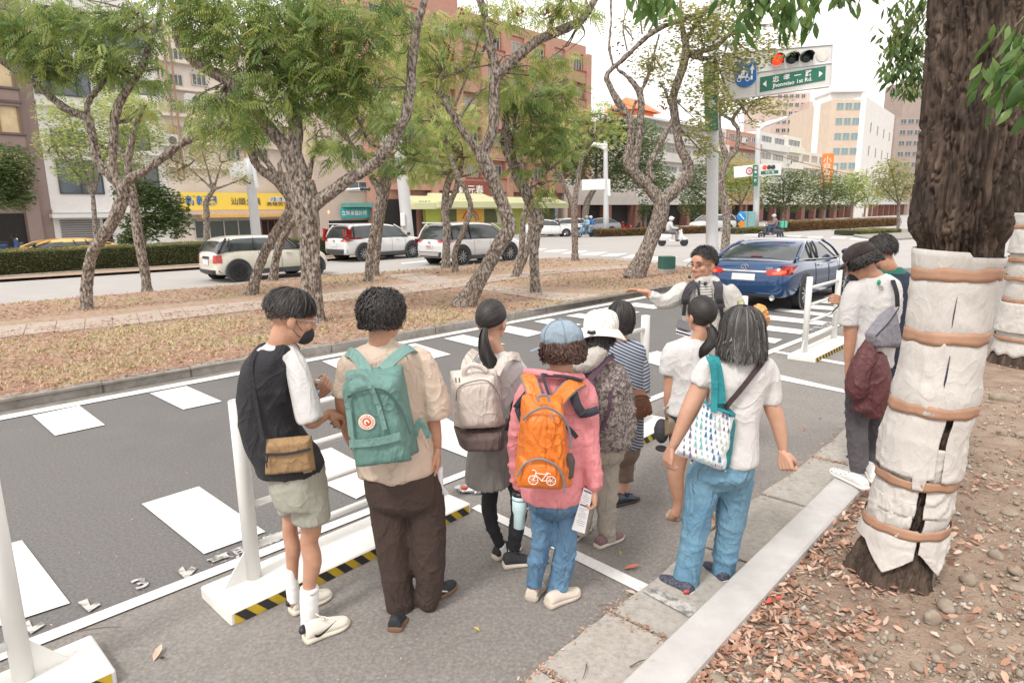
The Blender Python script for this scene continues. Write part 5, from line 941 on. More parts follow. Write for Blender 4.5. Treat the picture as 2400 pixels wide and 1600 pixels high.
for pl,x,y,wh in ((PA,452,236,'high on the cream block, near its left corner'),(PA,610,300,'at mid height of the cream block'),(PA,396,330,'low on the left edge of the cream block'),(PA,700,250,'on the right part of the cream block'),(PB,1200,300,'half way up the brick corner block'),(PB,1335,430,'at the right end of the lime awning'),(PB,905,330,'at the left end of the brick block'),(PC,1600,330,'upper, on the pale four-storey house'),(PC,1520,400,'lower, on the pale four-storey house'),(PC,1745,330,'on the pink-brick house'),(PC,1850,380,'on the slim cream house')):
    a_,z=pl.at(x,y,.9);t=empty('air_conditioner',pl.P(a_,z,.9),'outdoor air conditioner unit '+wh,'air conditioner','air conditioners on the house fronts');obj('casing',box(pl.P(a_,z,.95),(1.0,.5,.75),(pl.d,pl.n,(0,0,1)),bev=.03),Mac,t);obj('fan_grille',lathe([(0,.02),(.26,.02),(.26,0)],pl.P(a_+.12,z,1.2),16,pl.n),M_clad0,t)
for k_,(p,q) in enumerate((((880,330),(1480,385)),((1150,120),(1560,265)),((380,230),(870,330)),((1640,300),(2080,420)))):A,B=PV(*p,48),PV(*q,75);obj('overhead_cable',tube([A*(1-t)+B*t-[0,0,2.4*t*(1-t)] for t in np.linspace(0,1,12)],.022,4),mat('cable_black',(.05,.05,.05),.7),label=('cable sagging across the brick block','high cable running from the brick block to the pale houses','cable strung before the cream block','cable along the right-hand houses')[k_],cat='cable')
ra=PB.P(aR-3,0,-3);ra[2]=PB.at(1366,130)[1];o=empty('roof_antenna',ra,'thin wire antenna on the roof corner of the brick block','antenna');obj('mast',tube([ra,ra+[0,0,5]],.05,5),M_gpole,o)
for z in (2.6,3.6,4.6):obj('antenna_rod',tube([ra+[0,0,z]-RD*2,ra+[0,0,z]+RD*3.5],.03,4),M_gpole,o)
r=pole('traffic_signal','green side-street signal pole with a hanging lamp box, left of the teal sign',(778,588),(775,440),50,.12,.10,'traffic signal',m=mat('pole_green',(.10,.24,.19),.5));obj('lamp_box',box(PV(768,500,49.6),(.5,.4,1.3),bev=.04),mat('box_green',(.06,.12,.09),.5),r);obj('lamp_lens',ell(PV(767,497,49.3),(.16,.05,.16)),mat('lamp_amber',(.9,.3,.05),.4,emit=(1,.35,.1),estr=2),r);obj('arm',tube([PV(776,446,50),PV(862,441,50)],.07,6),M_wlet,r)
for i in range(3):obj('lamp_lens',ell(PV(848+8*i,443,49.8),(.15,.08,.15)),MATS['lamp_dark'],r)
# trees and shrubs on the far side
def far_tree(name,label,base,trunk,crown,Y,m,leaf,dens,cat='tree',group='trees across the avenue'):
    limbs=[[(base[0],base[1],trunk[0][2])]+list(trunk)]+[[(trunk[-1][0],trunk[-1][1],trunk[-1][2]*.7),(cx_,cy_,2)] for cx_,cy_ in [(c[0],c[1]) for c in crown[:4]]]
    return tree(name,label,Y,limbs,crown,m,dens=dens,kind='leaf',leafL=leaf,group=group,voxel=.05,zb=.05,twigs=5)
far_tree('street_tree','bushy green tree cut by the left edge, in front of the bay windows',(-30,600),[(-20,500,9),(-10,440,7)],[(10,380,60,45),(-10,440,70,50),(30,460,45,35),(20,410,50,40)],30,G_D,.16,.35)
far_tree('street_tree','light green spreading tree before the white stone block',(225,590),[(222,520,6),(218,460,5)],[(160,270,70,40),(280,260,75,45),(220,330,90,45),(130,340,45,40),(330,310,60,50),(180,400,50,30),(290,380,60,40)],30,G_B,.15,.22)
far_tree('street_tree','glossy dark shrubby tree left of the yellow sign',(335,590),[(340,540,5),(345,510,4)],[(330,450,60,35),(380,480,55,40),(340,530,50,35),(410,520,35,40),(300,560,25,20)],32,G_D,.22,.28)
far_tree('street_tree','thin half-bare tree growing in front of the yellow sign',(480,570),[(484,500,8),(484,472,7),(500,445,5)],[(440,390,60,40,0,.5),(520,380,55,40,0,.5),(470,340,70,40,0,.5),(570,420,25,15),(400,400,40,30,0,.5)],31,G_C,.13,.22)
far_tree('street_tree','big dark-limbed tree by the corner, left of the street lamp',(1372,545),[(1372,500,9),(1378,470,8),(1395,440,6)],[(1340,380,60,50),(1400,330,70,60),(1450,400,60,50),(1500,340,60,60),(1530,420,50,45),(1450,300,50,40)],60,G_D,.32,.30)
for i,q in enumerate([('round green tree right of the signal pole',1660,[(1620,440,40,45),(1660,400,45,45),(1640,480,50,40)],70,G_D),('yellow-green tree behind the slim median tree',1735,[(1720,400,50,40),(1760,430,45,45),(1700,450,40,45)],75,G_B),('dense dark round tree right of the distant signal',1835,[(1835,430,50,35),(1850,470,45,30),(1800,465,30,30),(1875,425,35,30)],66,G_D),
                       ('bright green street tree left of the orange sign’s foot',1930,[(1930,430,45,35),(1960,460,45,35),(1905,470,30,25)],95,G_D),('wide green street tree farther up the avenue',1995,[(1990,440,50,35),(2030,460,40,30),(2010,420,30,25)],105,G_B),('tree with pinkish seed heads on the traffic island',2105,[(2090,400,45,30),(2120,440,45,40),(2070,440,30,30)],52,G_C),('small dark bush at the foot of the pale house',1512,[(1512,485,18,22),(1505,500,15,15)],62,G_D)]):
    far_tree('street_tree',q[0],(q[1],545 if q[3] < 80 else 530),[(q[1],515,4),(q[1]+2,480,3.5)],q[2],q[3],q[4],.0042*q[3],.30)
# ------------------------------------------------------------------ people: builders
M_skin=mat('skin',(.5,.3,.2),.55,ramp=[(.3,(.43,.225,.145)),(.7,(.52,.295,.20))],scale=16,bump=.15,bscale=220,bdist=.001,layers=[(7,.5,.75,(.50,.22,.15),.35)])
M_skin2=mat('skin_light',(.60,.37,.265),.55,ramp=[(.3,(.48,.265,.18)),(.7,(.57,.34,.24))],scale=7,bump=.15,bscale=220,bdist=.001)
M_hair=leafmat('hair_black',[(.006,.005,.006),(.016,.014,.014),(.05,.042,.038),(.009,.008,.008),(.028,.023,.022),(.012,.010,.010)],.58,0)
M_hairb=leafmat('hair_brown',[(.03,.014,.01),(.075,.032,.022),(.045,.02,.014),(.10,.045,.03)],.6,0)
M_hairg=leafmat('hair_greying',[(.022,.02,.02),(.04,.036,.035),(.026,.023,.023),(.10,.095,.09),(.03,.027,.026),(.20,.19,.18)],.55,0)
def cloth(name,col,var=.07,sc=5,rough=.9,w=.25,**k):
    k.setdefault('wrk',.8);return mat(name,col,rough,var,sc,bump=w,bscale=420,bdist=.0015,**k)
def rot_yp(yaw,pitch=0,roll=0):
    a,p,r=map(math.radians,(yaw,pitch,roll))
    f=np.array([math.sin(a),math.cos(a),0]);x=np.array([math.cos(a),-math.sin(a),0]);z=np.array([0,0,1.0])
    f2=f*math.cos(p)-z*math.sin(p);z2=z*math.cos(p)+f*math.sin(p)
    x3=x*math.cos(r)+z2*math.sin(r);z3=z2*math.cos(r)-x*math.sin(r)
    return np.stack([x3,f2,z3])
class Fig:
    """everything of one person, given in the coordinates of one enlarged view of the photograph (origin ox, oy, scale s) at distance Y0"""
    def __init__(s,ox,oy,sc,Y0,label,group=None,name='person',foot=None):
        s.ox,s.oy,s.sc,s.Y0=ox,oy,sc,Y0
        s.m=Y0/FPX/sc
        b=s.p(*foot) if foot else np.array([0,Y0,0]);b[2]=0
        s.root=empty(name,b,label,'person',group)
    def p(s,x,y,dy=0):return PV(s.ox+x/s.sc,s.oy+y/s.sc,s.Y0+dy)
    def g(s,x,y,z=0):return G(s.ox+x/s.sc,s.oy+y/s.sc,z)
    def R(s,rows,k=24,n=28,ex=2.2):
        S=[]
        for r in rows:S.append((s.p(r[0],r[1],r[4] if len(r) > 4 else 0),r[2]*s.m,r[3],0))
        return rings(S,n,k,ex)
    def H(s,rows,k=24):
        a=rows[-1];return s.R(rows+[(a[0],a[1]+18*s.sc,a[2]*.80,a[3]*.8),(a[0],a[1]+34*s.sc,a[2]*.45,a[3]*.5)],k)
    def L(s,rows,k=18,n=14,flat=1.0):
        P=[s.p(r[0],r[1],r[3] if len(r) > 3 else 0) for r in rows];Rr=[r[2]*s.m for r in rows]
        return tube(P,Rr,n,k,flat=flat)
    def part(s,name,VF,m,parent=None,smooth=True,**k):return obj(name,VF,m,parent or s.root,smooth=smooth,**k)
    def garment(s,name,parts,m,voxel=.011,sm=5,amp=.005,sc=(9,9,5),seed=1,parent=None,**k):
        VF=folds(fuse(parts,voxel,sm),amp,sc,seed);return s.part(name,VF,m,parent,**k)
def hand(w,d,n,curl=(.5,.6,.65,.7),thumb=.5,side=1,sc=1.0,spread=.06):
    """palm from wrist w along d, back of the hand facing n; side +1: thumb on the d x n side"""
    d,n=_unit(d),_unit(n);n=_unit(n-d*np.dot(n,d));s=np.cross(d,n)*side;out=[]
    pl=.088*sc
    for k_,o in enumerate((-.026,-.009,.009,.026)):out.append(tube([w-d*.012,w+d*pl*.5+s*o*.95*sc,w+d*pl*1.0+s*o*1.12*sc],[.017*sc,.0165*sc,.0125*sc],8,5))
    ln=[(.038,.024,.020),(.044,.029,.021),(.041,.027,.021),(.031,.020,.018)]
    for i in range(4):
        o=(.030,.010,-.010,-.029)[i]*sc;b=w+d*pl*.95+s*o*1.05;a=0;pts=[b-d*.012,b];dd=_unit(d+s*(spread*(1.5-i)*.8))
        for j in range(3):
            a += curl[i]*(.8,1.1,.7)[j];v=dd*math.cos(a)-n*math.sin(a);pts.append(pts[-1]+v*ln[i][j]*sc)
        out.append(tube(pts,[.0105*sc,.0103*sc,.0093*sc,.0086*sc,.0068*sc],8,12))
    b=w+d*.018*sc+s*.024*sc-n*.004;td=_unit(d*.75+s*.75*(1-thumb*.6)-n*thumb*.7);t2=_unit(td*.8+d*.6-s*thumb*.5-n*thumb*.5)
    out.append(tube([b-d*.01,b+td*.040*sc,b+td*.040*sc+t2*.03*sc,b+td*.040*sc+t2*.05*sc],[.014*sc,.0125*sc,.0105*sc,.0075*sc],8,10))
    return fuse(out,.0036*max(sc,.8),3,.5)
def head_mesh(c,yaw,pitch=0,roll=0,sc=1.0,neck=None,nr=.053,closed=True):
    R=rot_yp(yaw,pitch,roll);T=lambda x,y,z:np.asarray(c)+(np.array([x,y,z])*sc) @ R
    E=lambda p,r:ell(T(*p),np.array(r)*sc,R,16,12)
    P=[E((0,-.012,.030),(.074,.094,.088)),E((0,.028,-.045),(.060,.066,.066)),E((0,.05,-.082),(.030,.034,.026)),E((0,.070,.035),(.052,.03,.045)),
         tube([T(0,.088,.018),T(0,.103,-.012),T(0,.112,-.030)],[.009*sc,.012*sc,.013*sc],8,6),E((-.012,.100,-.032),(.009,.010,.008)),E((.012,.100,-.032),(.009,.010,.008)),
         E((-.036,.066,-.022),(.026,.026,.022)),E((.036,.066,-.022),(.026,.026,.022)),E((0,.087,-.066),(.024,.014,.012)),E((0,.084,.034),(.048,.014,.009))]
    for s in (-1,1):P.append(E((s*.078,-.008,-.012),(.010,.020,.032)));P.append(E((s*.074,.002,-.03),(.010,.012,.018)))
    if neck is not None:P.append(tube([T(0,-.012,-.03),(T(0,-.018,-.09)+np.asarray(neck))/2*.5+T(0,-.018,-.09)*.5,neck],[nr*sc*.95,nr*sc,nr*sc*1.15],16,8))
    return fuse(P,.0062,3,.5),T,R
def eyes_brows(fig,T,R,parent,sc=1.0,glasses=None,gm=None):
    dk=mat('eye_dark',(.02,.015,.012),.3);br=mat('brow',(.035,.028,.025),.8);lip=mat('lip',(.48,.20,.16),.5)
    for s in (-1,1):
        fig.part('eye',ell(T(s*.032,.089,.008),(.0135*sc,.006*sc,.0042*sc),R,10,6),dk,parent)
        fig.part('eyebrow',tube([T(s*.014,.100,.027),T(s*.032,.099,.033),T(s*.050,.088,.028)],[.003,.0036,.002],6,6),br,parent)
    fig.part('lips',join(tube([T(-.024,.094,-.062),T(0,.103,-.059),T(.024,.094,-.062)],[.002,.0048,.002],8,8),tube([T(-.021,.094,-.069),T(0,.103,-.071),T(.021,.094,-.069)],[.002,.006,.002],8,8)),lip,parent)
def spectacles(fig,T,gm,parent,lens=None):
    L=[]
    for s in (-1,1):
        L.append(tube([T(s*.034+.023*math.cos(a),.112,.006+.018*math.sin(a)) for a in np.linspace(0,2*math.pi,17)],  .0012,5,caps=False))
        L.append(tube([T(s*.057,.110,.012),T(s*.077,.06,.008),T(s*.080,-.01,.0)],.0015,5,8))
    L.append(tube([T(-.011,.112,.008),T(0,.116,.011),T(.011,.112,.008)],.0016,5,5))
    o=fig.part('glasses',join(*L),gm,parent)
    gl=mat('lens_glass',(.8,.84,.86),.05,trans=1.0,alpha=.10)
    for s in (-1,1):fig.part('lens',(np.array([T(s*.034+.022*math.cos(a),.1115,.006+.017*math.sin(a)) for a in np.linspace(0,2*math.pi,14,endpoint=False)]),[tuple(range(14))]),gl,o,smooth=False)
def thmax(az,front=52,side=92,back=128):
    c=np.cos(az);return np.radians(np.where(c > 0,side+(front-side)*c**1.5,side+(back-side)*(-c)**.8))
def hair_flow(T,n=2600,thmin=0,length=.10,free=100,lift=.010,vol=(.084,.106,.098),curl=0,width=.0028,front=52,side=92,back=128,inward=0,seg=9,parting=0,jit=.25,drop=None,hang=1.0,hmax=9,seed=0,cz=.030):
    """strands run from the crown down over the skull and then fall; drop: extra length by azimuth"""
    r=np.random.default_rng(seed+11);az=r.uniform(-np.pi,np.pi,n*2);th=np.arccos(r.uniform(-.75,1,n*2));k=(th < thmax(az,front,side,back)) & (th > math.radians(thmin));az,th=az[k][:n],th[k][:n];n=len(az)
    Ln=length*r.uniform(.7,1.15,n)
    if drop is not None:Ln=Ln*drop(az)
    t=np.linspace(0,1,seg)[None];s=Ln[:,None]*t;Rm=.095;fr=np.radians(free)
    lay=r.random(n)[:,None];thv=th[:,None]+s/Rm;over=np.clip(thv-fr,0,None)*Rm;hm_=hmax*(.45+.75*r.random((n,1)))-.01*np.abs(np.sin(az*2))[:,None];over=np.where(over < hm_*.7,over,hm_*.7+(hm_*.3)*(1-np.exp(-(over-hm_*.7)/(hm_*.3+1e-6))));thc=np.minimum(thv,fr)
    azv=az[:,None]+jit*t*r.normal(0,1,n)[:,None]*.5
    lf=(lift*(.25+lay))*np.sin(np.clip(t*2.2+.25,0,1.57))+(r.random((n,1)) < .06)*r.uniform(.004,.013,(n,1))*t
    if curl:
        ph=r.uniform(0,6.28,(n,1));fq=r.uniform(1.2,2.4,(n,1));am=curl*np.clip(t*1.6,0,1)
        azv=azv+am*7*np.sin(ph+fq*t*6.28);lf=lf+am*(.35+.65*np.cos(ph+fq*t*6.28+1.2))
    x=np.sin(thc)*np.sin(azv)*(vol[0]+lf);y=np.sin(thc)*np.cos(azv)*(vol[1]+lf)-.012;z=np.cos(thc)*(vol[2]+lf)+cz-over*hang
    sh=1-inward*np.clip(over/.12,0,1)**2;x=x*sh;y=(y+.012)*sh-.012
    P=np.stack([x,y,z],-1);N=np.stack([np.sin(thc)*np.sin(azv),np.sin(thc)*np.cos(azv),np.cos(thc)+.15],-1)+r.normal(0,.18,(n,1,3))
    W=width*(1-.75*t**3)*np.ones((n,1));W[:,0] *= .6
    V,F=ribbons(P,N,W);return V,F,np.repeat(r.random(n),seg*2)
def cap_shell(vol=(.082,.104,.096),front=50,side=92,back=126,cz=.030,n=28,m=10,extra=0):
    V=[]
    for i in range(m+1):
        for j in range(n):
            az=2*math.pi*j/n;th=float(thmax(np.array([az]),front,side,back)[0])*i/m
            V.append([math.sin(th)*math.sin(az)*vol[0],math.sin(th)*math.cos(az)*vol[1]-.012,math.cos(th)*vol[2]+cz])
    return np.array(V),gridF(m+1,n)[:,::-1]
def put_hair(fig,T,Ls,m,parent=None,name='hair',label=None):
    Vs,Fs,rs,k=[],[],[],0
    for q in Ls:
        V,F,r=q[0],q[1],q[2]
        if len(q) < 4:c=T(0,0,0);B=np.stack([T(1,0,0)-c,T(0,1,0)-c,T(0,0,1)-c]);V=c+V @ B
        Vs.append(V);Fs.append(F+k);k += len(V);rs.append(np.full(len(V),.3) if r is None else r)
    return obj(name,(np.concatenate(Vs),np.concatenate(Fs)),m,parent or fig.root,smooth=True,rnd=np.concatenate(rs),label=label)
def shell4(VF):
    V,F=VF;return V,np.array([f for f in F if len(f)==4]),None,True
def hang_strands(top,curve,n,spread,width=.003,seed=0,seg=12,wav=.004,taper=.3,outer=None):
    """bundle of hair along a world curve (tail); spread: radius along it"""
    r=np.random.default_rng(seed+5);C=catmull(np.array(curve),seg);Rr=np.interp(np.linspace(0,1,seg),np.linspace(0,1,len(spread)),spread)
    Tn,A,B=frames(C);a=r.uniform(0,6.28,n);q=np.sqrt(r.random(n))*.35+.65;ln=r.uniform(.75,1.05,n)
    t=np.linspace(0,1,seg);P=np.zeros((n,seg,3));Nn=np.zeros((n,seg,3))
    for i in range(n):
        tt=np.clip(t*ln[i],0,1)*(seg-1);j=np.minimum(tt.astype(int),seg-2);f=(tt-j)[:,None]
        c=C[j]*(1-f)+C[j+1]*f;aa=A[j]*(1-f)+A[j+1]*f;bb=B[j]*(1-f)+B[j+1]*f;R_=Rr[j]*(1-f[:,0])+Rr[j+1]*f[:,0]
        an=a[i]+.5*np.sin(t*5+a[i]*3);w=wav*np.sin(t*9+a[i]*5)
        o=aa*np.cos(an)[:,None]+bb*np.sin(an)[:,None];P[i]=c+o*(R_*q[i]+w)[:,None];Nn[i]=o
    W=width*(1-.7*t**3)[None]*np.ones((n,1));V,F=ribbons(P,Nn,W);return V,F,np.repeat(r.random(n),seg*2),True
def hair_to(T,tie,n=2200,vol=(.083,.105,.098),front=50,side=95,back=128,seed=0,width=.0028,seg=10,cz=.03,lift=.004):
    """hair drawn tight over the skull to one point; tie in head coordinates"""
    r=np.random.default_rng(seed+3);az=r.uniform(-np.pi,np.pi,n*2);th=np.arccos(r.uniform(-.72,1,n*2));k=th < thmax(az,front,side,back);az,th=az[k][:n],th[k][:n];n=len(az)
    c=np.array([0,-.012,cz]);vv=np.array(vol);D0=np.stack([np.sin(th)*np.sin(az),np.sin(th)*np.cos(az),np.cos(th)],1);D1=_unit((np.asarray(tie)-c)/vv)
    t=np.linspace(0,1,seg)[None,:,None];om=np.arccos(np.clip(D0 @ D1,-1,.9999))[:,None,None];so=np.sin(om)+1e-6
    D=(np.sin((1-t)*om)*D0[:,None]+np.sin(t*om)*D1)/so;lf=1+lift*r.random((n,1,1))*8*np.sin(t*3.14)
    P=c+D*vv*lf;W=width*(1-.4*t[...,0])*np.ones((n,1));V,F=ribbons(P,D,W);return V,F,np.repeat(r.random(n),seg*2)
def shoe(fig,heel,toe,m_up,m_sole,w=.092,h=.10,sole=.028,tw=1.0,collar=.085,name='shoe',lace=None,z=0,rake=.0,label=None,parent=None,low=1.0):
    """heel and toe: world points where the sole ends"""
    heel,toe=np.array(heel,float),np.array(toe,float);heel[2]=toe[2]=z
    L=np.linalg.norm(toe-heel);f=(toe-heel)/L;s=np.array([f[1],-f[0],0]);T=lambda x,y,zz:heel+f*x*L+s*y*w+np.array([0,0,zz+rake*x])
    ts=[(.0,.30,.0),(.03,.38,.2),(.12,.40,.6),(.3,.36,.9),(.5,.42,.7),(.70,.50,.4),(.85,.46,.2),(.95,.32,.1),(1.0,.14,0)]
    def sec(x,hw,z0,z1,top=.75,n=12):
        V=[]
        for a in np.linspace(0,2*np.pi,n,endpoint=False):
            ca,sa=math.cos(a),math.sin(a);y=hw*np.sign(ca)*abs(ca)**.6;zz=(z0+z1)/2+(z1-z0)/2*np.sign(sa)*abs(sa)**.7
            V.append(T(x,y*(top if sa > .3 else 1),zz))
        return V
    V=[]; H=lambda x:np.interp(x,[0,.1,.3,.42,.55,.75,.9,1],[.85*h*low,h*low,h*.98*low,h*.92,h*.70,h*.52,h*.45,sole*1.25])
    for x,hw,_ in ts:V += sec(x*.985+.008,hw*.94*tw,sole*.55,H(x)+.004,.62 if x < .5 else .8)
    V,F=np.array(V),[tuple(q) for q in gridF(len(ts),12)]+[tuple(range(12))[::-1],tuple((len(ts)-1)*12+i for i in range(12))]
    up=evalmods((V,F),[('SUBSURF',dict(levels=1))]);o=fig.part(name,up,m_up,parent,label=label)
    V=[]
    for x,hw,_ in [(-.015,.26,0)]+ts[1:]+[(1.012,.20,0)]:V += sec(x,hw*1.06*tw,0.001,sole*(1.25 if x < .2 else 1.0),1.0)
    nn=len(ts)+1;F=[tuple(q) for q in gridF(nn,12)]+[tuple(range(12))[::-1],tuple((nn-1)*12+i for i in range(12))]
    fig.part('sole',evalmods((np.array(V),F),[('SUBSURF',dict(levels=1))]),m_sole,o)
    if lace is not None:
        Ls=[]
        for i in range(5):
            x=.40+.075*i;z1=H(x)+.006;Ls.append(tube([T(x,-.17,z1-.006),T(x+.015,0,z1),T(x+.03,.17,z1-.006)],.0032,5,5));
        Ls.append(tube([T(.38,0,H(.38)+.008),T(.33,-.25,H(.38)+.016),T(.42,-.36,H(.38)-.004)],.003,5,6));Ls.append(tube([T(.38,0,H(.38)+.008),T(.34,.25,H(.38)+.016),T(.45,.35,H(.38)-.002)],.003,5,6))
        fig.part('laces',join(*Ls),lace,o)
    return o,T,H
def straps(P,w=.03,t=.004,k=20,N=None):
    P=np.array(P,float);C=catmull(P,k);Tn=np.gradient(C,axis=0);Tn /= np.linalg.norm(Tn,axis=1)[:,None]
    if N is None:N=np.tile([0,-1.0,.2],(len(P),1))
    N=catmull(np.array(N,float),k);N=N-Tn*np.sum(N*Tn,1)[:,None];N /= np.linalg.norm(N,axis=1)[:,None]+1e-9;S=np.cross(Tn,N)
    V=np.stack([C-S*w/2-N*t/2,C+S*w/2-N*t/2,C+S*w/2+N*t/2,C-S*w/2+N*t/2],1).reshape(-1,3)
    F=[tuple(f) for f in gridF(k,4)]+[(0,1,2,3),tuple((k-1)*4+i for i in (3,2,1,0))];return V,F
def face_of(quad):
    q=[np.asarray(a,float) for a in quad]
    n=_unit(np.cross(q[1]-q[0],q[3]-q[0]));n=n if n[1] < 0 else -n
    def at(u,v,off=0):return (q[0]*(1-u)+q[1]*u)*(1-v)+(q[3]*(1-u)+q[2]*u)*v+n*off
    return at,n
def puff(at,nfront,depth,nu=14,nv=16,ru=.12,rv=.10,bulge=.35,seed=0,amp=.004,taper=None):
    """a stuffed body behind a quad face: rounded sides, front bulging, ends at depth behind the face"""
    V=[];
    for j in range(nv+1):
        for i in range(nu+1):
            u,v=i/nu,j/nv;e=min(1,min(u,1-u)/ru) if ru else 1;f=min(1,min(v,1-v)/rv) if rv else 1
            r=math.sqrt(max(0,1-(1-e)**2))*math.sqrt(max(0,1-(1-f)**2));V.append(at(u,v,depth*(bulge*r*1.0)+depth*(r-1)*.9))
    Vf=np.array(V);Vb=np.array([at(i/nu,j/nv,-depth*1.0) for j in range(nv+1) for i in range(nu+1)])
    m=(nu+1)*(nv+1);F=[];F2=[tuple(f) for f in gridF(nv+1,nu+1,False)]
    F += F2+[tuple(m+i for i in f[::-1]) for f in F2]
    ed=[i for i in range(nu+1)]+[(j+1)*(nu+1)-1 for j in range(1,nv+1)]+[nv*(nu+1)+i for i in range(nu-1,-1,-1)]+[j*(nu+1) for j in range(nv-1,0,-1)]
    for a,b in zip(ed,ed[1:]+ed[:1]):F.append((b,a,m+a,m+b))
    V=np.vstack([Vf,Vb])
    VF=evalmods((V,F),[('SUBSURF',dict(levels=1))])
    return folds(VF,amp,(14,14,9),seed) if amp else VF
def DY(F,x,y):return float(F.g(x,y)[1]-F.Y0)
def YG(px,py):return float(G(px,py)[1])
GP='group of people standing with their backs turned beside the parking bays'
M_sockw=mat('sock_white',(.78,.78,.78),.9,.03,30,bump=.4,bscale=300,stretch=(1,1,.02),bdist=.002)
M_cream=mat('shoe_cream',(.70,.66,.58),.6,.05,8);M_solec=mat('sole_cream',(.62,.57,.47),.8,.06,12)
M_solew=mat('sole_white',(.72,.71,.69),.8,.05,12);M_gum=mat('sole_gum',(.20,.11,.06),.8)
M_blackfab=cloth('black_fabric',(.022,.022,.026));M_white=cloth('white_cotton',(.585,.575,.57),.03,wrk=.55);M_metal=mat('bright_metal',(.7,.7,.7),.3,metal=1)
M_blackp=mat('black_plastic',(.02,.02,.022),.4)
 
# ================= 1: black vest, brown shoulder bag
f=Fig(500,600,1.65,YG(745,1462),'man in black vest, pale green shorts and tall white socks holding a water bottle',GP,foot=(400,1460))
fd=DY(f,310,1385)
Hc=f.p(300,236);hm,T,R=head_mesh(Hc,62,18,0,1.04,f.p(262,352))
hF=hand(f.p(440,612,.03),(f.p(470,612,.08)-f.p(440,612,.03)),(0,-.6,.8),(1.0,1.1,1.2,1.2),.8,1,1.0)
hB=hand(f.p(385,545,.14),(f.p(420,515,.16)-f.p(385,545,.14)),(.8,.1,.5),(.9,1.0,1.05,1.1),.7,-1,.98)
body=fuse([f.R([(262,350,60,.07),(235,400,60,.09),(215,560,60,.09),(290,800,80,.10),(330,900,70,.10)]),
             f.L([(330,420,32,-.05),(352,540,30,-.07),(374,640,27,-.07),(412,628,23,-.02),(444,611,17,.035)]),f.L([(300,430,30,.12),(330,560,28,.14),(388,543,18,.14)]),
             f.L([(372,900,60),(376,1010,47),(378,1060,43),(370,1105,37),(384,1175,40),(374,1250,31),(369,1300,27),(372,1440,27)]),
             f.L([(300,900,50,fd),(300,1000,36,fd),(296,1060,32,fd),(308,1130,34,fd),(306,1190,27,fd),(305,1350,23,fd)])],.0075,3)
f.part('body',join(hm,body,hF,hB),M_skin)
put_hair(f,T,[(*cap_shell(front=44,side=84,back=104),None),hair_flow(T,3400,0,.084,84,.008,hmax=.03,front=46,side=80,back=92,jit=.35,seed=1,inward=.1),hair_flow(T,900,0,.02,130,.002,vol=(.080,.103,.097),front=50,side=97,back=124,seed=2,width=.0022)],M_hair)
spectacles(f,T,mat('thin_silver',(.6,.6,.6),.25,metal=1),f.root)
f.part('face_mask',fuse([ell(T(0,.072,-.062),(.055,.05,.05),R,14,10)],.007,2),mat('mask_black',(.02,.02,.025),.8))
f.part('mask_loop',join(tube([T(.074,.0,.018),T(.076,.02,-.02),T(.052,.055,-.045)],.0015,5,6),tube([T(.078,-.012,-.03),T(.07,.02,-.055),T(.05,.05,-.075)],.0015,5,6)),M_blackp)
f.garment('tee_shirt',[f.R([(262,328,42,.055),(256,345,66,.08),(245,380,92,.12),(225,440,90,.13)]),f.L([(290,375,38,-.03),(318,420,45,-.045),(338,490,49,-.06),(358,560,54,-.065),(372,615,57,-.07),(378,634,57,-.07)]),
                        f.L([(250,400,40,.10),(300,470,45,.14),(340,540,45,.15)])],M_white,amp=0.0102,seed=3)
f.garment('vest',[f.R([(252,352,60,.10),(240,372,84,.13),(222,410,96,.155),(203,470,96,.165),(199,560,94,.165),(215,650,104,.165),(252,730,124,.165),(292,790,130,.165),(300,822,128,.165)]),
                   f.L([(200,340,20,.0),(188,370,30,.0),(162,430,30,.03),(146,560,30,.03),(168,700,26,.03),(190,800,24,.03),(194,850,18,.03)]),f.L([(268,352,30,-.04),(262,400,42,-.06),(240,470,50,-.07),(240,560,50,-.07)])],
          M_blackfab,amp=0.0119,sc=(8,8,4),seed=4)
f.garment('shorts',[f.R([(318,800,106,.14),(325,850,108,.15),(338,910,106,.155),(345,945,98,.15)]),f.L([(368,900,66,-.03),(376,960,74,-.03),(379,1022,78,-.03)]),f.L([(290,880,60,fd*.5),(290,940,48,fd*.7),(290,990,44,fd*.8)])],
          cloth('sage_jersey',(.33,.325,.275),wrk=.5),amp=0.0102,seed=5)
f.part('sock',folds(fuse([f.L([(371,1278,40),(371,1330,39),(372,1400,38),(376,1440,40)])],.006,3),.002,(6,6,30),2),M_sockw)
f.part('sock',folds(fuse([f.L([(300,1200,29,fd),(304,1260,28,fd),(310,1335,27,fd)])],.006,3),.002,(6,6,30),2),M_sockw)
swb=mat('swoosh_black',(.02,.02,.025),.5)
def swoosh(c,ux,uy,L):
    t=np.linspace(0,1,15);lo=np.stack([t,.30*(1-t)**1.2*0+.55*(t-.22)**2*1.1-.03],1);up_=[(0,.16),(.06,.09),(.16,.045),(.3,.07),(.6,.20),(1.0,.40)]
    lo_=[(0,.16),(.02,.0),(.1,-.06),(.22,-.07),(.4,.01),(.7,.2),(1.0,.40)]
    u2=catmull(np.array(up_),14);l2=catmull(np.array(lo_),14);V=[np.asarray(c)+_unit(ux)*L*(x-.5)+_unit(uy)*L*(y-.12) for x,y in np.vstack([u2,l2])]
    return np.array(V),[(i,i+1,14+i+1,14+i) for i in range(13)]
o,Ts,Hs=shoe(f,f.g(352,1497),f.g(524,1420),M_cream,M_solec,w=.105,h=.105,sole=.03,lace=M_cream)
f.part('logo_mark',swoosh(Ts(.42,.475,.058),Ts(1,.46,0)-Ts(0,.46,0),(0,-.1,1),.125),swb,o,smooth=False)
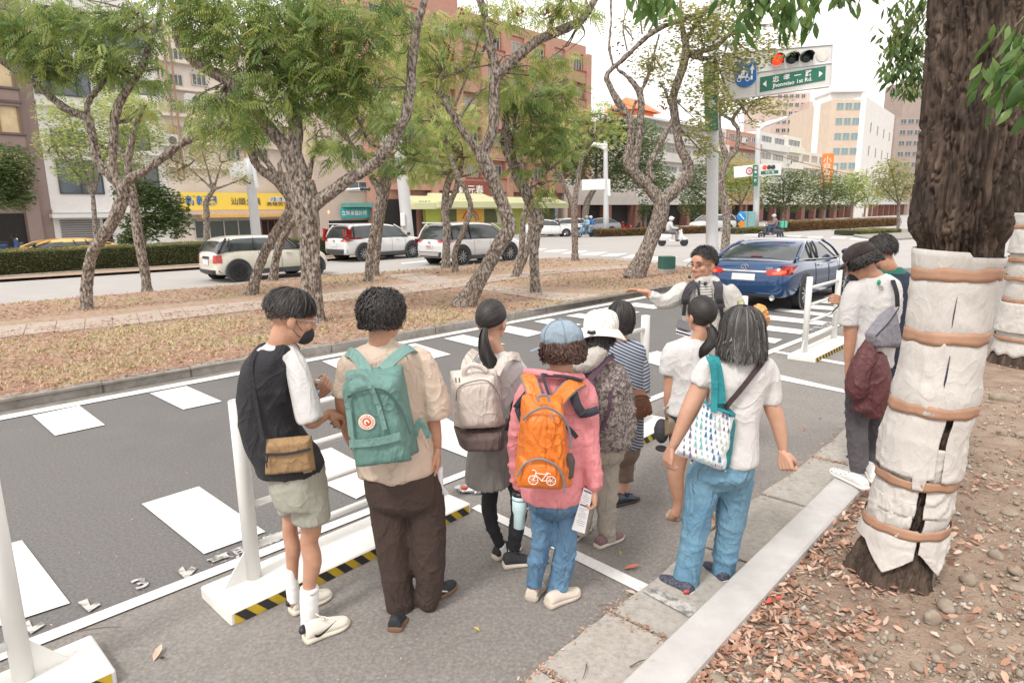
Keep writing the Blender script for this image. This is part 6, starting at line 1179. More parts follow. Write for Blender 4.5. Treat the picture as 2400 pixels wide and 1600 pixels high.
f.part('heel_tab',fuse([ell(Ts(-.005,0,.078),(.020,.030,.022),None,10,8)],.006,2),swb,o)
o,Ts,Hs=shoe(f,f.g(300,1388),f.g(455,1312),M_cream,M_solec,w=.105,h=.105,sole=.03,lace=M_cream)
f.part('heel_tab',fuse([ell(Ts(-.005,0,.078),(.020,.030,.022),None,10,8)],.006,2),swb,o)
f.part('logo_mark',swoosh(f.p(390,1307,-.055),(1,.1,0),(0,0,1),.035),swb,smooth=False)
# shoulder bag
bag=empty('shoulder_bag',f.p(295,780,-.18),'flat tan canvas shoulder bag at the hip of the man in the vest','bag')
at,n=face_of([f.p(197,716,-.19),f.p(374,700,-.17),f.p(392,838,-.16),f.p(192,858,-.19)])
obj('bag_body',puff(at,n,.035,14,12,.08,.08,.25,3,.003),cloth('tan_canvas',(.30,.19,.095),.12,12,layers=[(30,.55,.7,(.20,.12,.06),.5)]),bag,smooth=True)
obj('zip',straps([at(.0,.33,.012),at(.5,.36,.018),at(1,.30,.012)],.012,.004,10,[n]*3),mat('zip_black',(.03,.03,.035),.5),bag)
obj('zip_pull',join(tube([at(.09,.36,.02),at(.10,.52,.022)],.004,6),tube([at(.08,.5,.02),at(.1,.68,.022)],.003,6)),M_blackp,bag)
obj('label_patch',poly([at(.80,.86,.017),at(.97,.84,.013),at(.97,.93,.013),at(.80,.95,.017)]),mat('patch',(.14,.09,.05),.8),bag)
obj('strap',straps([f.p(192,720,-.19),f.p(186,690,-.185),f.p(170,600,-.175),f.p(150,480,-.168),f.p(146,410,-.15),f.p(165,365,-.10)],.018,.003,24,[n]*6),M_blackfab,bag)
b_=empty('water_bottle',f.p(402,560,.13),'clear water bottle with white cap in the hand of the man in the vest','bottle')
mcl=mat('clear_plastic',(.85,.90,.95),.06,trans=.9);p0,p1=f.p(398,566,.15),f.p(404,478,.15);ax=p1-p0;Lb=np.linalg.norm(ax)
obj('bottle_body',lathe([(.012,0),(.019,.004),(.019,Lb*.3),(.017,Lb*.45),(.019,Lb*.6),(.019,Lb*.7),(.009,Lb*.86),(.009,Lb*.9)],p0,18,ax),mcl,b_,smooth=True)
obj('cap',lathe([(.011,Lb*.88),(.011,Lb*1.0)],p0,16,ax),M_solew,b_);obj('bottle_label',lathe([(.0195,Lb*.36),(.0195,Lb*.62)],p0,18,ax),mat('blue_label',(.72,.74,.8),.4,ramp=[(.45,(.75,.76,.8)),(.5,(.05,.22,.55))],scale=40),b_,smooth=True)
 
# ================= 2: beige shirt, green backpack
f=Fig(500,600,1.65,YG(985,1425),'man in beige short-sleeved shirt and wide dark brown trousers',GP,foot=(760,1400))
Hc=f.p(655,236);hm,T,R=head_mesh(Hc,28,8,0,1.03,f.p(650,350))
hh=hand(f.p(866,752,-.02),(f.p(868,790)-f.p(866,740)),(1,0,0.2),(.5,.55,.6,.6),.4,1,.95)
body=fuse([f.R([(650,345,60,.07),(660,420,130,.1),(690,620,110,.11),(725,850,120,.12)]),f.L([(800,420,36),(838,560,34),(852,640,29),(862,700,24),(867,752,17)]),
             f.L([(515,420,34),(500,560,32,.02),(520,680,25,.08),(560,760,20,.14)]),f.L([(680,900,50),(705,1200,38),(710,1440,26)]),f.L([(815,900,50),(832,1150,38),(840,1330,26)])],.009,3)
f.part('body',join(hm,body,hh),M_skin)
put_hair(f,T,[(*cap_shell((.083,.104,.098),46,90,116),None),hair_flow(T,3600,0,.080,118,.013,hmax=.03,front=48,side=88,back=126,curl=.013,seed=4,jit=.6,width=.0030,vol=(.084,.106,.101))],M_hair)
spectacles(f,T,mat('thin_silver',(.6,.6,.6),.25,metal=1),f.root)
Msh=cloth('beige_linen',(.54,.44,.355),.06,6)
f.garment('shirt',[f.R([(650,318,47,.060),(650,338,60,.068),(651,352,100,.09),(655,385,148,.12),(662,440,158,.135),(672,520,150,.14),(688,620,146,.14),(702,700,155,.15),(712,780,162,.155),(716,822,162,.155),(700,840,140,.14)]),
                    f.L([(760,385,46),(800,412,54),(830,480,58),(854,560,62),(864,625,61)]),f.L([(560,385,40),(522,420,44),(508,480,44,.01),(500,540,46,.02)])],Msh,amp=0.0119,sc=(8,8,5),seed=7)
f.part('shirt_collar',folds(fuse([f.R([(650,312,46,.056),(650,345,58,.07)],6)],.008,2),.002),Msh)
f.garment('trousers',[f.H([(722,815,150,.14),(732,870,156,.15),(740,930,154,.15)]),f.L([(668,880,84),(682,1000,80),(698,1150,72),(714,1290,63),(722,1370,58),(712,1425,48),(703,1446,36)]),
                       f.L([(812,880,80),(826,1000,78),(833,1150,73),(838,1240,62),(832,1310,53),(826,1352,46)])],cloth('dark_brown_wool',(.052,.032,.026),.1,8),amp=.006,sc=(9,9,13),seed=9)
Mbs=mat('black_suede',(.022,.026,.032),.8)
shoe(f,f.g(700,1458),f.g(722,1400),Mbs,M_gum,w=.10,h=.08,sole=.028)
o,Ts,Hs=shoe(f,f.g(800,1362),f.g(934,1272),Mbs,M_gum,w=.105,h=.085,sole=.028,lace=M_blackp)
f.part('side_stripe',tube([Ts(.25,.40,.04),Ts(.4,.42,.06),Ts(.6,.44,.035)],.004,6,8),M_solew,o)
pk=empty('backpack',f.p(640,640,-.3),'sage green canvas backpack with a round red and cream badge','backpack')
Mgr=cloth('green_canvas',(.115,.225,.20),.10,14,.75,.4);Mgr2=cloth('green_webbing',(.15,.27,.245),.06,20,.7,.5)
qd=[f.p(492,470,-.33),f.p(722,444,-.31),f.p(792,800,-.29),f.p(530,822,-.32)];at,n=face_of(qd)
obj('main_pocket',puff(at,n,.13,16,18,.22,.16,.28,11,.006),Mgr,pk,smooth=True)
at2,n2=face_of([at(.045,.62,.03),at(.86,.60,.03),at(.93,.97,.03),at(.07,.99,.03)]);obj('front_pocket',puff(at2,n2,.035,12,10,.14,.2,.5,5,.005),Mgr,pk,smooth=True)
obj('pocket_flap',straps([at2(.01,.16,.018),at2(.5,.17,.03),at2(.97,.12,.018)],.035,.006,14,[n]*3),Mgr2,pk)
for a_,b_2 in (((.10,.27),(.10,.60)),((.57,.24),(.62,.56))):obj('handle_base',straps([at(*a_,.045),at(*b_2,.048)],.022,.005,4,[n]*2),Mgr2,pk)
obj('carry_handle',straps([at(.10,.30,.048),at(.09,.10,.06),at(.2,-.02,.065),at(.38,-.03,.06),at(.52,.10,.062),at(.57,.28,.05)],.020,.005,30,[n]*6),Mgr2,pk)
obj('zip',straps([at(.07,.20,.040),at(.35,.135,.048),at(.70,.155,.045),at(.90,.36,.034),at(.98,.66,.02)],.010,.004,30,[n]*5),mat('zip_green',(.05,.11,.10),.6),pk)
for P_ in ([f.p(598,450,-.22),f.p(575,415,-.17),f.p(545,380,-.13),f.p(520,372,-.05)],[f.p(655,440,-.22),f.p(700,395,-.17),f.p(750,358,-.12),f.p(775,362,-.03)],[f.p(775,700,-.18),f.p(800,640,-.18),f.p(835,700,-.16)]):
    obj('shoulder_strap',straps(P_,.05 if P_[0][2] > 1.2 else .03,.012,16,[[0,-1,.5]]*len(P_)),Mgr2,pk)
bc=at(.36,.465,.043);ub=_unit(at(1,.4)-at(0,.4));vb=_unit(at(.4,0)-at(.4,1));nb=n
disc=lambda r,k=28:(np.array([[r*math.cos(t),r*math.sin(t),0] for t in np.linspace(0,2*math.pi,k,endpoint=False)]),[tuple(range(k))])
lay=lambda VF,off,c=bc:(c+VF[0][:,:1]*ub+VF[0][:,1:2]*vb+nb*off,VF[1])
bd=obj('badge',lay(disc(.0365),.001),mat('badge_cream',(.78,.68,.58),.6),pk);mr=mat('badge_red',(.52,.06,.03),.6)
obj('badge_disc',lay(disc(.019),.0025),mr,bd)
def arc_text(s,r,a0,a1,size,flip=False):
    L=[]
    for i,ch in enumerate(s):
        a=a0+(a1-a0)*i/(len(s)-1);V,F=textmesh(ch,size,bold=.0003);t=a-math.pi/2 if not flip else a+math.pi/2;c,s_=math.cos(t),math.sin(t)
        L.append((np.stack([V[:,0]*c-V[:,1]*s_+r*math.cos(a),V[:,0]*s_+V[:,1]*c+r*math.sin(a),V[:,2]],1),F))
    return join(*L)
obj('lettering',lay(arc_text('FJÄLLRÄVEN',.027,math.radians(190),math.radians(-10),.0115),.004),mr,bd);obj('lettering',lay(arc_text('KÅNKEN',.028,math.radians(215),math.radians(325),.0115,True),.004),mr,bd)
fox=catmull(np.array([(-.008,-.012),(-.013,-.002),(-.008,.010),(.002,.013),(.010,.007),(.012,-.002),(.007,-.006),(.003,.002),(-.003,.003),(-.005,-.004),(0,-.012)]),30)
obj('emblem',lay((np.c_[fox,np.zeros(30)],[tuple(range(30))]),.004),mat('badge_cream',(.8,.7,.6)),bd)
obj('rolled_paper',tube([f.p(868,968,-.01),f.p(876,900,-.01),f.p(874,815,-.01)],.018,14,8),mat('white_paper',(.72,.73,.78),.8),label='white rolled sheets held low by the man with the green backpack',cat='paper',smooth=True)
 
# ================= 3: ponytail, beige backpack
f=Fig(1000,650,1.96,YG(1190,1318),'woman with a ponytail in white tee, grey skirt and black leggings',GP,foot=(370,1290))
Hc=f.p(300,205);hm,T,R=head_mesh(Hc,22,6,0,.98,f.p(318,345),.047)
fl=DY(f,330,1290)
body=fuse([f.R([(315,340,50,.06),(315,420,95,.09),(310,620,80,.1),(310,850,90,.11)]),f.L([(408,420,28),(415,560,25),(412,700,20),(420,820,16),(425,900,15)]),f.L([(210,420,28),(190,560,25,.05),(180,700,20,.1)])],.009,3)
f.part('body',join(hm,body),M_skin2)
put_hair(f,T,[(*cap_shell((.082,.103,.099),50,92,122),None),hair_to(T,(-.045,-.115,-.015),2600,(.084,.105,.101),seed=6),
                hang_strands(None,[f.p(268,238,-.13),f.p(262,290,-.16),f.p(272,350,-.17),f.p(296,405,-.165),f.p(270,448,-.16)],900,[.016,.026,.036,.040,.022],.003,3)],M_hair)
f.part('hair_tie',tube([f.p(266,236,-.115),f.p(267,252,-.13)],.017,12,4),M_blackp);spectacles(f,T,M_blackp,f.root)
f.garment('tee_shirt',[f.R([(315,338,42,.055),(315,352,72,.075),(316,375,112,.10),(316,430,122,.12),(318,520,105,.12),(315,640,98,.12)]),f.L([(390,380,40),(412,430,42),(420,520,42),(418,600,40)]),f.L([(235,380,38),(208,430,40),(196,500,40,.02)])],
          M_white,amp=0.0102,seed=12)
Mgs=cloth('grey_knit',(.24,.225,.21),.08,20,.95,.5)
f.garment('skirt',[f.R([(318,620,98,.12),(305,700,104,.14),(292,800,112,.155),(286,880,116,.165),(284,935,118,.17)])],Mgs,amp=0.0136,sc=(12,12,3),seed=14)
f.garment('leggings',[f.R([(310,880,90,.12),(310,930,86,.12)],8),f.L([(295,900,48,fl),(292,980,43,fl),(287,1060,40,fl),(302,1140,33,fl),(332,1215,28,fl),(340,1238,27,fl)]),
                       f.L([(400,900,50,-.03),(425,1000,46,-.03),(425,1080,42),(412,1160,38),(402,1225,32),(400,1252,30)])],M_blackfab,amp=0.0051,sc=(14,14,20),seed=15,voxel=.009)
for x,y,dd in ((345,1245,fl),(396,1262,0)):f.part('sock',fuse([f.L([(x-2,y-22,24,dd),(x+4,y+30,25,dd)])],.008,2),M_sockw)
Mbr=mat('black_runner',(.03,.03,.032),.7);Msb=mat('sole_beige',(.60,.54,.46),.8)
shoe(f,f.g(312,1300),f.g(430,1238),Mbr,Msb,w=.095,h=.095,sole=.03,lace=M_blackp);o,Ts,Hs=shoe(f,f.g(352,1335),f.g(490,1310),Mbr,Msb,w=.098,h=.098,sole=.034,lace=M_blackp)
pk=empty('backpack',f.p(240,640,-.3),'light beige backpack with a dark brown base','backpack')
Mbe=cloth('beige_nylon',(.56,.51,.465),.05,10,.7,.3);Mdb=cloth('dark_taupe_nylon',(.115,.085,.078),.06,10,.7,.3)
at,n=face_of([f.p(104,455,-.31),f.p(330,430,-.29),f.p(386,806,-.27),f.p(130,812,-.31)])
atA,nA=face_of([at(0,0),at(1,0),at(1,.74),at(0,.74)]);atB,nB=face_of([at(.0,.715),at(1.0,.70),at(.93,1.02),at(.10,1.0)])
obj('main_pocket',puff(atA,n,.13,16,16,.28,.22,.25,21,.005),Mbe,pk,smooth=True);obj('pack_base',puff(atB,n,.125,16,10,.22,.30,.27,22,.003),Mdb,pk,smooth=True)
obj('carry_handle',tube([f.p(175,462,-.26),f.p(175,425,-.27),f.p(205,402,-.27),f.p(250,412,-.27),f.p(300,452,-.25)],.014,10,20),Mbe,pk,smooth=True)
obj('zip',join(tube([at(.10,.30,.02),at(.16,.14,.030),at(.4,.075,.034),at(.75,.085,.03),at(.93,.27,.016),at(.97,.55,.012)],.0035,6,26),tube([at(.13,.06,.04),at(.13,.0,.04)],.004,6),tube([at(.2,.06,.045),at(.2,.0,.045)],.004,6)),mat('zip_beige',(.20,.17,.15),.5),pk)
obj('side_tag',box(f.p(322,545,-.27),(.022,.012,.045),bev=.004),Mbe,pk);obj('lettering',xf((textmesh('TOPPU',.018,bold=.0004)),np.stack([_unit(at(1,.6)-at(0,.6)),_unit(at(.5,0)-at(.5,1)),n],1),at(.15,.66,.03)),Mdb,pk)
for P_ in ([f.p(185,462,-.2),f.p(180,410,-.18),f.p(200,365,-.13),f.p(225,340,-.05)],[f.p(315,445,-.2),f.p(345,392,-.17),f.p(385,362,-.12),f.p(425,368,-.03)],[f.p(368,700,-.2),f.p(388,640,-.14),f.p(400,560,-.06)]):
    obj('shoulder_strap',straps(P_,.05 if P_[0][2] > 1.15 else .022,.014,16,[[0,-1,.5]]*len(P_)),Mbe if P_[0][2] > 1.15 else M_blackfab,pk)
 
# ================= 4: blue cap, pink jacket, orange backpack
f=Fig(1000,650,1.96,YG(1285,1402),'woman in blue-grey cap, pink jacket and blue jeans',GP,foot=(560,1470))
Hc=f.p(618,330);hm,T,R=head_mesh(Hc,-30,10,0,1.0,f.p(600,440),.05)
hr=hand(f.p(768,972,-.08),(f.p(770,1010,-.08)-f.p(766,965,-.08)),(1,-.2,.2),(.9,1,1.1,1.1),.6,-1,.88)
hl=hand(f.p(432,975,.06),(f.p(434,1020,.07)-f.p(430,965,.06)),(-1,.1,.2),(.7,.8,.8,.8),.6,1,.88)
body=fuse([f.R([(600,430,60,.07),(600,520,110,.1),(590,740,105,.11),(585,980,120,.13)]),f.L([(745,520,32),(745,700,27,-.03),(765,860,22,-.06),(768,970,16,-.08)]),f.L([(445,520,32),(415,700,26,.02),(415,860,21,.05),(430,975,16,.06)]),
             f.L([(530,1000,55),(525,1200,40),(492,1450,30)]),f.L([(640,1000,55),(635,1250,40),(598,1470,30)])],.009,3)
f.part('body',join(hm,body,hr,hl),M_skin2)
put_hair(f,T,[(*cap_shell((.086,.106,.098),52,100,136),None),hair_flow(T,2400,72,.105,96,.014,hmax=.08,front=60,side=110,back=140,curl=.014,seed=8,jit=.5,width=.0038,vol=(.092,.108,.100),inward=.25)],M_hairb)
Mcap=cloth('blue_grey_cotton',(.235,.30,.36),.10,12,.9,.4)
cr_=fuse([ell(T(0,-.015,.058),(.104,.120,.090),R,20,14)],.008,3);V,F=folds(cr_,.004,(16,16,16),3);zz=(V-T(0,0,0)) @ R.T;low=zz[:,2] < .018;V[low] += np.outer((.018-zz[low,2]),R[2]);cap=f.part('cap',(V,F),Mcap)
bt,nn=[],13
for i in range(nn):
    a=math.radians(-72+144*i/(nn-1))
    for r,dz in ((.098,.022),(.135,.014),(.165+.03*math.cos(a),.000)):bt.append(T(math.sin(a)*r*.86,-.012+math.cos(a)*r*1.06,dz))
Fb=[tuple(q) for q in gridF(nn,3,False)];f.part('cap_brim',evalmods((np.array(bt),Fb),[('SOLIDIFY',dict(thickness=.005)),('SUBSURF',dict(levels=1))]),Mcap,cap)
f.part('cap_button',ell(T(0,-.015,.150),(.011,.011,.005),R,10,6),Mcap,cap)
for k_ in range(6):
    a=k_*math.pi/3+.5;f.part('cap_seam',tube([T(math.sin(a)*.106*math.sin(t),-.015+math.cos(a)*.122*math.sin(t),.058+.092*math.cos(t)) for t in np.linspace(.1,1.75,10)],.0014,5),mat('seam_blue',(.16,.21,.26),.9),cap)
Mpk=cloth('pink_fleece',(.64,.235,.255),.06,8,.9,.3);Mnv=cloth('charcoal_trim',(.035,.037,.05),.05)
jk=f.garment('jacket',[f.R([(600,428,64,.07),(602,448,88,.085),(600,475,140,.10),(598,520,160,.12),(594,600,156,.13),(590,740,152,.14),(585,880,152,.145),(582,985,155,.15),(582,1005,148,.145)]),
                         f.L([(705,490,40),(738,530,48),(744,640,52,-.02),(744,760,50,-.04),(756,850,46,-.06),(770,920,44,-.075),(773,955,38,-.08),(773,972,34,-.08)]),
                         f.L([(490,490,38),(452,530,44),(424,640,44,.0),(412,760,42,.02),(412,860,40,.04),(420,930,37,.06),(428,972,32,.06)])],Mpk,amp=0.0153,sc=(7,7,9),seed=21)
f.part('collar',folds(fuse([f.R([(520,440,26,.04,.02),(515,425,30,.04,.02)],5),tube([f.p(450,432,-.02),f.p(530,440,-.1),f.p(620,452,-.11),f.p(720,458,-.04)],.020,10,14)],.008,3),.003),Mpk,jk)
for P_,w_ in (([f.p(672,530,-.155),f.p(690,585,-.155),f.p(716,628,-.15)],.045),([f.p(700,628,-.13),f.p(745,622,-.12),f.p(788,606,-.08)],.04),([f.p(478,512,-.12),f.p(440,560,-.115),f.p(410,600,-.06)],.035),([f.p(418,600,-.09),f.p(432,640,-.11),f.p(446,668,-.13)],.035),([f.p(530,446,-.125),f.p(640,456,-.13),f.p(715,474,-.09)],.016)):
    V,F=straps(P_,w_,.006,16,[[0,-1,.25]]*3);f.part('dark_trim',(V,F),Mnv,jk)
f.garment('jeans',[f.H([(588,980,138,.13),(588,1025,140,.14)]),f.L([(530,1040,66),(527,1130,56),(527,1210,50),(512,1300,50),(498,1370,48),(492,1420,47)]),
                    f.L([(645,1040,68),(642,1140,60),(638,1250,57),(620,1340,54),(602,1420,51),(596,1472,50)])],mat('blue_denim',(.09,.19,.31),.9,ramp=[(.3,(.055,.125,.22)),(.7,(.15,.27,.40))],scale=5,bump=.4,bscale=400,bdist=.0015,stretch=(1,1,.5),wrk=1.2),amp=0.0136,sc=(8,8,12),seed=23)
Mbeg=mat('beige_mesh_shoe',(.60,.53,.45),.8,.05,30);Msb2=mat('sole_sand',(.50,.43,.36),.85)
shoe(f,f.g(478,1492),f.g(520,1418),Mbeg,Msb2,w=.098,h=.085,sole=.032);shoe(f,f.g(552,1520),f.g(700,1452),Mbeg,Msb2,w=.100,h=.085,sole=.032)
pk=empty('backpack',f.p(540,800,-.32),'bright orange backpack with a white bicycle print','backpack')
Mor=mat('orange_nylon',(.66,.17,.02),.45,.10,6,bump=.3,bscale=90,bdist=.003,wrk=.9);Mog=mat('grey_piping',(.17,.18,.2),.7)
at,n=face_of([f.p(448,566,-.33),f.p(640,572,-.32),f.p(686,1006,-.30),f.p(402,992,-.33)])
obj('main_pocket',puff(at,n,.12,18,20,.26,.26,.33,31,.010),Mor,pk,smooth=True)
at2,n2=face_of([at(.0,.58,.03),at(.84,.58,.036),at(.80,.93,.03),at(.03,.93,.03)]);obj('front_pocket',puff(at2,n,.03,14,10,.25,.35,.6,33,.004),Mor,pk,smooth=True)
obj('piping',tube([at2(-.02,.55,.012),at2(.12,.14,.018),at2(.42,-.05,.02),at2(.78,.10,.018),at2(.97,.5,.012),at2(1.0,.95,.010)],.0055,8,30),Mog,pk)
obj('piping',tube([at(.02,.20,.0),at(.2,.09,.03),at(.5,.035,.043),at(.85,.12,.03),at(1.0,.28,.008),at(1.0,.48,.002)],.0055,8,30),Mog,pk)
obj('zip_pull',box(at(.62,.12,.045),(.008,.006,.030)),M_metal,pk);obj('hang_loop',tube([at(.33,.0,.01),at(.34,-.05,.0),at(.55,-.06,.0),at(.6,.0,.01)],.006,8,12),Mog,pk)
at3,n3=face_of([f.p(650,812,-.29),f.p(684,812,-.24),f.p(676,935,-.24),f.p(612,940,-.30)]);obj('mesh_pocket',puff(at3,n3,.02,8,8,.2,.2,.6,3,.002),mat('mesh_dark',(.09,.07,.06),.8),pk,smooth=True)
for P_,w_ in (([f.p(505,582,-.22),f.p(492,530,-.18),f.p(476,480,-.14),f.p(462,445,-.06)],.062),([f.p(590,585,-.22),f.p(625,535,-.18),f.p(668,495,-.14),f.p(712,470,-.05)],.062)):
    obj('shoulder_strap',straps(P_,w_,.012,16,[[0,-1,.5]]*4),Mor,pk);obj('strap_edge',straps([q+np.array([0,.006,-.003]) for q in P_],w_+.014,.006,16,[[0,-1,.5]]*4),Mog,pk)
obj('chest_strap',straps([f.p(640,682,-.17),f.p(668,708,-.165),f.p(690,735,-.15)],.022,.004,8,[[0,-1,.3]]*3),Mnv,pk);obj('chest_strap',straps([f.p(530,440,-.14),f.p(545,490,-.17),f.p(562,540,-.2)],.014,.004,8,[[0,-1,.3]]*3),Mnv,pk)
bk=[];cc=at2(.50,.50,.028);ub=_unit(at(1,.7)-at(0,.7));vb=_unit(at(.5,0)-at(.5,1));q3=lambda x,y:cc+ub*x+vb*y+n*.002
for cx in (-.040,.042):bk.append(tube([q3(cx+.022*math.cos(a),-.012+.022*math.sin(a)) for a in np.linspace(0,2*math.pi,21)],.0019,5,caps=False));bk += [tube([q3(cx,-.012),q3(cx+.021*math.cos(a),-.012+.021*math.sin(a))],.0008,4) for a in np.linspace(0,5.5,7)]
for L_ in ([(-.040,-.012),(-.026,.030),(-.036,.038)],[(-.029,.022),(.022,.018),(.042,-.012),(-.002,-.014),(-.030,.018)],[(.022,.018),(-.002,-.014)],[(.018,.026),(.040,.022)],[(-.036,.038),(-.044,.036)],[(.024,.018),(.030,.025)]):bk.append(tube([q3(*a) for a in L_],.0022,5))
obj('bicycle_print',join(*bk),mat('print_white',(.8,.72,.66),.6),pk)
tb=empty('tumbler',f.p(428,1150,.05),'large pale blue insulated tumbler held low beside the orange backpack','tumbler');p0,p1=f.p(425,1150,.05),f.p(430,985,.06);ax=p1-p0;Lb=np.linalg.norm(ax)
obj('cup',lathe([(.024,0),(.030,.004),(.031,Lb*.38),(.040,Lb*.50),(.043,Lb*.93)],p0,28,ax),mat('pale_blue_steel',(.50,.66,.68),.45,.03),tb,smooth=True);obj('lid',lathe([(.044,Lb*.92),(.045,Lb*.99),(.03,Lb*1.04)],p0,28,ax),M_blackp,tb,smooth=True)
obj('cup_band',lathe([(.0437,Lb*.80),(.0437,Lb*.84)],p0,28,ax),mat('band_grey',(.30,.38,.4),.5),tb,smooth=True)
bk=empty('folded_leaflet',f.p(715,1170,-.1),'folded white leaflet with dark headings, in the hand of the woman in pink','leaflet')
at,n=face_of([f.p(722,966,-.1),f.p(762,984,-.1),f.p(726,1176,-.1),f.p(667,1157,-.1)])
obj('leaflet_sheet',(np.array([at(0,0),at(1,0),at(1,1),at(0,1),at(0,0,-.012),at(1,0,-.006),at(1,1,-.006),at(0,1,-.016)]),[(0,1,2,3),(7,6,5,4),(0,4,5,1),(1,5,6,2),(2,6,7,3),(3,7,4,0)]),mat('paper_white',(.78,.78,.80),.8,.02),bk)
tx=mat('print_dark',(.10,.10,.16),.8);tg=mat('print_grey',(.45,.45,.47),.8)
for v in (.03,.36):obj('printed_heading',poly([at(.08,v,.001),at(.92,v,.001),at(.92,v+.035,.001),at(.08,v+.035,.001)]),tx,bk)
for i in range(16):
    v=.11+.048*i
    if abs(v-.36) > .05 and v < .9:obj('printed_line',poly([at(.14 if i % 3 else .3,v,.001),at(.85 if i % 4 else .55,v,.001),at(.85 if i % 4 else .55,v+.014,.001),at(.14 if i % 3 else .3,v+.014,.001)]),tg,bk)
 
lt=empty('crumpled_wrapper',G(1098,1145),'crumpled silver and red wrapper lying by the barrier base behind the ponytailed woman','litter');c=G(1098,1145,.03)
obj('foil',folds(fuse([ell(c,(.07,.045,.03)),ell(c+[-.06,.02,0],(.05,.03,.015)),ell(c+[.06,-.02,0],(.05,.035,.02))],.006,1),.018,(40,40,40),3),mat('foil_silver',(.55,.55,.57),.35,metal=.6),lt,smooth=False);obj('red_panel',ell(c+[-.03,-.03,.025],(.03,.02,.012)),mat('wrapper_red',(.55,.07,.04),.5),lt)
# ================= 5: white bucket hat, patterned jacket
M_maroon=cloth('plum_webbing',(.10,.055,.085))
f=Fig(1000,650,1.96,YG(1395,1272),'woman in white bucket hat, patterned grey-brown jacket and beige trousers',GP,foot=(800,1240))
Hc=f.p(800,268);hm,T,R=head_mesh(Hc,20,8,0,.96,f.p(795,400),.048);fl=DY(f,710,1215)
hr=hand(f.p(918,762,.02),(f.p(900,800,.06)-f.p(918,762,.02)),(1,-.3,.2),(.7,.8,.8,.8),.6,1,.85)
body=fuse([f.R([(795,380,50,.06),(810,450,95,.09),(820,620,90,.1),(810,760,95,.11)]),f.L([(893,460,28),(912,600,24),(925,700,20),(920,765,15,.02)]),f.L([(700,460,28),(690,600,24),(700,720,18,.08)]),
             f.L([(838,780,45),(825,1000,34),(822,1220,24)]),f.L([(770,780,45,fl*.4),(720,1000,32,fl),(715,1180,24,fl)])],.009,3)
f.part('body',join(hm,body,hr),M_skin2)
put_hair(f,T,[(*cap_shell((.080,.100,.092),50,96,128),None),hair_flow(T,900,70,.07,100,.012,front=60,side=105,back=134,seed=12,width=.003)],M_hair)
Mwh=cloth('white_cotton_hat',(.70,.685,.655),.04,10,.9,.4)
V,F=folds(fuse([rings([(T(0,-.012,z),a,a*1.12,-math.radians(20)) for z,a in ((.035,.100),(.07,.104),(.11,.098),(.140,.082),(.155,.05))],24,10)],.008,3),.0045,(15,15,15),4);hat=f.part('bucket_hat',(V,F),Mwh)
bt=[]
for i in range(33):
    a=2*math.pi*i/32;w_=1+.07*math.sin(3*a+1)+.05*math.sin(5*a)
    for r,dz in ((.100,.045),(.122,.030),(.150,.002),(.158,-.012)):bt.append(T(math.sin(a)*r*w_,-.012+math.cos(a)*r*1.06*w_,dz+.016*math.sin(2*a+2.2)*((r-.1)/.05)))
f.part('hat_brim',evalmods((np.array(bt),[tuple(q) for q in gridF(33,4,False)]),[('SOLIDIFY',dict(thickness=.006)),('SUBSURF',dict(levels=1))]),Mwh,hat)
f.part('hat_tag',straps([f.p(738,250,-.145),f.p(758,254,-.15),f.p(776,250,-.145)],.020,.004,6,[[0,-1,.1]]*3),M_blackp,hat)
Mpt=mat('patterned_fabric',(.2,.17,.16),.9,ramp=[(.40,(.115,.09,.088)),(.50,(.23,.195,.18)),(.56,(.40,.36,.335)),(.62,(.15,.122,.12))],scale=46,detail=3,bump=.3,bscale=300,bdist=.0015,wrk=1)
jk=f.garment('jacket',[f.R([(790,385,70,.08),(800,405,105,.10),(808,450,116,.12),(815,560,106,.13),(825,680,106,.14),(832,755,112,.145),(830,768,105,.14)]),
                          f.L([(862,425,38),(893,470,44),(908,560,46),(922,660,44),(926,740,40)]),f.L([(720,425,36),(700,480,42),(690,600,40),(700,700,36,.06)])],Mpt,amp=.010,sc=(8,8,8),seed=31)
f.part('hood',folds(fuse([f.L([(665,430,26,-.04),(690,400,40,-.08),(730,395,46,-.11),(775,360,44,-.12),(815,335,26,-.08)])],.008,3),.006,(12,12,12),5),cloth('pale_grey_jersey',(.46,.44,.40),.05),jk)
f.garment('trousers',[f.H([(825,740,88,.12),(822,800,88,.12)],8),f.L([(842,780,56),(836,900,52),(828,1050,47),(824,1150,42),(826,1195,44),(826,1205,44)]),f.L([(770,790,52,fl*.4),(745,950,44,fl*.8),(725,1080,40,fl),(712,1180,36,fl)])],
          cloth('beige_cotton_twill',(.40,.355,.30),.08),amp=.011,sc=(8,8,10),seed=33)
Mmv=mat('mauve_shoe',(.22,.13,.135),.8,.08,30)
shoe(f,f.g(778,1246),f.g(900,1192),Mmv,Msb,w=.092,h=.082,sole=.026,lace=Mmv);shoe(f,f.g(668,1215),f.g(744,1150),Mmv,Msb,w=.09,h=.082,sole=.026)
pk=empty('backpack',f.p(742,600,-.2),'dark plum backpack largely hidden by the pink jacket, on the woman in the bucket hat','backpack')
at,n=face_of([f.p(610,500,-.24),f.p(790,470,-.22),f.p(800,740,-.2),f.p(630,760,-.24)]);obj('main_pocket',puff(at,n,.09,10,12,.22,.2,.3,41,.004),M_maroon,pk,smooth=True)
obj('shoulder_strap',straps([f.p(742,478,-.17),f.p(785,425,-.15),f.p(820,385,-.13),f.p(858,360,-.07)],.032,.010,16,[[0,-1,.6]]*4),M_maroon,pk)
obj('shoulder_strap',straps([f.p(800,700,-.15),f.p(835,620,-.155),f.p(845,520,-.15)],.02,.005,10,[[0.3,-1,0]]*3),M_maroon,pk)
 
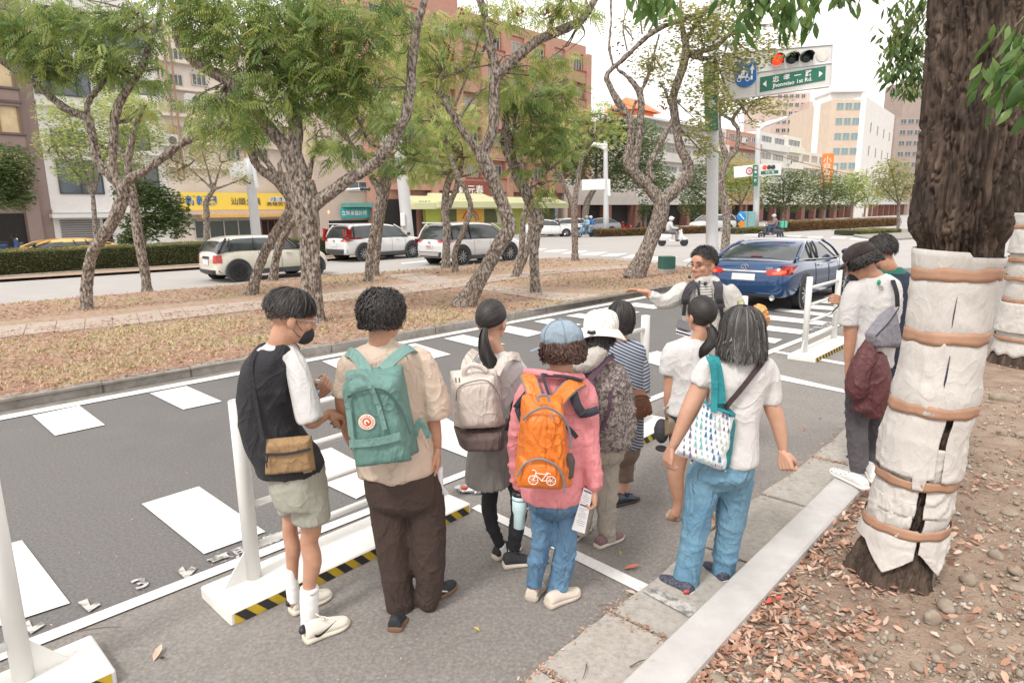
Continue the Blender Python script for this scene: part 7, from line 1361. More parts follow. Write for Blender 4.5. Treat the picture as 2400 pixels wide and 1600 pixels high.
# ================= 6: black bob, striped top
f=Fig(1400,550,1.7417,YG(1465,1178),'woman with a short black bob in a navy-striped top and brown side-striped trousers',GP,foot=(100,1100))
Hc=f.p(97,345);hm,T,R=head_mesh(Hc,12,8,0,.96,f.p(100,460),.046);fl=.12
body=fuse([f.R([(100,440,45,.06),(105,500,80,.09),(110,700,70,.1),(105,860,75,.11)]),f.L([(160,500,26),(178,600,22),(185,660,18,.05),(150,740,15,.14)]),f.L([(105,950,30),(108,1040,25),(110,1085,20)]),f.L([(50,950,30,fl),(50,1085,20,fl)])],.009,3)
f.part('body',join(hm,body),M_skin2)
put_hair(f,T,[(*cap_shell((.088,.104,.100),50,100,130),None),shell4(rings([(T(0,-.01,z),a,a*1.08,0) for z,a in ((.03,.084),(-.03,.086),(-.075,.080),(-.10,.060))],24,8)),hair_flow(T,2800,0,.20,92,.010,hmax=.115,front=46,side=100,back=125,seed=14,width=.0034,jit=.12,inward=.22,vol=(.090,.106,.101))],M_hair)
Mst=bpy.data.materials.new('navy_stripes');Mst.use_nodes=True
def stripes(m,c1,c2,freq,duty,vec,rough=.9,noise=.0):
    n,l=m.node_tree.nodes,m.node_tree.links;tc=n.new('ShaderNodeTexCoord');d=n.new('ShaderNodeVectorMath');d.operation='DOT_PRODUCT';d.inputs[1].default_value=vec
    l.new(tc.outputs['Object'],d.inputs[0]);a=n.new('ShaderNodeMath');a.operation='MULTIPLY';a.inputs[1].default_value=freq;l.new(d.outputs['Value'],a.inputs[0]);fr=n.new('ShaderNodeMath');fr.operation='FRACT';l.new(a.outputs[0],fr.inputs[0])
    g=n.new('ShaderNodeMath');g.operation='LESS_THAN';g.inputs[1].default_value=duty;l.new(fr.outputs[0],g.inputs[0]);mx=n.new('ShaderNodeMix');mx.data_type='RGBA';l.new(g.outputs[0],mx.inputs[0])
    mx.inputs[6].default_value=(*c1,1);mx.inputs[7].default_value=(*c2,1);b=n['Principled BSDF'];l.new(mx.outputs[2],b.inputs['Base Color']);b.inputs['Roughness'].default_value=rough
stripes(Mst,(.36,.40,.46),(.03,.035,.075),46,.45,(.45,0,1));Mst2=bpy.data.materials.new('navy_stripes_level');Mst2.use_nodes=True;stripes(Mst2,(.40,.44,.50),(.03,.035,.075),40,.4,(-.25,0,1))
tp=f.garment('top',[f.R([(100,425,45,.055),(102,440,70,.08),(108,470,92,.10),(112,540,86,.11),(112,680,82,.12),(108,860,84,.12)])],Mst,amp=.008,seed=35)
f.part('sleeve',folds(fuse([f.L([(140,450,36),(158,500,44),(170,560,46),(172,620,45),(170,632,44)])],.009,3),.005,(9,9,9),3),Mst2,tp)
f.part('sleeve',folds(fuse([f.L([(62,450,30),(42,500,38),(34,570,38)])],.009,3),.005,(9,9,9),3),Mst2,tp)
Mbt=cloth('brown_trouser',(.19,.135,.105));tr_=f.garment('trousers',[f.H([(106,800,76,.11),(104,880,76,.12)],8),f.L([(112,860,50),(112,940,46),(112,1000,42)]),f.L([(62,860,46,fl),(55,940,42,fl),(52,1000,40,fl)])],Mbt,amp=.008,seed=36)
for x in (139,149):f.part('side_stripe',straps([f.p(x-2,880,-.045),f.p(x+1,940,-.045),f.p(x,998,-.045)],.008,.004,8,[[.6,-1,0]]*3),M_white if x==149 else mat('navy',(.03,.035,.08),.9),tr_)
f.part('sock',fuse([f.L([(108,1035,24),(110,1085,25)])],.008,2),cloth('royal_blue_knit',(.02,.05,.16)))
Mnb=mat('dark_navy_leather',(.025,.033,.042),.35,coat=.2);shoe(f,f.g(66,1110),f.g(168,1078),Mnb,mat('sole_brown',(.06,.045,.04),.8),w=.096,h=.09,sole=.022,lace=M_blackp)
bg=empty('shoulder_bag',f.p(180,780,-.1),'soft brown leather bag on the side of the woman in the striped top','bag');at,n=face_of([f.p(122,615,-.13),f.p(205,630,-.10),f.p(240,735,-.10),f.p(140,782,-.13)])
obj('bag_body',puff(at,n,.09,14,12,.25,.3,.5,51,.006),mat('brown_leather',(.20,.085,.05),.45,.12,8,bump=.3,bscale=150),bg,smooth=True);obj('bag_zip',straps([at(.1,.25,.05),at(.5,.18,.06),at(.9,.28,.05)],.008,.004,10,[n]*3),mat('zip_brown',(.06,.03,.02),.5),bg)
obj('bag_strap',straps([f.p(140,640,-.12),f.p(128,620,-.10),f.p(118,590,-.08)],.025,.006,8,[n]*3),MATS['brown_leather'],bg)
 
# ================= 7: ponytail, white tee, dark shorts
f=Fig(1400,550,1.7417,YG(1600,1222),'woman with a low ponytail in white tee, dark shorts and beige sandals',GP,foot=(320,1160))
Hc=f.p(423,330);hm,T,R=head_mesh(Hc,-20,4,0,.98,f.p(405,450),.047);fl=DY(f,465,1185)
body=fuse([f.R([(400,430,50,.06),(395,500,95,.09),(388,650,80,.1),(380,760,90,.11)]),f.L([(300,500,32),(296,600,26),(292,680,22),(300,760,17,.05),(305,800,14,.08)]),f.L([(470,500,30),(480,600,24),(480,700,20)]),
             f.L([(335,760,52),(338,860,46),(328,925,38),(320,985,36),(326,1050,29),(328,1100,20),(318,1145,22)]),f.L([(420,760,50,fl),(425,900,38,fl),(440,1050,30,fl),(455,1130,19,fl),(462,1175,20,fl)]),
             f.L([(318,1128,20),(306,1150,20,.02),(296,1158,16,.06)])],.009,3)
f.part('body',join(hm,body),M_skin)
put_hair(f,T,[(*cap_shell((.082,.103,.099),50,92,122),None),hair_to(T,(.055,-.095,-.045),2600,(.084,.105,.101),seed=16),
                hang_strands(None,[f.p(452,368,-.11),f.p(470,400,-.14),f.p(466,440,-.15),f.p(436,475,-.15),f.p(424,505,-.15)],800,[.016,.030,.034,.032,.010],.003,7)],M_hair)
f.part('hair_tie',tube([f.p(450,372,-.115),f.p(458,380,-.125)],.018,12,4),mat('tie_brown',(.16,.08,.05),.7))
f.garment('tee_shirt',[f.R([(395,422,46,.055),(394,434,78,.075),(390,455,108,.10),(392,520,108,.12),(390,600,96,.12),(384,680,104,.13),(382,718,112,.135),(384,728,104,.13)]),f.L([(318,455,36),(300,490,40),(292,540,40),(288,572,38)]),f.L([(455,455,36),(480,500,40),(488,570,38)])],
          M_white,amp=.010,seed=41)
f.garment('shorts',[f.R([(380,700,96,.12),(378,745,98,.13)],8),f.L([(340,735,60),(340,800,56)]),f.L([(420,735,58,fl*.6),(424,800,54,fl*.8)])],cloth('dark_denim',(.028,.045,.085)),amp=.005,seed=42)
for (h_,t_,d_) in (((340,1166),(282,1150),0),((448,1205),(486,1148),fl)):
    Msd=mat('sandal_beige',(.42,.36,.30),.8);o,Ts,Hs=shoe(f,f.g(*h_),f.g(*t_),M_skin,Msd,w=.096,h=.055,sole=.036,name='foot')
    for x in (.30,.62):f.part('sandal_strap',straps([Ts(x,-.50,.03),Ts(x+.02,-.3,.065 if x < .5 else .05),Ts(x+.03,0,.08 if x < .5 else .058),Ts(x+.02,.3,.065 if x < .5 else .05),Ts(x,.46,.02)],.03,.004,14,[[-.2,-.8,0],[-.1,-.5,.6],[0,0,1],[.1,.5,.6],[.2,.8,0]]),Msd,o)
cp=empty('black_cap',f.p(262,880,.0),'black cap hanging from the hand of the woman in dark shorts','cap')
obj('cap_crown',folds(fuse([ell(f.p(262,800,.02),(.048,.06,.085),None,14,10)],.008,2),.004,(12,12,12),3),mat('cap_black',(.045,.045,.05),.85),cp,smooth=True);obj('cap_visor',fuse([ell(f.p(262,872,-.01),(.042,.05,.016),None,14,8)],.007,2),M_blackfab,cp,smooth=True)
hb=empty('small_handbag',f.p(298,830,-.05),'small taupe handbag with a loop handle next to the black cap','handbag');at,n=face_of([f.p(285,742,-.06),f.p(328,732,-.06),f.p(330,818,-.06),f.p(272,834,-.06)])
Mtp=mat('taupe_leather',(.22,.165,.11),.6,.1,8);obj('bag_body',puff(at,n,.05,10,8,.2,.25,.4,61,.003),Mtp,hb,smooth=True);obj('bag_handle',tube([f.p(285,752,-.05),f.p(276,715,-.05),f.p(292,702,-.04),f.p(312,722,-.04),f.p(318,745,-.05)],.007,8,16),Mtp,hb,smooth=True)
 
# ================= the guide, facing the group
f=Fig(1400,550,1.7417,4.9,'man with glasses and headset microphone in grey jacket, one arm stretched out',None)
f.root.location=f.p(450,620);f.root.location[2]=0;WL[f.root.name]=np.array(f.root.location[:])
Hc=f.p(432,122);hm,T,R=head_mesh(Hc,-128,4,0,1.04,f.p(438,215),.055)
wr=f.p(205,236,-.05);hr=hand(wr,f.p(160,226,-.05)-wr,(0,.15,1),(.12,.18,.25,.3),.1,-1,1.0,.16)
hl=hand(f.p(560,352,-.22),(f.p(578,318,-.26)-f.p(560,352,-.22)),(.2,-.9,.1),(1,1,1,1),.8,1,.95)
body=fuse([f.R([(440,205,55,.065),(448,260,105,.1),(452,420,95,.11),(452,560,90,.11)]),f.L([(355,235,32),(300,268,27,-.03),(250,268,23,-.05),(200,236,16,-.05),(190,233,15,-.05)]),f.L([(540,240,32),(568,330,27,-.05),(575,390,24,-.12),(560,352,16,-.22)]),
             f.L([(418,560,48),(415,720,38),(412,800,28)]),f.L([(488,560,48),(492,720,38),(495,800,28)])],.009,3)
f.part('body',join(hm,body,hr,hl),M_skin)
put_hair(f,T,[(*cap_shell((.078,.099,.096),46,80,112),None),hair_flow(T,2600,0,.022,140,.016,front=46,side=78,back=110,seed=21,width=.0026,vol=(.080,.100,.097),jit=.6)],M_hair)
eyes_brows(f,T,R,f.root);spectacles(f,T,M_blackp,f.root)
Mjk=cloth('light_grey_nylon',(.50,.49,.465),.05,8,.6,.3)
jk=f.garment('jacket',[f.R([(445,198,58,.07),(447,214,88,.085),(450,240,118,.105),(455,300,116,.12),(458,400,106,.125),(458,500,108,.13),(458,570,110,.13)]),
                         f.L([(372,222,36),(340,238,42,-.01),(305,264,36,-.03),(272,276,32,-.04),(240,262,26,-.05),(212,241,19,-.05)]),
                         f.L([(522,222,38),(548,262,44),(570,330,44,-.05),(576,385,40,-.12),(572,372,32,-.18)]),f.L([(410,205,22,-.06),(425,190,24,-.05),(455,186,26,.0),(480,196,24,-.03),(490,215,20,-.06)])],Mjk,amp=.009,sc=(9,9,9),seed=45)
Mts=bpy.data.materials.new('grey_pinstripe');Mts.use_nodes=True;stripes(Mts,(.55,.53,.5),(.10,.10,.12),50,.3,(0,0,1))
f.part('striped_tee',fuse([f.R([(432,200,30,.03,-.075),(434,225,34,.03,-.10),(436,260,36,.03,-.11)],8)],.007,2),Mts,jk)
f.part('trousers',folds(fuse([f.R([(454,540,92,.12),(454,600,94,.12)],8),f.L([(416,590,54),(414,720,46),(412,800,40)]),f.L([(490,590,54),(492,720,46),(495,800,40)])],.01,4),.008),cloth('dark_trouser',(.05,.05,.06)))
for x in (412,495):shoe(f,f.p(x,800)*[1,1,0]+[0,.06,0],f.p(x,800)*[1,1,0]-[.02,.2,0],Mbr,Msb,w=.098,h=.09)
f.part('headset_microphone',join(tube([T(.078,.0,-.02),T(.07,.05,-.065),T(.045,.10,-.075)],.0022,6,10),ell(T(.035,.115,-.078),(.012,.012,.012),R,10,8)),M_blackp)
f.part('headset_microphone',join(tube([f.p(418,190,-.11),f.p(412,210,-.13),f.p(415,245,-.14)],.009,8,8),tube([f.p(424,198,-.13),f.p(440,208,-.135),f.p(452,204,-.12)],.002,5,8),ell(f.p(441,199,-.14),(.014,.014,.014),None,10,8)),M_blackp)
pk=empty('backpack',f.p(450,420,.2),'black backpack on the guide, its padded shoulder straps in front','backpack');Mcs=cloth('charcoal_strap',(.055,.052,.06),.1,20)
obj('main_pocket',fuse([f.R([(462,250,90,.09,.23),(465,330,100,.10,.24),(466,470,96,.09,.24)],10)],.012,3),Mcs,pk,smooth=True)
for P_ in ([f.p(408,192,-.05),f.p(382,212,-.115),f.p(364,245,-.12),f.p(358,285,-.125)],[f.p(485,188,-.05),f.p(496,212,-.12),f.p(494,250,-.135),f.p(505,300,-.14)]):obj('shoulder_strap',straps(P_,.062,.014,16,[[0,-.4,1],[0,-1,.6],[0,-1,.2],[0,-1,0]]),Mcs,pk)
for P_ in ([f.p(358,280,-.14),f.p(352,330,-.14)],[f.p(505,295,-.15),f.p(512,350,-.15)]):obj('strap_webbing',straps(P_,.028,.005,6,[[0,-1,0]]*2),M_blackfab,pk)
for x,y in ((360,268),(500,268)):obj('strap_buckle',box(f.p(x,y,-.15),(.045,.012,.03),bev=.004),M_blackp,pk)
nb_=empty('notebooks',f.p(350,400,-.30),'dark grey folder on top of white sheets, held up between the group and the guide','notebooks')
for k_,(c,y) in enumerate(((mat('folder_grey',(.12,.12,.13),.6),0),(mat('paper_white',(.78,.78,.8),.8),14),(mat('navy_cover',(.03,.035,.09),.6),20),(mat('paper_white',(.7,.7,.72),.8),25))):
    q=[f.p(331,342+y,-.34),f.p(385,362+y,-.34),f.p(382,392+y,-.52),f.p(320,374+y,-.52)];obj('booklet',poly(ccw(q),thick=.006),c,nb_)
oc=empty('orange_cloth',f.p(668,500,-.1),'crumpled orange cloth held out behind the grey-haired woman','cloth')
obj('cloth_bundle',folds(fuse([f.L([(640,300,16,-.2),(662,310,24,-.2),(680,345,20,-.2),(686,375,10,-.2)]),f.L([(672,380,12,-.2),(684,440,9,-.2),(690,500,10,-.2)])],.006,2),.012,(22,22,22),5),mat('orange_satin',(.75,.36,.12),.5),oc,smooth=True)
f2=f.p(585,278,-.2);tg_=empty('yellow_clicker',f2,'small olive yellow hand device held up beside the jacket','device');obj('device_body',box(f2,(.05,.03,.04),bev=.008),mat('olive_yellow',(.32,.31,.10),.5),tg_);obj('device_window',box(f2+[0,-.017,.002],(.03,.004,.018)),mat('pale_glass',(.6,.62,.5),.2),tg_)
 
# ================= 8: grey-haired woman with the tote
f=Fig(1400,550,1.7417,YG(1600,1375),'woman with greying shoulder-length hair in white tee and wide blue jeans, fist clenched',GP,foot=(420,1430))
Hc=f.p(590,395);hm,T,R=head_mesh(Hc,10,6,0,1.0,f.p(595,520),.050);fl=DY(f,500,1400)
F8=lambda x,y,d=0:PV(1560+x/2.6147,650+y/2.6147,f.Y0+d)
hr=hand(F8(716,1075,-.02),F8(730,1130,-.03)-F8(716,1075,-.02),(-.1,-.25,.0)+np.array([-.7,-.5,.1]),(1.25,1.3,1.3,1.3),.8,-1,.98)
hl=hand(f.p(302,868,.0),f.p(288,920,.0)-f.p(302,868,.0),(-1,-.4,.2),(.6,.7,.75,.8),.5,1,.95)
body=fuse([f.R([(595,495,55,.06),(570,560,110,.1),(548,750,90,.11),(520,900,80,.09)]),f.L([(442,560,38),(410,640,40),(370,730,38),(345,790,32),(315,850,22),(302,872,18)]),f.L([(698,570,38),(712,690,37),(735,760,33),(750,830,26),(758,880,19),(764,900,18)]),
             f.L([(435,1000,45),(400,1150,40),(365,1400,26)]),f.L([(545,1000,45),(540,1150,45,fl*.6),(512,1380,26,fl)])],.009,3)
f.part('body',join(hm,body,hr,hl),M_skin2)
put_hair(f,T,[(*cap_shell((.094,.108,.102),54,104,130),None),shell4(rings([(T(0,-.015,z),a,a*1.02,0) for z,a in ((.05,.088),(-.02,.100),(-.08,.106),(-.115,.094))],24,8)),
                hair_flow(T,4600,0,.26,90,.012,hmax=.165,front=60,side=104,back=128,seed=24,width=.0036,jit=.16,inward=-.10,vol=(.100,.112,.104),hang=.98,curl=.0018)],M_hairg)
f.part('hair_clip',box(T(0,-.05,.135),(.02,.012,.01),bev=.003),M_blackp)
f.part('necklace',tube([f.p(548,492,-.045),f.p(575,505,-.075),f.p(610,508,-.075),f.p(650,495,-.05)],.003,6,12),mat('beads',(.35,.45,.40),.4))
f.garment('tee_shirt',[f.R([(596,482,62,.065),(594,496,98,.085),(588,520,132,.11),(578,580,134,.125),(562,660,118,.125),(552,760,104,.13),(550,840,104,.14),(552,905,104,.15),(545,920,98,.15)]),
                        f.L([(480,515,42),(450,545,48),(426,590,48),(418,612,47)]),f.L([(675,520,44),(700,570,48),(708,640,46),(710,690,44)])],M_white,amp=.012,sc=(8,8,6),seed=51)
f.garment('jeans',[f.H([(545,895,100,.14),(522,930,122,.145),(505,965,134,.15)]),f.L([(435,980,76),(420,1080,70),(398,1200,60),(382,1300,56),(364,1380,58),(358,1428,62)]),
                    f.L([(565,980,80,fl*.2),(555,1080,72,fl*.5),(540,1200,62,fl*.8),(525,1300,54,fl),(513,1380,54,fl),(508,1412,56,fl)])],
          mat('light_denim',(.13,.27,.37),.9,ramp=[(.3,(.095,.215,.33)),(.7,(.175,.325,.43))],scale=3,bump=.35,bscale=420,bdist=.0015,wrk=1.1),amp=.007,sc=(9,9,12),seed=53)
Mkn=mat('navy_knit_shoe',(.05,.06,.085),.85,ramp=[(.4,(.03,.035,.06)),(.6,(.10,.11,.14))],scale=90);o,Ts,Hs=shoe(f,f.g(388,1480),f.g(254,1408),Mkn,M_solew,w=.098,h=.085,sole=.026,low=.85);f.part('heel_tab',box(Ts(.05,-.40,.045),(.03,.008,.02)),mat('tab_red',(.5,.08,.08),.6),o)
shoe(f,f.g(525,1432),f.g(440,1352),Mkn,M_solew,w=.096,h=.085,sole=.026,low=.85)
tt=empty('tote_bag',F8(230,1190,-.2),'white tote with a print of small blue and grey fir trees and teal straps','bag');Mtl=cloth('teal_canvas',(.015,.20,.225),.08,20,.8,.4);Mtw=cloth('tote_white',(.72,.73,.75),.02,8)
atT,n=face_of([F8(238,762,-.15),F8(424,850,-.22),F8(372,1200,-.2),F8(42,1082,-.18)]);N_=n
obj('tote_panel',puff(atT,n,.05,16,16,.10,.08,.32,71,.006),Mtw,tt,smooth=True)
obj('side_gusset',puff(*face_of([F8(420,842,-.215),F8(432,850,-.14),F8(392,1190,-.12),F8(364,1200,-.2)]),.02,6,10,.2,.1,.3,3,.002),Mtl,tt,smooth=True)
obj('tote_rim',tube([atT(-.01,.0,.006),atT(.3,.02,.016),atT(.7,.0,.016),atT(1.0,.0,.0)],.007,8,20),Mtl,tt,smooth=True);obj('tote_opening',poly([atT(.3,-.002,-.004),atT(.99,.0,-.004),F8(432,838,-.15),F8(345,758,-.10)]),mat('teal_dark',(.01,.13,.15),.9),tt)
obj('tote_strap',straps([F8(295,826,-.215),F8(298,740,-.185),F8(300,640,-.175),F8(290,540,-.165),F8(270,495,-.14),F8(262,484,-.08)],.032,.004,24,[[0,-1,.1]]*4+[[0,-1,1]]*2),Mtl,tt)
obj('tote_strap',straps([F8(340,772,-.175),F8(336,690,-.165),F8(322,590,-.16),F8(308,520,-.145),F8(298,486,-.10),F8(292,478,-.04)],.046,.004,24,[[0,-1,.1]]*4+[[0,-1,1]]*2),Mtl,tt)
tc_=[mat('tree_blue',(.02,.13,.27),.9),mat('tree_sage',(.28,.36,.33),.9),mat('tree_plum',(.10,.09,.16),.9),mat('tree_aqua',(.12,.36,.36),.9)]
u_,v_=_unit(atT(1,.5)-atT(0,.5)),None;dn_=np.array([0,0,-1.0]);dn_=_unit(dn_-N_*np.dot(dn_,N_));ri_=np.cross(dn_,N_);ri_=ri_ if ri_[0] > 0 else -ri_
for j in range(9):
    for i in range(8):
        u,v=(i+.5+(.5 if j % 2 else 0))/8.3,(j+.65)/9.4;k_=(i*3+j*5) % 7;s_=(.013,.018,.011,.015,.021,.010,.014)[k_]
        if not (.03 < u < .95):continue
        e=min(1,min(u,1-u)/.1)*min(1,min(v,1-v)/.08);c=atT(u,v,.05*.32*math.sqrt(max(0,1-(1-min(1,min(u,1-u)/.10))**2))*math.sqrt(max(0,1-(1-min(1,min(v,1-v)/.08))**2))+.0045)
        pts=[(0,-1),(.25,-.45),(.14,-.45),(.36,.0),(.20,.0),(.45,.5),(.07,.5),(.07,.8),(-.07,.8),(-.07,.5),(-.45,.5),(-.20,.0),(-.36,.0),(-.14,-.45),(-.25,-.45)]
        obj('printed_tree',(np.array([c+ri_*a*s_+dn_*b*s_ for a,b in pts]),[tuple(range(15))]),tc_[(i+2*j+k_) % 4],tt)
sb=empty('crossbody_strap',F8(400,760,-.15),'narrow dark brown crossbody strap across the back of the white tee','strap');obj('strap_band',straps([F8(598,500,-.05),F8(585,530,-.105),F8(530,600,-.145),F8(450,700,-.15),F8(388,772,-.15),F8(330,850,-.14)],.026,.004,24,[[0,-1,.4]]*6),cloth('dark_brown_strap',(.05,.032,.032)),sb)
 
# ================= 10, 11: the two men by the tree
f=Fig(1800,500,2.24,YG(2003,1138),'man in dark cap and white tee, a maroon jacket tied at his waist','pair of men beside the wrapped tree')
f.root.location=G(1995,1135,KZ);WL[f.root.name]=np.array(f.root.location[:])
Hc=f.p(490,262);hm,T,R=head_mesh(Hc,-48,30,0,1.02,f.p(560,335),.052)
hl=hand(f.p(398,470,.18),f.p(375,462,.16)-f.p(400,475,.18),(-.3,-.8,.5),(.9,.9,.9,.9),.5,1,.9)
body=fuse([f.R([(565,330,60,.07),(570,420,100,.1),(570,620,90,.1),(520,900,80,.11)]),f.L([(450,470,36),(432,600,34),(433,650,32),(428,720,29),(424,790,22),(425,850,21),(432,900,20)]),f.L([(600,450,34,.1),(540,560,28,.2),(430,500,19,.2),(398,472,16,.18)]),
             f.L([(475,1000,40),(480,1200,32),(490,1420,26)]),f.L([(565,1000,36,.08),(563,1400,26,.1)])],.009,3)
f.part('body',join(hm,body,hl),M_skin)
put_hair(f,T,[(*cap_shell((.084,.104,.095),60,100,126),None),hair_flow(T,2600,80,.085,98,.012,hmax=.05,front=70,side=106,back=136,seed=31,curl=.010,width=.0036,vol=(.088,.106,.098),jit=.4)],M_hair)
Mdc=cloth('dark_brown_cap',(.045,.034,.034),.1,12);V,F=fuse([ell(T(0,-.012,.066),(.094,.112,.078),R,20,14)],.008,3);zz=(V-T(0,0,0)) @ R.T;low=zz[:,2] < .045;V[low] += np.outer(.045-zz[low,2],R[2]);cap=f.part('cap',(V,F),Mdc)
for k_ in range(8):a=.4+k_*.3;f.part('cap_seam',tube([T(-.095*math.cos(t)*1.0,-.012-.112*math.sin(t)*math.cos(a*.3),.055+k_*.010) for t in np.linspace(.1,3.0,12)],.0016,5),mat('cap_seam',(.09,.07,.07),.9),cap)
bt=[]
for i in range(9):
    a=math.radians(-60+120*i/8)
    for r,dz in ((.088,.05),(.125,.035),(.150,.02)):bt.append(T(math.sin(a)*r*.88,-.012+math.cos(a)*r*1.08,dz))
f.part('cap_brim',evalmods((np.array(bt),[tuple(q) for q in gridF(9,3,False)]),[('SOLIDIFY',dict(thickness=.004))]),Mdc,cap)
f.part('face_mask',fuse([ell(T(0,.072,-.066),(.054,.045,.042),R,14,10)],.007,2),MATS['mask_black'])
f.garment('tee_shirt',[f.R([(562,318,60,.07),(566,340,92,.09),(572,375,118,.11),(575,450,118,.13),(572,560,104,.13),(556,660,108,.135),(540,760,108,.135),(535,800,102,.13)]),f.L([(480,375,46),(450,420,52),(430,500,52),(420,570,50),(418,588,50)]),f.L([(640,390,46,.05),(650,480,44,.1)])],
          M_white,amp=.012,sc=(7,7,6),seed=61)
f.garment('trousers',[f.H([(530,900,106,.13),(515,980,104,.13)],8),f.L([(470,940,62),(466,1040,58),(470,1200,54),(478,1330,50),(483,1390,48)]),f.L([(570,950,58,.08),(568,1150,48,.1),(565,1390,44,.1)])],cloth('charcoal_trouser',(.095,.088,.098),.1),amp=.009,sc=(8,8,9),seed=62)
mj=f.garment('tied_jacket',[f.L([(530,655,16,-.12),(505,740,42,-.13),(480,830,58,-.14),(468,910,62,-.14),(452,960,48,-.13)]),f.L([(560,730,40,-.12),(570,800,62,-.13),(575,900,70,-.14),(560,1000,66,-.13),(560,1055,60,-.12)]),f.L([(500,960,50,-.12),(490,1035,50,-.12)]),f.L([(530,655,18,-.13),(545,700,22,-.16),(540,780,18,-.19),(510,860,12,-.19)])],cloth('maroon_nylon',(.105,.032,.036),.12,8,.6,.3),amp=.013,sc=(9,9,4),seed=63)
Mcr=mat('white_clog',(.74,.72,.70),.5);o,Ts,Hs=shoe(f,G(2030,1150,KZ),G(1948,1105,KZ),Mcr,M_solew,w=.105,h=.085,sole=.026,z=KZ)
for i in range(16):f.part('vent_hole',ell(Ts(.45+.13*(i // 4),-.40+.25*(i % 4)*.85,Hs(.45+.13*(i // 4))+.004-(abs(i % 4-1.5) > 1)*.012),(.0042,.0042,.003),None,6,4),mat('hole_dark',(.06,.05,.05),.9),o)
shoe(f,G(2050,1135,KZ),G(2030,1085,KZ),Mcr,M_solew,w=.10,h=.085,sole=.026,z=KZ)
f.part('tee_print',ell(f.p(582,362,-.115),(.014,.006,.018),None,14,8),mat('print_green',(.02,.30,.16),.8))
for k_,(tx_,sz) in enumerate((('FARM',.012),('END',.020),('OF ROAD',.008))):V,F=textmesh(tx_,sz,bold=.0004);c=f.p(591+k_*3,384+k_*9,-.135);obj('tee_lettering',(c+V[:,:1]*np.array([1,.05,-.06])+V[:,1:2]*np.array([.06,.25,1]),F),mat('print_ink',(.08,.08,.09),.8),f.root)
sg=empty('sling_bag',f.p(610,720,-.2),'grey sling bag with a black strap across the man in the cap','bag');at,n=face_of([f.p(545,640,-.21),f.p(680,470,-.17),f.p(720,720,-.17),f.p(560,712,-.2)])
obj('bag_body',puff(at,n,.07,14,12,.15,.2,.35,81,.004),cloth('heather_grey',(.22,.215,.245),.1,30),sg,smooth=True);obj('bag_strap',straps([f.p(680,490,-.16),f.p(676,420,-.155),f.p(655,350,-.10)],.030,.004,12,[[0,-1,.2]]*3),M_blackfab,sg)
obj('zip',straps([at(.05,.12,.02),at(.5,.10,.028),at(.95,.06,.02)],.008,.003,10,[n]*3),MATS['zip_black'],sg)
sh_=obj('paper_sheet',poly([f.p(322,540,.14),f.p(345,505,.12),f.p(380,470,.16),f.p(372,488,.2)],thick=.002),mat('sheet_grey',(.30,.30,.34),.8),label='thin curled sheet of paper the man in the cap is reading',cat='paper')
f=Fig(1800,500,2.24,YG(2010,1110)+.35,'man with short dark hair and green collar, half hidden behind the man in the cap','pair of men beside the wrapped tree')
f.root.location=G(2020,1085);WL[f.root.name]=np.array(f.root.location[:])
Hc=f.p(596,205);hm,T,R=head_mesh(Hc,-25,22,0,1.04,f.p(640,300),.054)
body=fuse([f.R([(640,290,50,.07),(650,380,100,.1),(640,800,90,.12)]),f.L([(500,1000,40),(480,1290,28)]),f.L([(590,1000,40),(590,1290,28)])],.01,3);f.part('body',join(hm,body),M_skin)
put_hair(f,T,[(*cap_shell((.080,.102,.098),46,82,116),None),hair_flow(T,2600,0,.045,140,.012,front=46,side=80,back=114,seed=33,width=.0028,vol=(.082,.104,.100),jit=.4)],M_hair)
f.garment('polo_shirt',[f.R([(645,300,72,.08),(652,335,110,.10),(655,420,120,.13),(640,800,110,.13)]),f.L([(560,350,44),(530,450,46),(520,560,44)]),f.L([(720,350,44),(750,450,46)])],cloth('navy_polo',(.025,.035,.06)),amp=.009,seed=65)
f.part('polo_collar',folds(fuse([f.R([(640,282,56,.07),(648,318,84,.10)],8)],.009,2),.003),cloth('bottle_green',(.02,.13,.10)))
f.garment('trousers',[f.H([(600,800,105,.13),(580,900,104,.13)],8),f.L([(500,860,58),(490,1100,48),(482,1290,44)]),f.L([(600,860,58),(598,1290,44)])],cloth('dark_navy_trouser',(.03,.04,.065)),amp=.008,seed=66)
shoe(f,f.g(480,1310),f.g(410,1290),mat('navy_suede',(.03,.06,.11),.8),Msb,w=.095,h=.085)
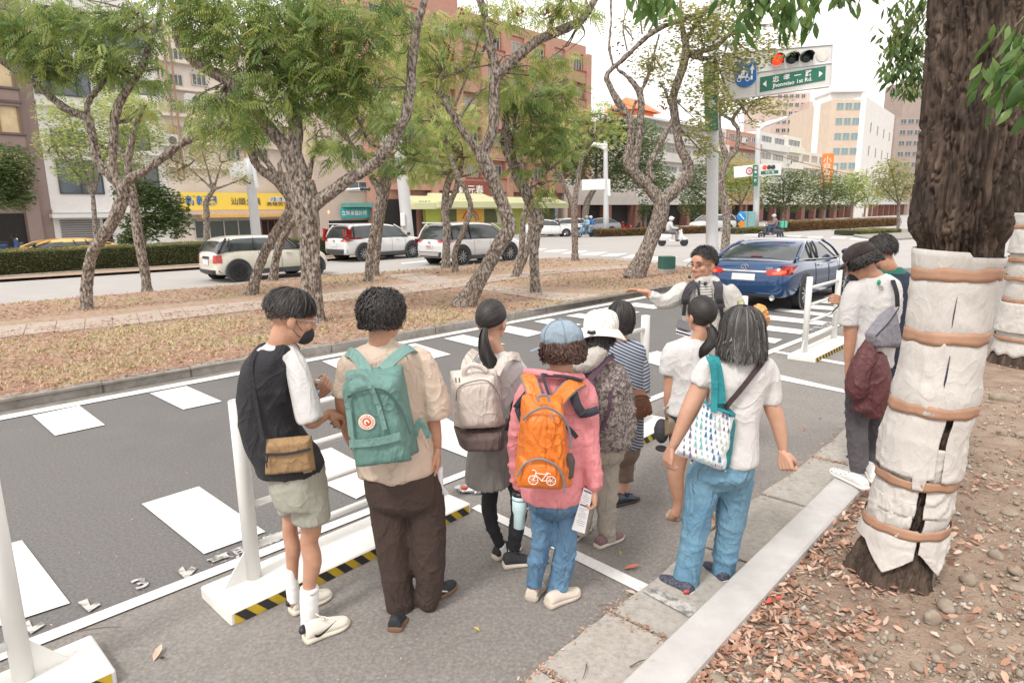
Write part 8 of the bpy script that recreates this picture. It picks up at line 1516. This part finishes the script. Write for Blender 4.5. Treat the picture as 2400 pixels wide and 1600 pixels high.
# ------------------------------------------------------------------ vehicles
from mathutils.bvhtree import BVHTree
M_tyre=mat('tyre',(.025,.025,.027),.85);M_alloy=mat('alloy',(.50,.50,.51),.3,metal=.8);M_cglass=mat('car_glass',(.035,.045,.05),.08,.5,1.5,spec=.9);M_red=mat('tail_red',(.42,.02,.015),.2,coat=.5);M_redl=mat('tail_lit',(.8,.06,.03),.3,emit=(1,.08,.03),estr=1.3);M_clad=mat('cladding',(.055,.056,.06),.6);M_plate=mat('plate',(.60,.61,.62),.5)
def car(name,label,c,yaw,L,W,H,m,S,GH,zb=.22,wr=.33,wb=2.7,rw=.9,rim=None,clad=False,roofm=None,det='',cat='car',group='cars in the traffic',arch=.06):
    """S: stations (x from the tail 0..1, half width, z top of the body, z bottom); GH: (x0 rear glass foot, x1 rear roof, x2 front roof, x3 windscreen foot)"""
    root=empty(name,(0,0,0),label,cat,group);X=lambda t:(t-.5)*L;hw=W/2
    def sec(t,w,zt,z0):x=X(t);return [(x,y*w*hw,z) for y,z in ((0,z0),(.80,z0),(.95,z0+.05),(1.0,z0+.22),(1.0,z0+(zt-z0)*.55),(.965,zt-.10),(.90,zt-.015),(.6,zt+.01),(0,zt+.025))]
    V,n=[],0
    for t,w,zt,z0 in S:s=sec(t,w,zt,z0);V += s+[(x,-y,z) for x,y,z in s[-2:0:-1]]
    n=16;F=[tuple(f) for f in gridF(len(S),n)]+[tuple(range(n))[::-1],tuple((len(S)-1)*n+i for i in range(n))]
    V,F=evalmods((np.array(V),F),[('SUBSURF',dict(levels=2))]);body=obj('body',(V,F),m,root,smooth=True);bv=BVHTree.FromPolygons([tuple(v) for v in V],[tuple(f) for f in F])
    zbelt=np.interp(.5,[s[0] for s in S],[s[2] for s in S]);g0,g1,g2,g3=GH;st=[]
    for t,k in ((g0,0),(g0*.5+g1*.5,.62),(g1,.965),(g1*.6+g2*.4,1.0),(g2,.97),(g2*.5+g3*.5,.58),(g3,0)):
        zt_=np.interp(t,[s[0] for s in S],[s[2] for s in S])-.03;z=zt_+(H-.02-zt_)*k;st.append([(X(t),y*hw,zz) for y,zz in ((.90,zt_),(.86-.07*k,zt_+(z-zt_)*.6),(.80-.10*k,z-.06*k),(.62,z),(.0,z+.02*k))])
    V=[];
    for s in st:V += s+[(x,-y,z) for x,y,z in s[-2::-1]]
    F=[tuple(f)[::-1] for f in gridF(len(st),9,False)];V2,F2=evalmods((np.array(V),F),[('SUBSURF',dict(levels=2))]);N=normals(V2,F2);fn=N[F2].mean(1);fc=V2[F2].mean(1);up=(np.abs(fn[:,2]) > .62) & (fc[:,2] > H-.17)
    obj('cabin',(V2,F2),[M_cglass,roofm or m],root,smooth=True,mi=up.astype(int))
    for sy in (-1,1):
        def edge(t):k=np.interp(t,[g0,g1,g2,g3],[0,.965,.97,0]);z0=np.interp(t,[s[0] for s in S],[s[2] for s in S])-.03;return X(t),k,z0
        for ta,tb,r_ in ((g0+.01,g1+.01,.035),(g3-.01,g2+.0,.028),((g1+g2)/2-.03,(g1+g2)/2-.02,.022),(g1+.02,g1+.035,.022)):
            zz0=edge(ta)[2];zz1=H-.09;obj('pillar',tube([(X(ta),sy*hw*.905,zz0+.02),((X(ta)+X(tb))/2,sy*hw*.84,zz0+(zz1-zz0)*.62),(X(tb),sy*hw*.735,zz1)],[r_*1.2,r_,r_],6,8),(roofm or m) if (abs(ta-g3) < .02 or ta < g0+.02) and not roofm else M_blackp,root,smooth=True)
        obj('waist_trim',tube([(X(t),sy*hw*.93,edge(t)[2]+.015) for t in np.linspace(g0,g3-.02,6)],.012,6),M_alloy if 'chrome' in det else M_blackp,root);obj('wing_mirror',ell((X(g3-.035),sy*(hw+.10),zbelt+.09),(.07,.11,.075),None,10,8),m if 'mirror' in det else M_blackp,root,smooth=True)
        for t in (.40,.60) if 'two' not in det else (.5,):obj('door_handle',box((X(t),sy*hw*.99,zbelt-.12),(.2,.03,.03),bev=.01),M_alloy if 'chrome' in det else m,root)
        for t in (.345,.535,.70):obj('door_seam',tube([(X(t),sy*hw*1.001,zb+.15),(X(t),sy*hw*1.001,(zb+zbelt)/2+.05),(X(t),sy*hw*.962,zbelt-.06)],.005,4),M_blackp,root)
        if clad:obj('sill',box((0,sy*hw*.985,zb+.08),(wb-.5,.05,.16),bev=.015),M_clad,root)
    rear=-L/2+rw
    for x in (rear,rear+wb):
        for sy in (-1,1):
            yw=sy*(hw-.10);a=obj('wheel_arch',lathe([(0,0),(wr+arch,0),(wr+arch,.012)],(x,sy*(hw-.012),wr+.01),28,(0,sy,0)),M_clad if clad else M_blackp,root);w=obj('wheel',lathe([(wr*.62,.10),(wr*.78,.115),(wr*.96,.10),(wr,.06),(wr,-.10),(wr*.8,-.11)],(x,yw,wr),32,(0,sy,0)),M_tyre,root,smooth=True)
            obj('rim',lathe([(.0,.062),(.05,.07),(wr*.55,.045),(wr*.60,.085),(wr*.66,.098),(wr*.66,.08)],(x,yw,wr),28,(0,sy,0)),mat('rim_dark',(.05,.05,.052),.4),w,smooth=True)
            for k in range(10):t=k*math.pi/5;d=np.array([math.cos(t),0,math.sin(t)]);obj('spoke',tube([np.array([x,yw+sy*.085,wr])+d*.04,np.array([x,yw+sy*.092,wr])+d*wr*.63],[.022,.016],5),rim or M_alloy,w)
            if clad:obj('arch_trim',tube([(x+(wr+arch+.02)*math.cos(t),sy*(hw+.002),wr+.01+(wr+arch+.02)*math.sin(t)) for t in np.linspace(-.35,math.pi+.35,18)],.035,6),M_clad,root,smooth=True)
    def decal(nm,q,mm,d=(1,0,0),off=.012,n=(8,3),par=None):
        q=np.array(q,float);V=[];d=np.array(d,float)
        for j in range(n[1]+1):
            for i in range(n[0]+1):
                u,v=i/n[0],j/n[1];p=(q[0]*(1-u)+q[1]*u)*(1-v)+(q[3]*(1-u)+q[2]*u)*v;o=np.array([-6*d[0] if d[0] else p[0],-6*d[1] if d[1] else p[0],p[1]]);h=bv.ray_cast(Vector(o),Vector(d));V.append(np.array(h[0])-d*off if h[0] is not None else np.array(o+d*(6-L/2 if d[0] else 6-hw)))
        return obj(nm,(np.array(V),gridF(n[1]+1,n[0]+1,False)),mm,par or root,smooth=True)
    root.location=c;root.rotation_euler=(0,0,yaw);return root,decal,X,hw
YAW=math.radians(47);at_w=lambda px,py,x,y,yaw:(lambda g:np.array([g[0]-(x*math.cos(yaw)-y*math.sin(yaw)),g[1]-(x*math.sin(yaw)+y*math.cos(yaw)),0]))(G(px,py))
# the blue saloon
Mb=mat('blue_metallic',(.007,.050,.145),.18,.05,2,metal=.5,coat=1);L_,W_=4.8,1.84;wy=math.radians(48)
S_sedan=[(0,.62,.60,.42),(.006,.80,.82,.30),(.03,.93,.98,.27),(.08,.97,1.03,.25),(.16,1,1.045,.22),(.26,1,1.03,.20),(.45,1,.98,.19),(.62,1,.96,.19),(.72,.99,.96,.20),(.86,.97,.88,.20),(.95,.90,.76,.22),(.99,.78,.64,.26),(1,.6,.52,.32)]
r,dec,X,hw=car('blue_car','shiny dark blue saloon seen from behind, waiting on the zebra stripes',at_w(1873,722,-L_/2+1.02,-W_/2+.1,wy),wy,L_,W_,1.44,Mb,S_sedan,(.115,.30,.56,.74),wb=2.85,rw=1.02,wr=.335,det='chrome mirror')
for s in (-1,1):tl=dec('tail_light',[(s*.40,.835),(s*.91,.93),(s*.90,.755),(s*.50,.745)],M_red,n=(12,4));dec('light_bar',[(s*.56,.80),(s*.88,.875),(s*.87,.80),(s*.60,.765)],M_redl,off=.018,n=(8,2),par=tl);dec('tail_light',[(-L_/2+.10,.93),(-L_/2+.42,.955),(-L_/2+.30,.80),(-L_/2+.08,.76)],M_red,d=(0,-s,0));obj('exhaust',lathe([(.05,0),(.055,.02),(.045,.02),(.04,-.06)],(-L_/2+.03,s*.60,.30),18,(-1,0,0)),M_alloy,r,smooth=True)
dec('chrome_bar',[(-.46,.835),(.46,.835),(.44,.80),(-.44,.80)],M_alloy,off=.02);dec('number_plate',[(-.24,.765),(.24,.765),(.24,.635),(-.24,.635)],M_plate,off=.016);dec('lower_bumper',[(-.70,.36),(.70,.36),(.66,.29),(-.66,.29)],M_clad,off=.012);dec('boot_seam',[(-.72,.70),(.72,.70),(.72,.695),(-.72,.695)],M_blackp,off=.006)
ring_=[(-L_/2+.055,.075*math.cos(t),.90+.045*math.sin(t)) for t in np.linspace(0,2*math.pi,21)];obj('emblem',join(tube(ring_,.008,5),tube([(-L_/2+.05,-.03,.868),(-L_/2+.05,0,.93),(-L_/2+.05,.03,.868)],.008,5)),M_alloy,r);V,F=textmesh('Q50',.07,bold=.003);obj('model_letters',(np.stack([np.full(len(V),-L_/2+.045),-V[:,0]-.50,V[:,1]+.885],1),F),M_alloy,r)
obj('brake_lamp',box((X(.135),0,1.085),(.03,.24,.012)),M_red,r)
# estate cars and the small cream hatchback
S_suv=[(0,.70,.78,.42),(.006,.88,.98,.34),(.03,.96,1.05,.30),(.10,.99,1.06,.28),(.3,1,1.06,.27),(.5,1,1.05,.26),(.70,1,1.05,.26),(.85,.97,1.0,.27),(.94,.90,.90,.28),(.985,.78,.76,.32),(1,.6,.6,.38)]
Mwc=mat('white_car_paint',(.64,.64,.64),.25,.02,2,coat=1);Mcc=mat('cream_car_paint',(.66,.635,.55),.25,.02,2,coat=1)
def suv(label,px,py,yaw,L,W,H,lights,**k):
    r,dec,X,hw=car('white_estate_car',label,at_w(px,py,-L/2+.92,-W/2+.1,yaw),yaw,L,W,H,Mwc,S_suv,(.015,.09,.60,.76),clad=True,wr=.36,wb=2.66,rw=.92,**k)
    for s in (-1,1):
        for q in lights:dec('tail_light',[(s*y,z) for y,z in q],M_red,off=.02);dec('tail_light',[(-L/2+.04,lights[-1][0][1]),(-L/2+.34,lights[-1][0][1]-.05),(-L/2+.30,lights[-1][2][1]),(-L/2+.06,lights[-1][2][1])],M_red,d=(0,-s,0),off=.01)
    dec('number_plate',[(-.22,.83),(.22,.83),(.22,.68),(-.22,.68)],M_plate,off=.02);dec('bumper_cladding',[(-.86,.56),(.86,.56),(.84,.34),(-.84,.34)],M_clad,off=.03);obj('roof_spoiler',box((-L/2+.30,0,H-.03),(.30,W*.66,.04),bev=.01),Mwc,r);obj('emblem',ell((-L/2-.01,0,.93),(.02,.07,.045),None,12,8),M_alloy,r);obj('wiper',tube([(-L/2+.07,.05,1.13),(-L/2+.12,-.35,1.2)],.012,5),M_blackp,r);return r,dec
suv('white estate car with tall L-shaped tail lights, first of the white pair',853,613,YAW,4.55,1.85,1.66,[[(.62,1.0),(.92,1.0),(.92,.9),(.50,.9)],[(.70,1.45),(.80,1.42),(.93,.98),(.80,.98)]])
r,dec=suv('white estate car with grey lower bumper and wide red lamps, second of the white pair',1081,622,math.radians(45),4.6,1.86,1.70,[[(.45,1.02),(.93,1.06),(.92,.92),(.55,.93)]]);dec('skid_panel',[(-.62,.54),(.62,.54),(.58,.40),(-.58,.40)],mat('satin_grey',(.38,.36,.35),.4),off=.045);V,F=textmesh('TM-9561',.09,bold=.003);obj('plate_letters',(np.stack([np.full(len(V),-4.6/2-.045),-V[:,0],V[:,1]+.755],1),F),mat('plate_red',(.5,.05,.04),.6),r);dec('orange_sticker',[(.70,.80),(.92,.80),(.92,.60),(.70,.60)],mat('sticker_orange',(.75,.35,.04),.6),d=(0,1,0))
S_hat=[(0,.66,.66,.34),(.008,.84,.90,.26),(.035,.95,.97,.23),(.12,1,1.0,.21),(.3,1,1.0,.2),(.5,1,.985,.2),(.68,1,.98,.2),(.82,.97,.93,.2),(.93,.90,.84,.2),(.985,.76,.68,.24),(1,.6,.52,.28)]
yw=math.radians(45);r,dec,X,hw=car('cream_hatchback','small cream hatchback with black wheels and silver roof behind the leaning stems',at_w(560,661,-3.9/2+.66,-1.73/2+.1,yw),yw,3.9,1.73,1.44,Mcc,S_hat,(.02,.10,.60,.72),clad=True,wr=.31,wb=2.56,rw=.66,rim=mat('rim_black',(.03,.03,.033),.4),roofm=mat('roof_silver',(.55,.54,.52),.25,coat=1))
for s in (-1,1):dec('tail_light',[(s*.58,.86),(s*.74,.86),(s*.76,.62),(s*.60,.62)],M_red,off=.03);dec('tail_light',[(-1.88,.86),(-1.76,.86),(-1.76,.62),(-1.88,.62)],M_red,d=(0,-s,0),off=.012)
dec('number_plate',[(-.22,.72),(.22,.72),(.22,.55),(-.22,.55)],M_plate,off=.02);dec('plate_recess',[(-.26,.82),(.26,.82),(.26,.74),(-.26,.74)],M_blackp,off=.02);dec('bumper_trim',[(-.78,.40),(.78,.40),(.76,.26),(-.76,.26)],M_blackp,off=.03)
# taxi, parked and distant cars
S_far=S_sedan
def far_car(nm,label,px,py,Y,yaw,m,H=1.45,S=None,GH=(.10,.26,.55,.72),L=4.5):c=PV(px,py,Y);c[2]=0;return car(nm,label,c,yaw,L,1.75,H,m,S or S_far,GH,wb=2.65,rw=.95,wr=.31,group='cars across the avenue')
far_car('taxi','yellow taxi whose roof shows above the left hedge',130,600,25.5,YAW+math.pi,mat('taxi_yellow',(.66,.38,.10),.3,coat=1),H=1.28)
far_car('parked_car','white saloon parked by the lime shop',1284,550,54,math.radians(5),Mwc,L=4.4);far_car('parked_car','white hatchback parked nose-on behind the white saloon',1322,550,57,math.radians(200),Mwc,1.5,S_suv,(.03,.12,.6,.78),3.9);far_car('parked_car','grey saloon parked beside the blue-clad scooter riders',1400,546,60,math.radians(185),mat('grey_car_paint',(.20,.22,.24),.3,coat=1),L=4.2)
far_car('parked_car','white people carrier nosing out behind the thick signal pole',1668,546,62,math.radians(205),Mwc,1.62,S_suv,(.02,.10,.62,.82),4.7);far_car('parked_car','dark car glimpsed right of the slim median tree',1722,540,68,math.radians(200),M_clad,1.45,L=4.2)
# scooters and their riders
def scooter(name,label,c,yaw,col,rider=None,box_=None,pillion=None,seat=None):
    r=empty(name,(0,0,0),label,'scooter','scooters');
    for x in (-.62,.62):w=obj('wheel',lathe([(.10,.03),(.20,.045),(.235,.03),(.235,-.03),(.2,-.045)],(x,0,.235),18,(0,1,0)),M_tyre,r,smooth=True);obj('rim',lathe([(0,.02),(.12,.035),(.12,-.035),(0,-.02)],(x,0,.235),14,(0,1,0)),M_alloy,w)
    V,F=fuse([rings([(( -.45),0,.35,.40,.12,0),(-.42,0,.52,.42,.16,0),(-.38,0,.68,.36,.13,0)][:0] or [((-.42,0,.32),.36,.12),((-.42,0,.55),.42,.16),((-.36,0,.70),.34,.12)],16,6),box((.08,0,.30),(.6,.26,.07)),tube([(.30,0,.30),(.42,0,.55),(.36,0,.92)],[.13,.15,.09],12,8),tube([(.62,0,.42),(.55,0,.48),(.40,0,.9)],[.09,.08,.05],10,6),ell((.62,0,.42),(.20,.07,.10))],.025,3);obj('body',(V,F),col,r,smooth=True)
    obj('seat',ell((-.30,0,.76),(.36,.14,.07)),seat or M_blackp,r,smooth=True);obj('handlebar',tube([(.30,-.32,1.0),(.38,0,.96),(.30,.32,1.0)],.02,8,8),M_blackp,r);obj('headlight',ell((.44,0,.90),(.06,.08,.07)),mat('lamp_glass',(.7,.7,.68),.2),r,smooth=True);obj('number_plate',box((-.84,0,.50),(.01,.16,.1)),M_plate,r)
    for s in (-1,1):obj('wing_mirror',join(tube([(.32,s*.26,1.0),(.34,s*.30,1.14)],.008,5),ell((.34,s*.31,1.17),(.02,.06,.04))),M_blackp,r)
    r.location=c;r.rotation_euler=(0,0,yaw)
    def put(r2):r2.location=c;r2.rotation_euler=(0,0,yaw)
    for k,q in enumerate([rider,pillion]):
        if not q:continue
        lab,top,leg,hel=q;dx=-.25-.42*k;p=empty('person',(0,0,0),lab,'person','scooter riders');skin=M_skin
        obj('body',fuse([ell((dx+.12,0,1.52),(.10,.085,.12)),tube([(dx+.06,0,1.40),(dx+.03,0,1.2),(dx,0,.85)],[.06,.10,.11],12,6)]+[tube([(dx+.05,s*.19,1.28),(dx+.20,s*.27,1.05),(dx+.55 if not k else dx+.3,s*.26,1.02 if not k else .95)],[.05,.042,.03],10,8) for s in (-1,1)]+[tube([(dx,s*.10,.84),(dx+.42,s*.16,.78),(dx+.40,s*.14,.36)],[.085,.065,.05],10,8) for s in (-1,1)],.018,2),skin,p,smooth=True)
        obj('jacket',folds(fuse([tube([(dx+.07,0,1.40),(dx+.04,0,1.25),(dx-.02,0,.88)],[.10,.18,.16],16,8)]+[tube([(dx+.05,s*.16,1.30),(dx+.20,s*.28,1.06),(dx+.47 if not k else dx+.25,s*.265,1.02 if not k else .96)],[.075,.065,.05],10,8) for s in (-1,1)],.022,3),.012,(7,7,7)),top,p,smooth=True);obj('trousers',fuse([tube([(dx-.02,s*.09,.88),(dx+.40,s*.17,.82),(dx+.42,s*.15,.42)],[.11,.085,.06],12,8) for s in (-1,1)]+[ell((dx-.03,0,.88),(.17,.19,.12))],.022,3),leg,p,smooth=True)
        for s in (-1,1):obj('shoe',ell((dx+.50,s*.15,.34),(.13,.05,.05)),M_blackp,p,smooth=True)
        obj('helmet',fuse([ell((dx+.11,0,1.57),(.145,.13,.135)),ell((dx+.22,0,1.60),(.08,.09,.03))],.015,2),hel,p,smooth=True);put(p)
    if box_:b=empty('delivery_box',(0,0,0),'mint green insulated delivery box behind the scooter rider','box');obj('box_shell',box((-.78,0,.98),(.42,.48,.44),bev=.03),box_,b);obj('lid_strap',box((-.78,0,.98),(.05,.49,.455)),M_blackp,b);put(b)
    return r
gp=lambda px,py:G(px,py);Mmint=mat('mint_box',(.08,.42,.30),.6);Mhw=mat('helmet_white',(.65,.63,.60),.3,coat=.5)
scooter('scooter','white retro scooter crossing the avenue, its rider in pale grey',gp(1577,577),math.radians(-12),Mwc,('rider in pale jacket and white helmet on the retro scooter',cloth('pale_jacket',(.50,.49,.48)),cloth('grey_trousers',(.18,.19,.21)),Mhw))
scooter('scooter','black and blue scooter carrying a mint green delivery box',gp(1806,560),math.radians(172),mat('scooter_black',(.03,.04,.06),.3,coat=.5),('rider in brown jacket and grey helmet on the delivery scooter',cloth('brown_jacket',(.20,.15,.145)),cloth('blue_trousers',(.04,.08,.16)),mat('helmet_grey',(.45,.45,.46),.3)),Mmint)
scooter('scooter','pale blue scooter with two people aboard by the grey parked car',gp(1372,556),math.radians(215),mat('scooter_blue',(.10,.22,.32),.3),('front rider in light blue top and blue-grey helmet',cloth('light_blue_top',(.25,.38,.48)),cloth('jean_blue',(.08,.14,.24)),mat('helmet_blue',(.25,.32,.40),.3)),None,('pillion rider in bright blue top behind the light blue one',cloth('bright_blue_top',(.02,.12,.42)),cloth('pale_shorts',(.40,.42,.45)),mat('helmet_white2',(.5,.5,.5),.3)))
scooter('scooter','blue scooter parked on the far left before the brown block',PV(22,590,36)*[1,1,0],math.radians(60),mat('scooter_navy',(.02,.05,.14),.3))
for i,(x,lab) in enumerate(((270,'dark scooter parked by the glossy shrub'),(345,'silver-fronted scooter parked right of the shrub'),(1465,'red-lit scooter parked under the arcade'),(1505,'dark scooter parked beside the arcade pillars'))):scooter('scooter',lab,PV(x,580,37 if i < 2 else 66)*[1,1,0],math.radians(80+20*i),(M_clad,M_gpole,M_red,M_clad)[i])
bpy.data.scenes.remove(_ts)
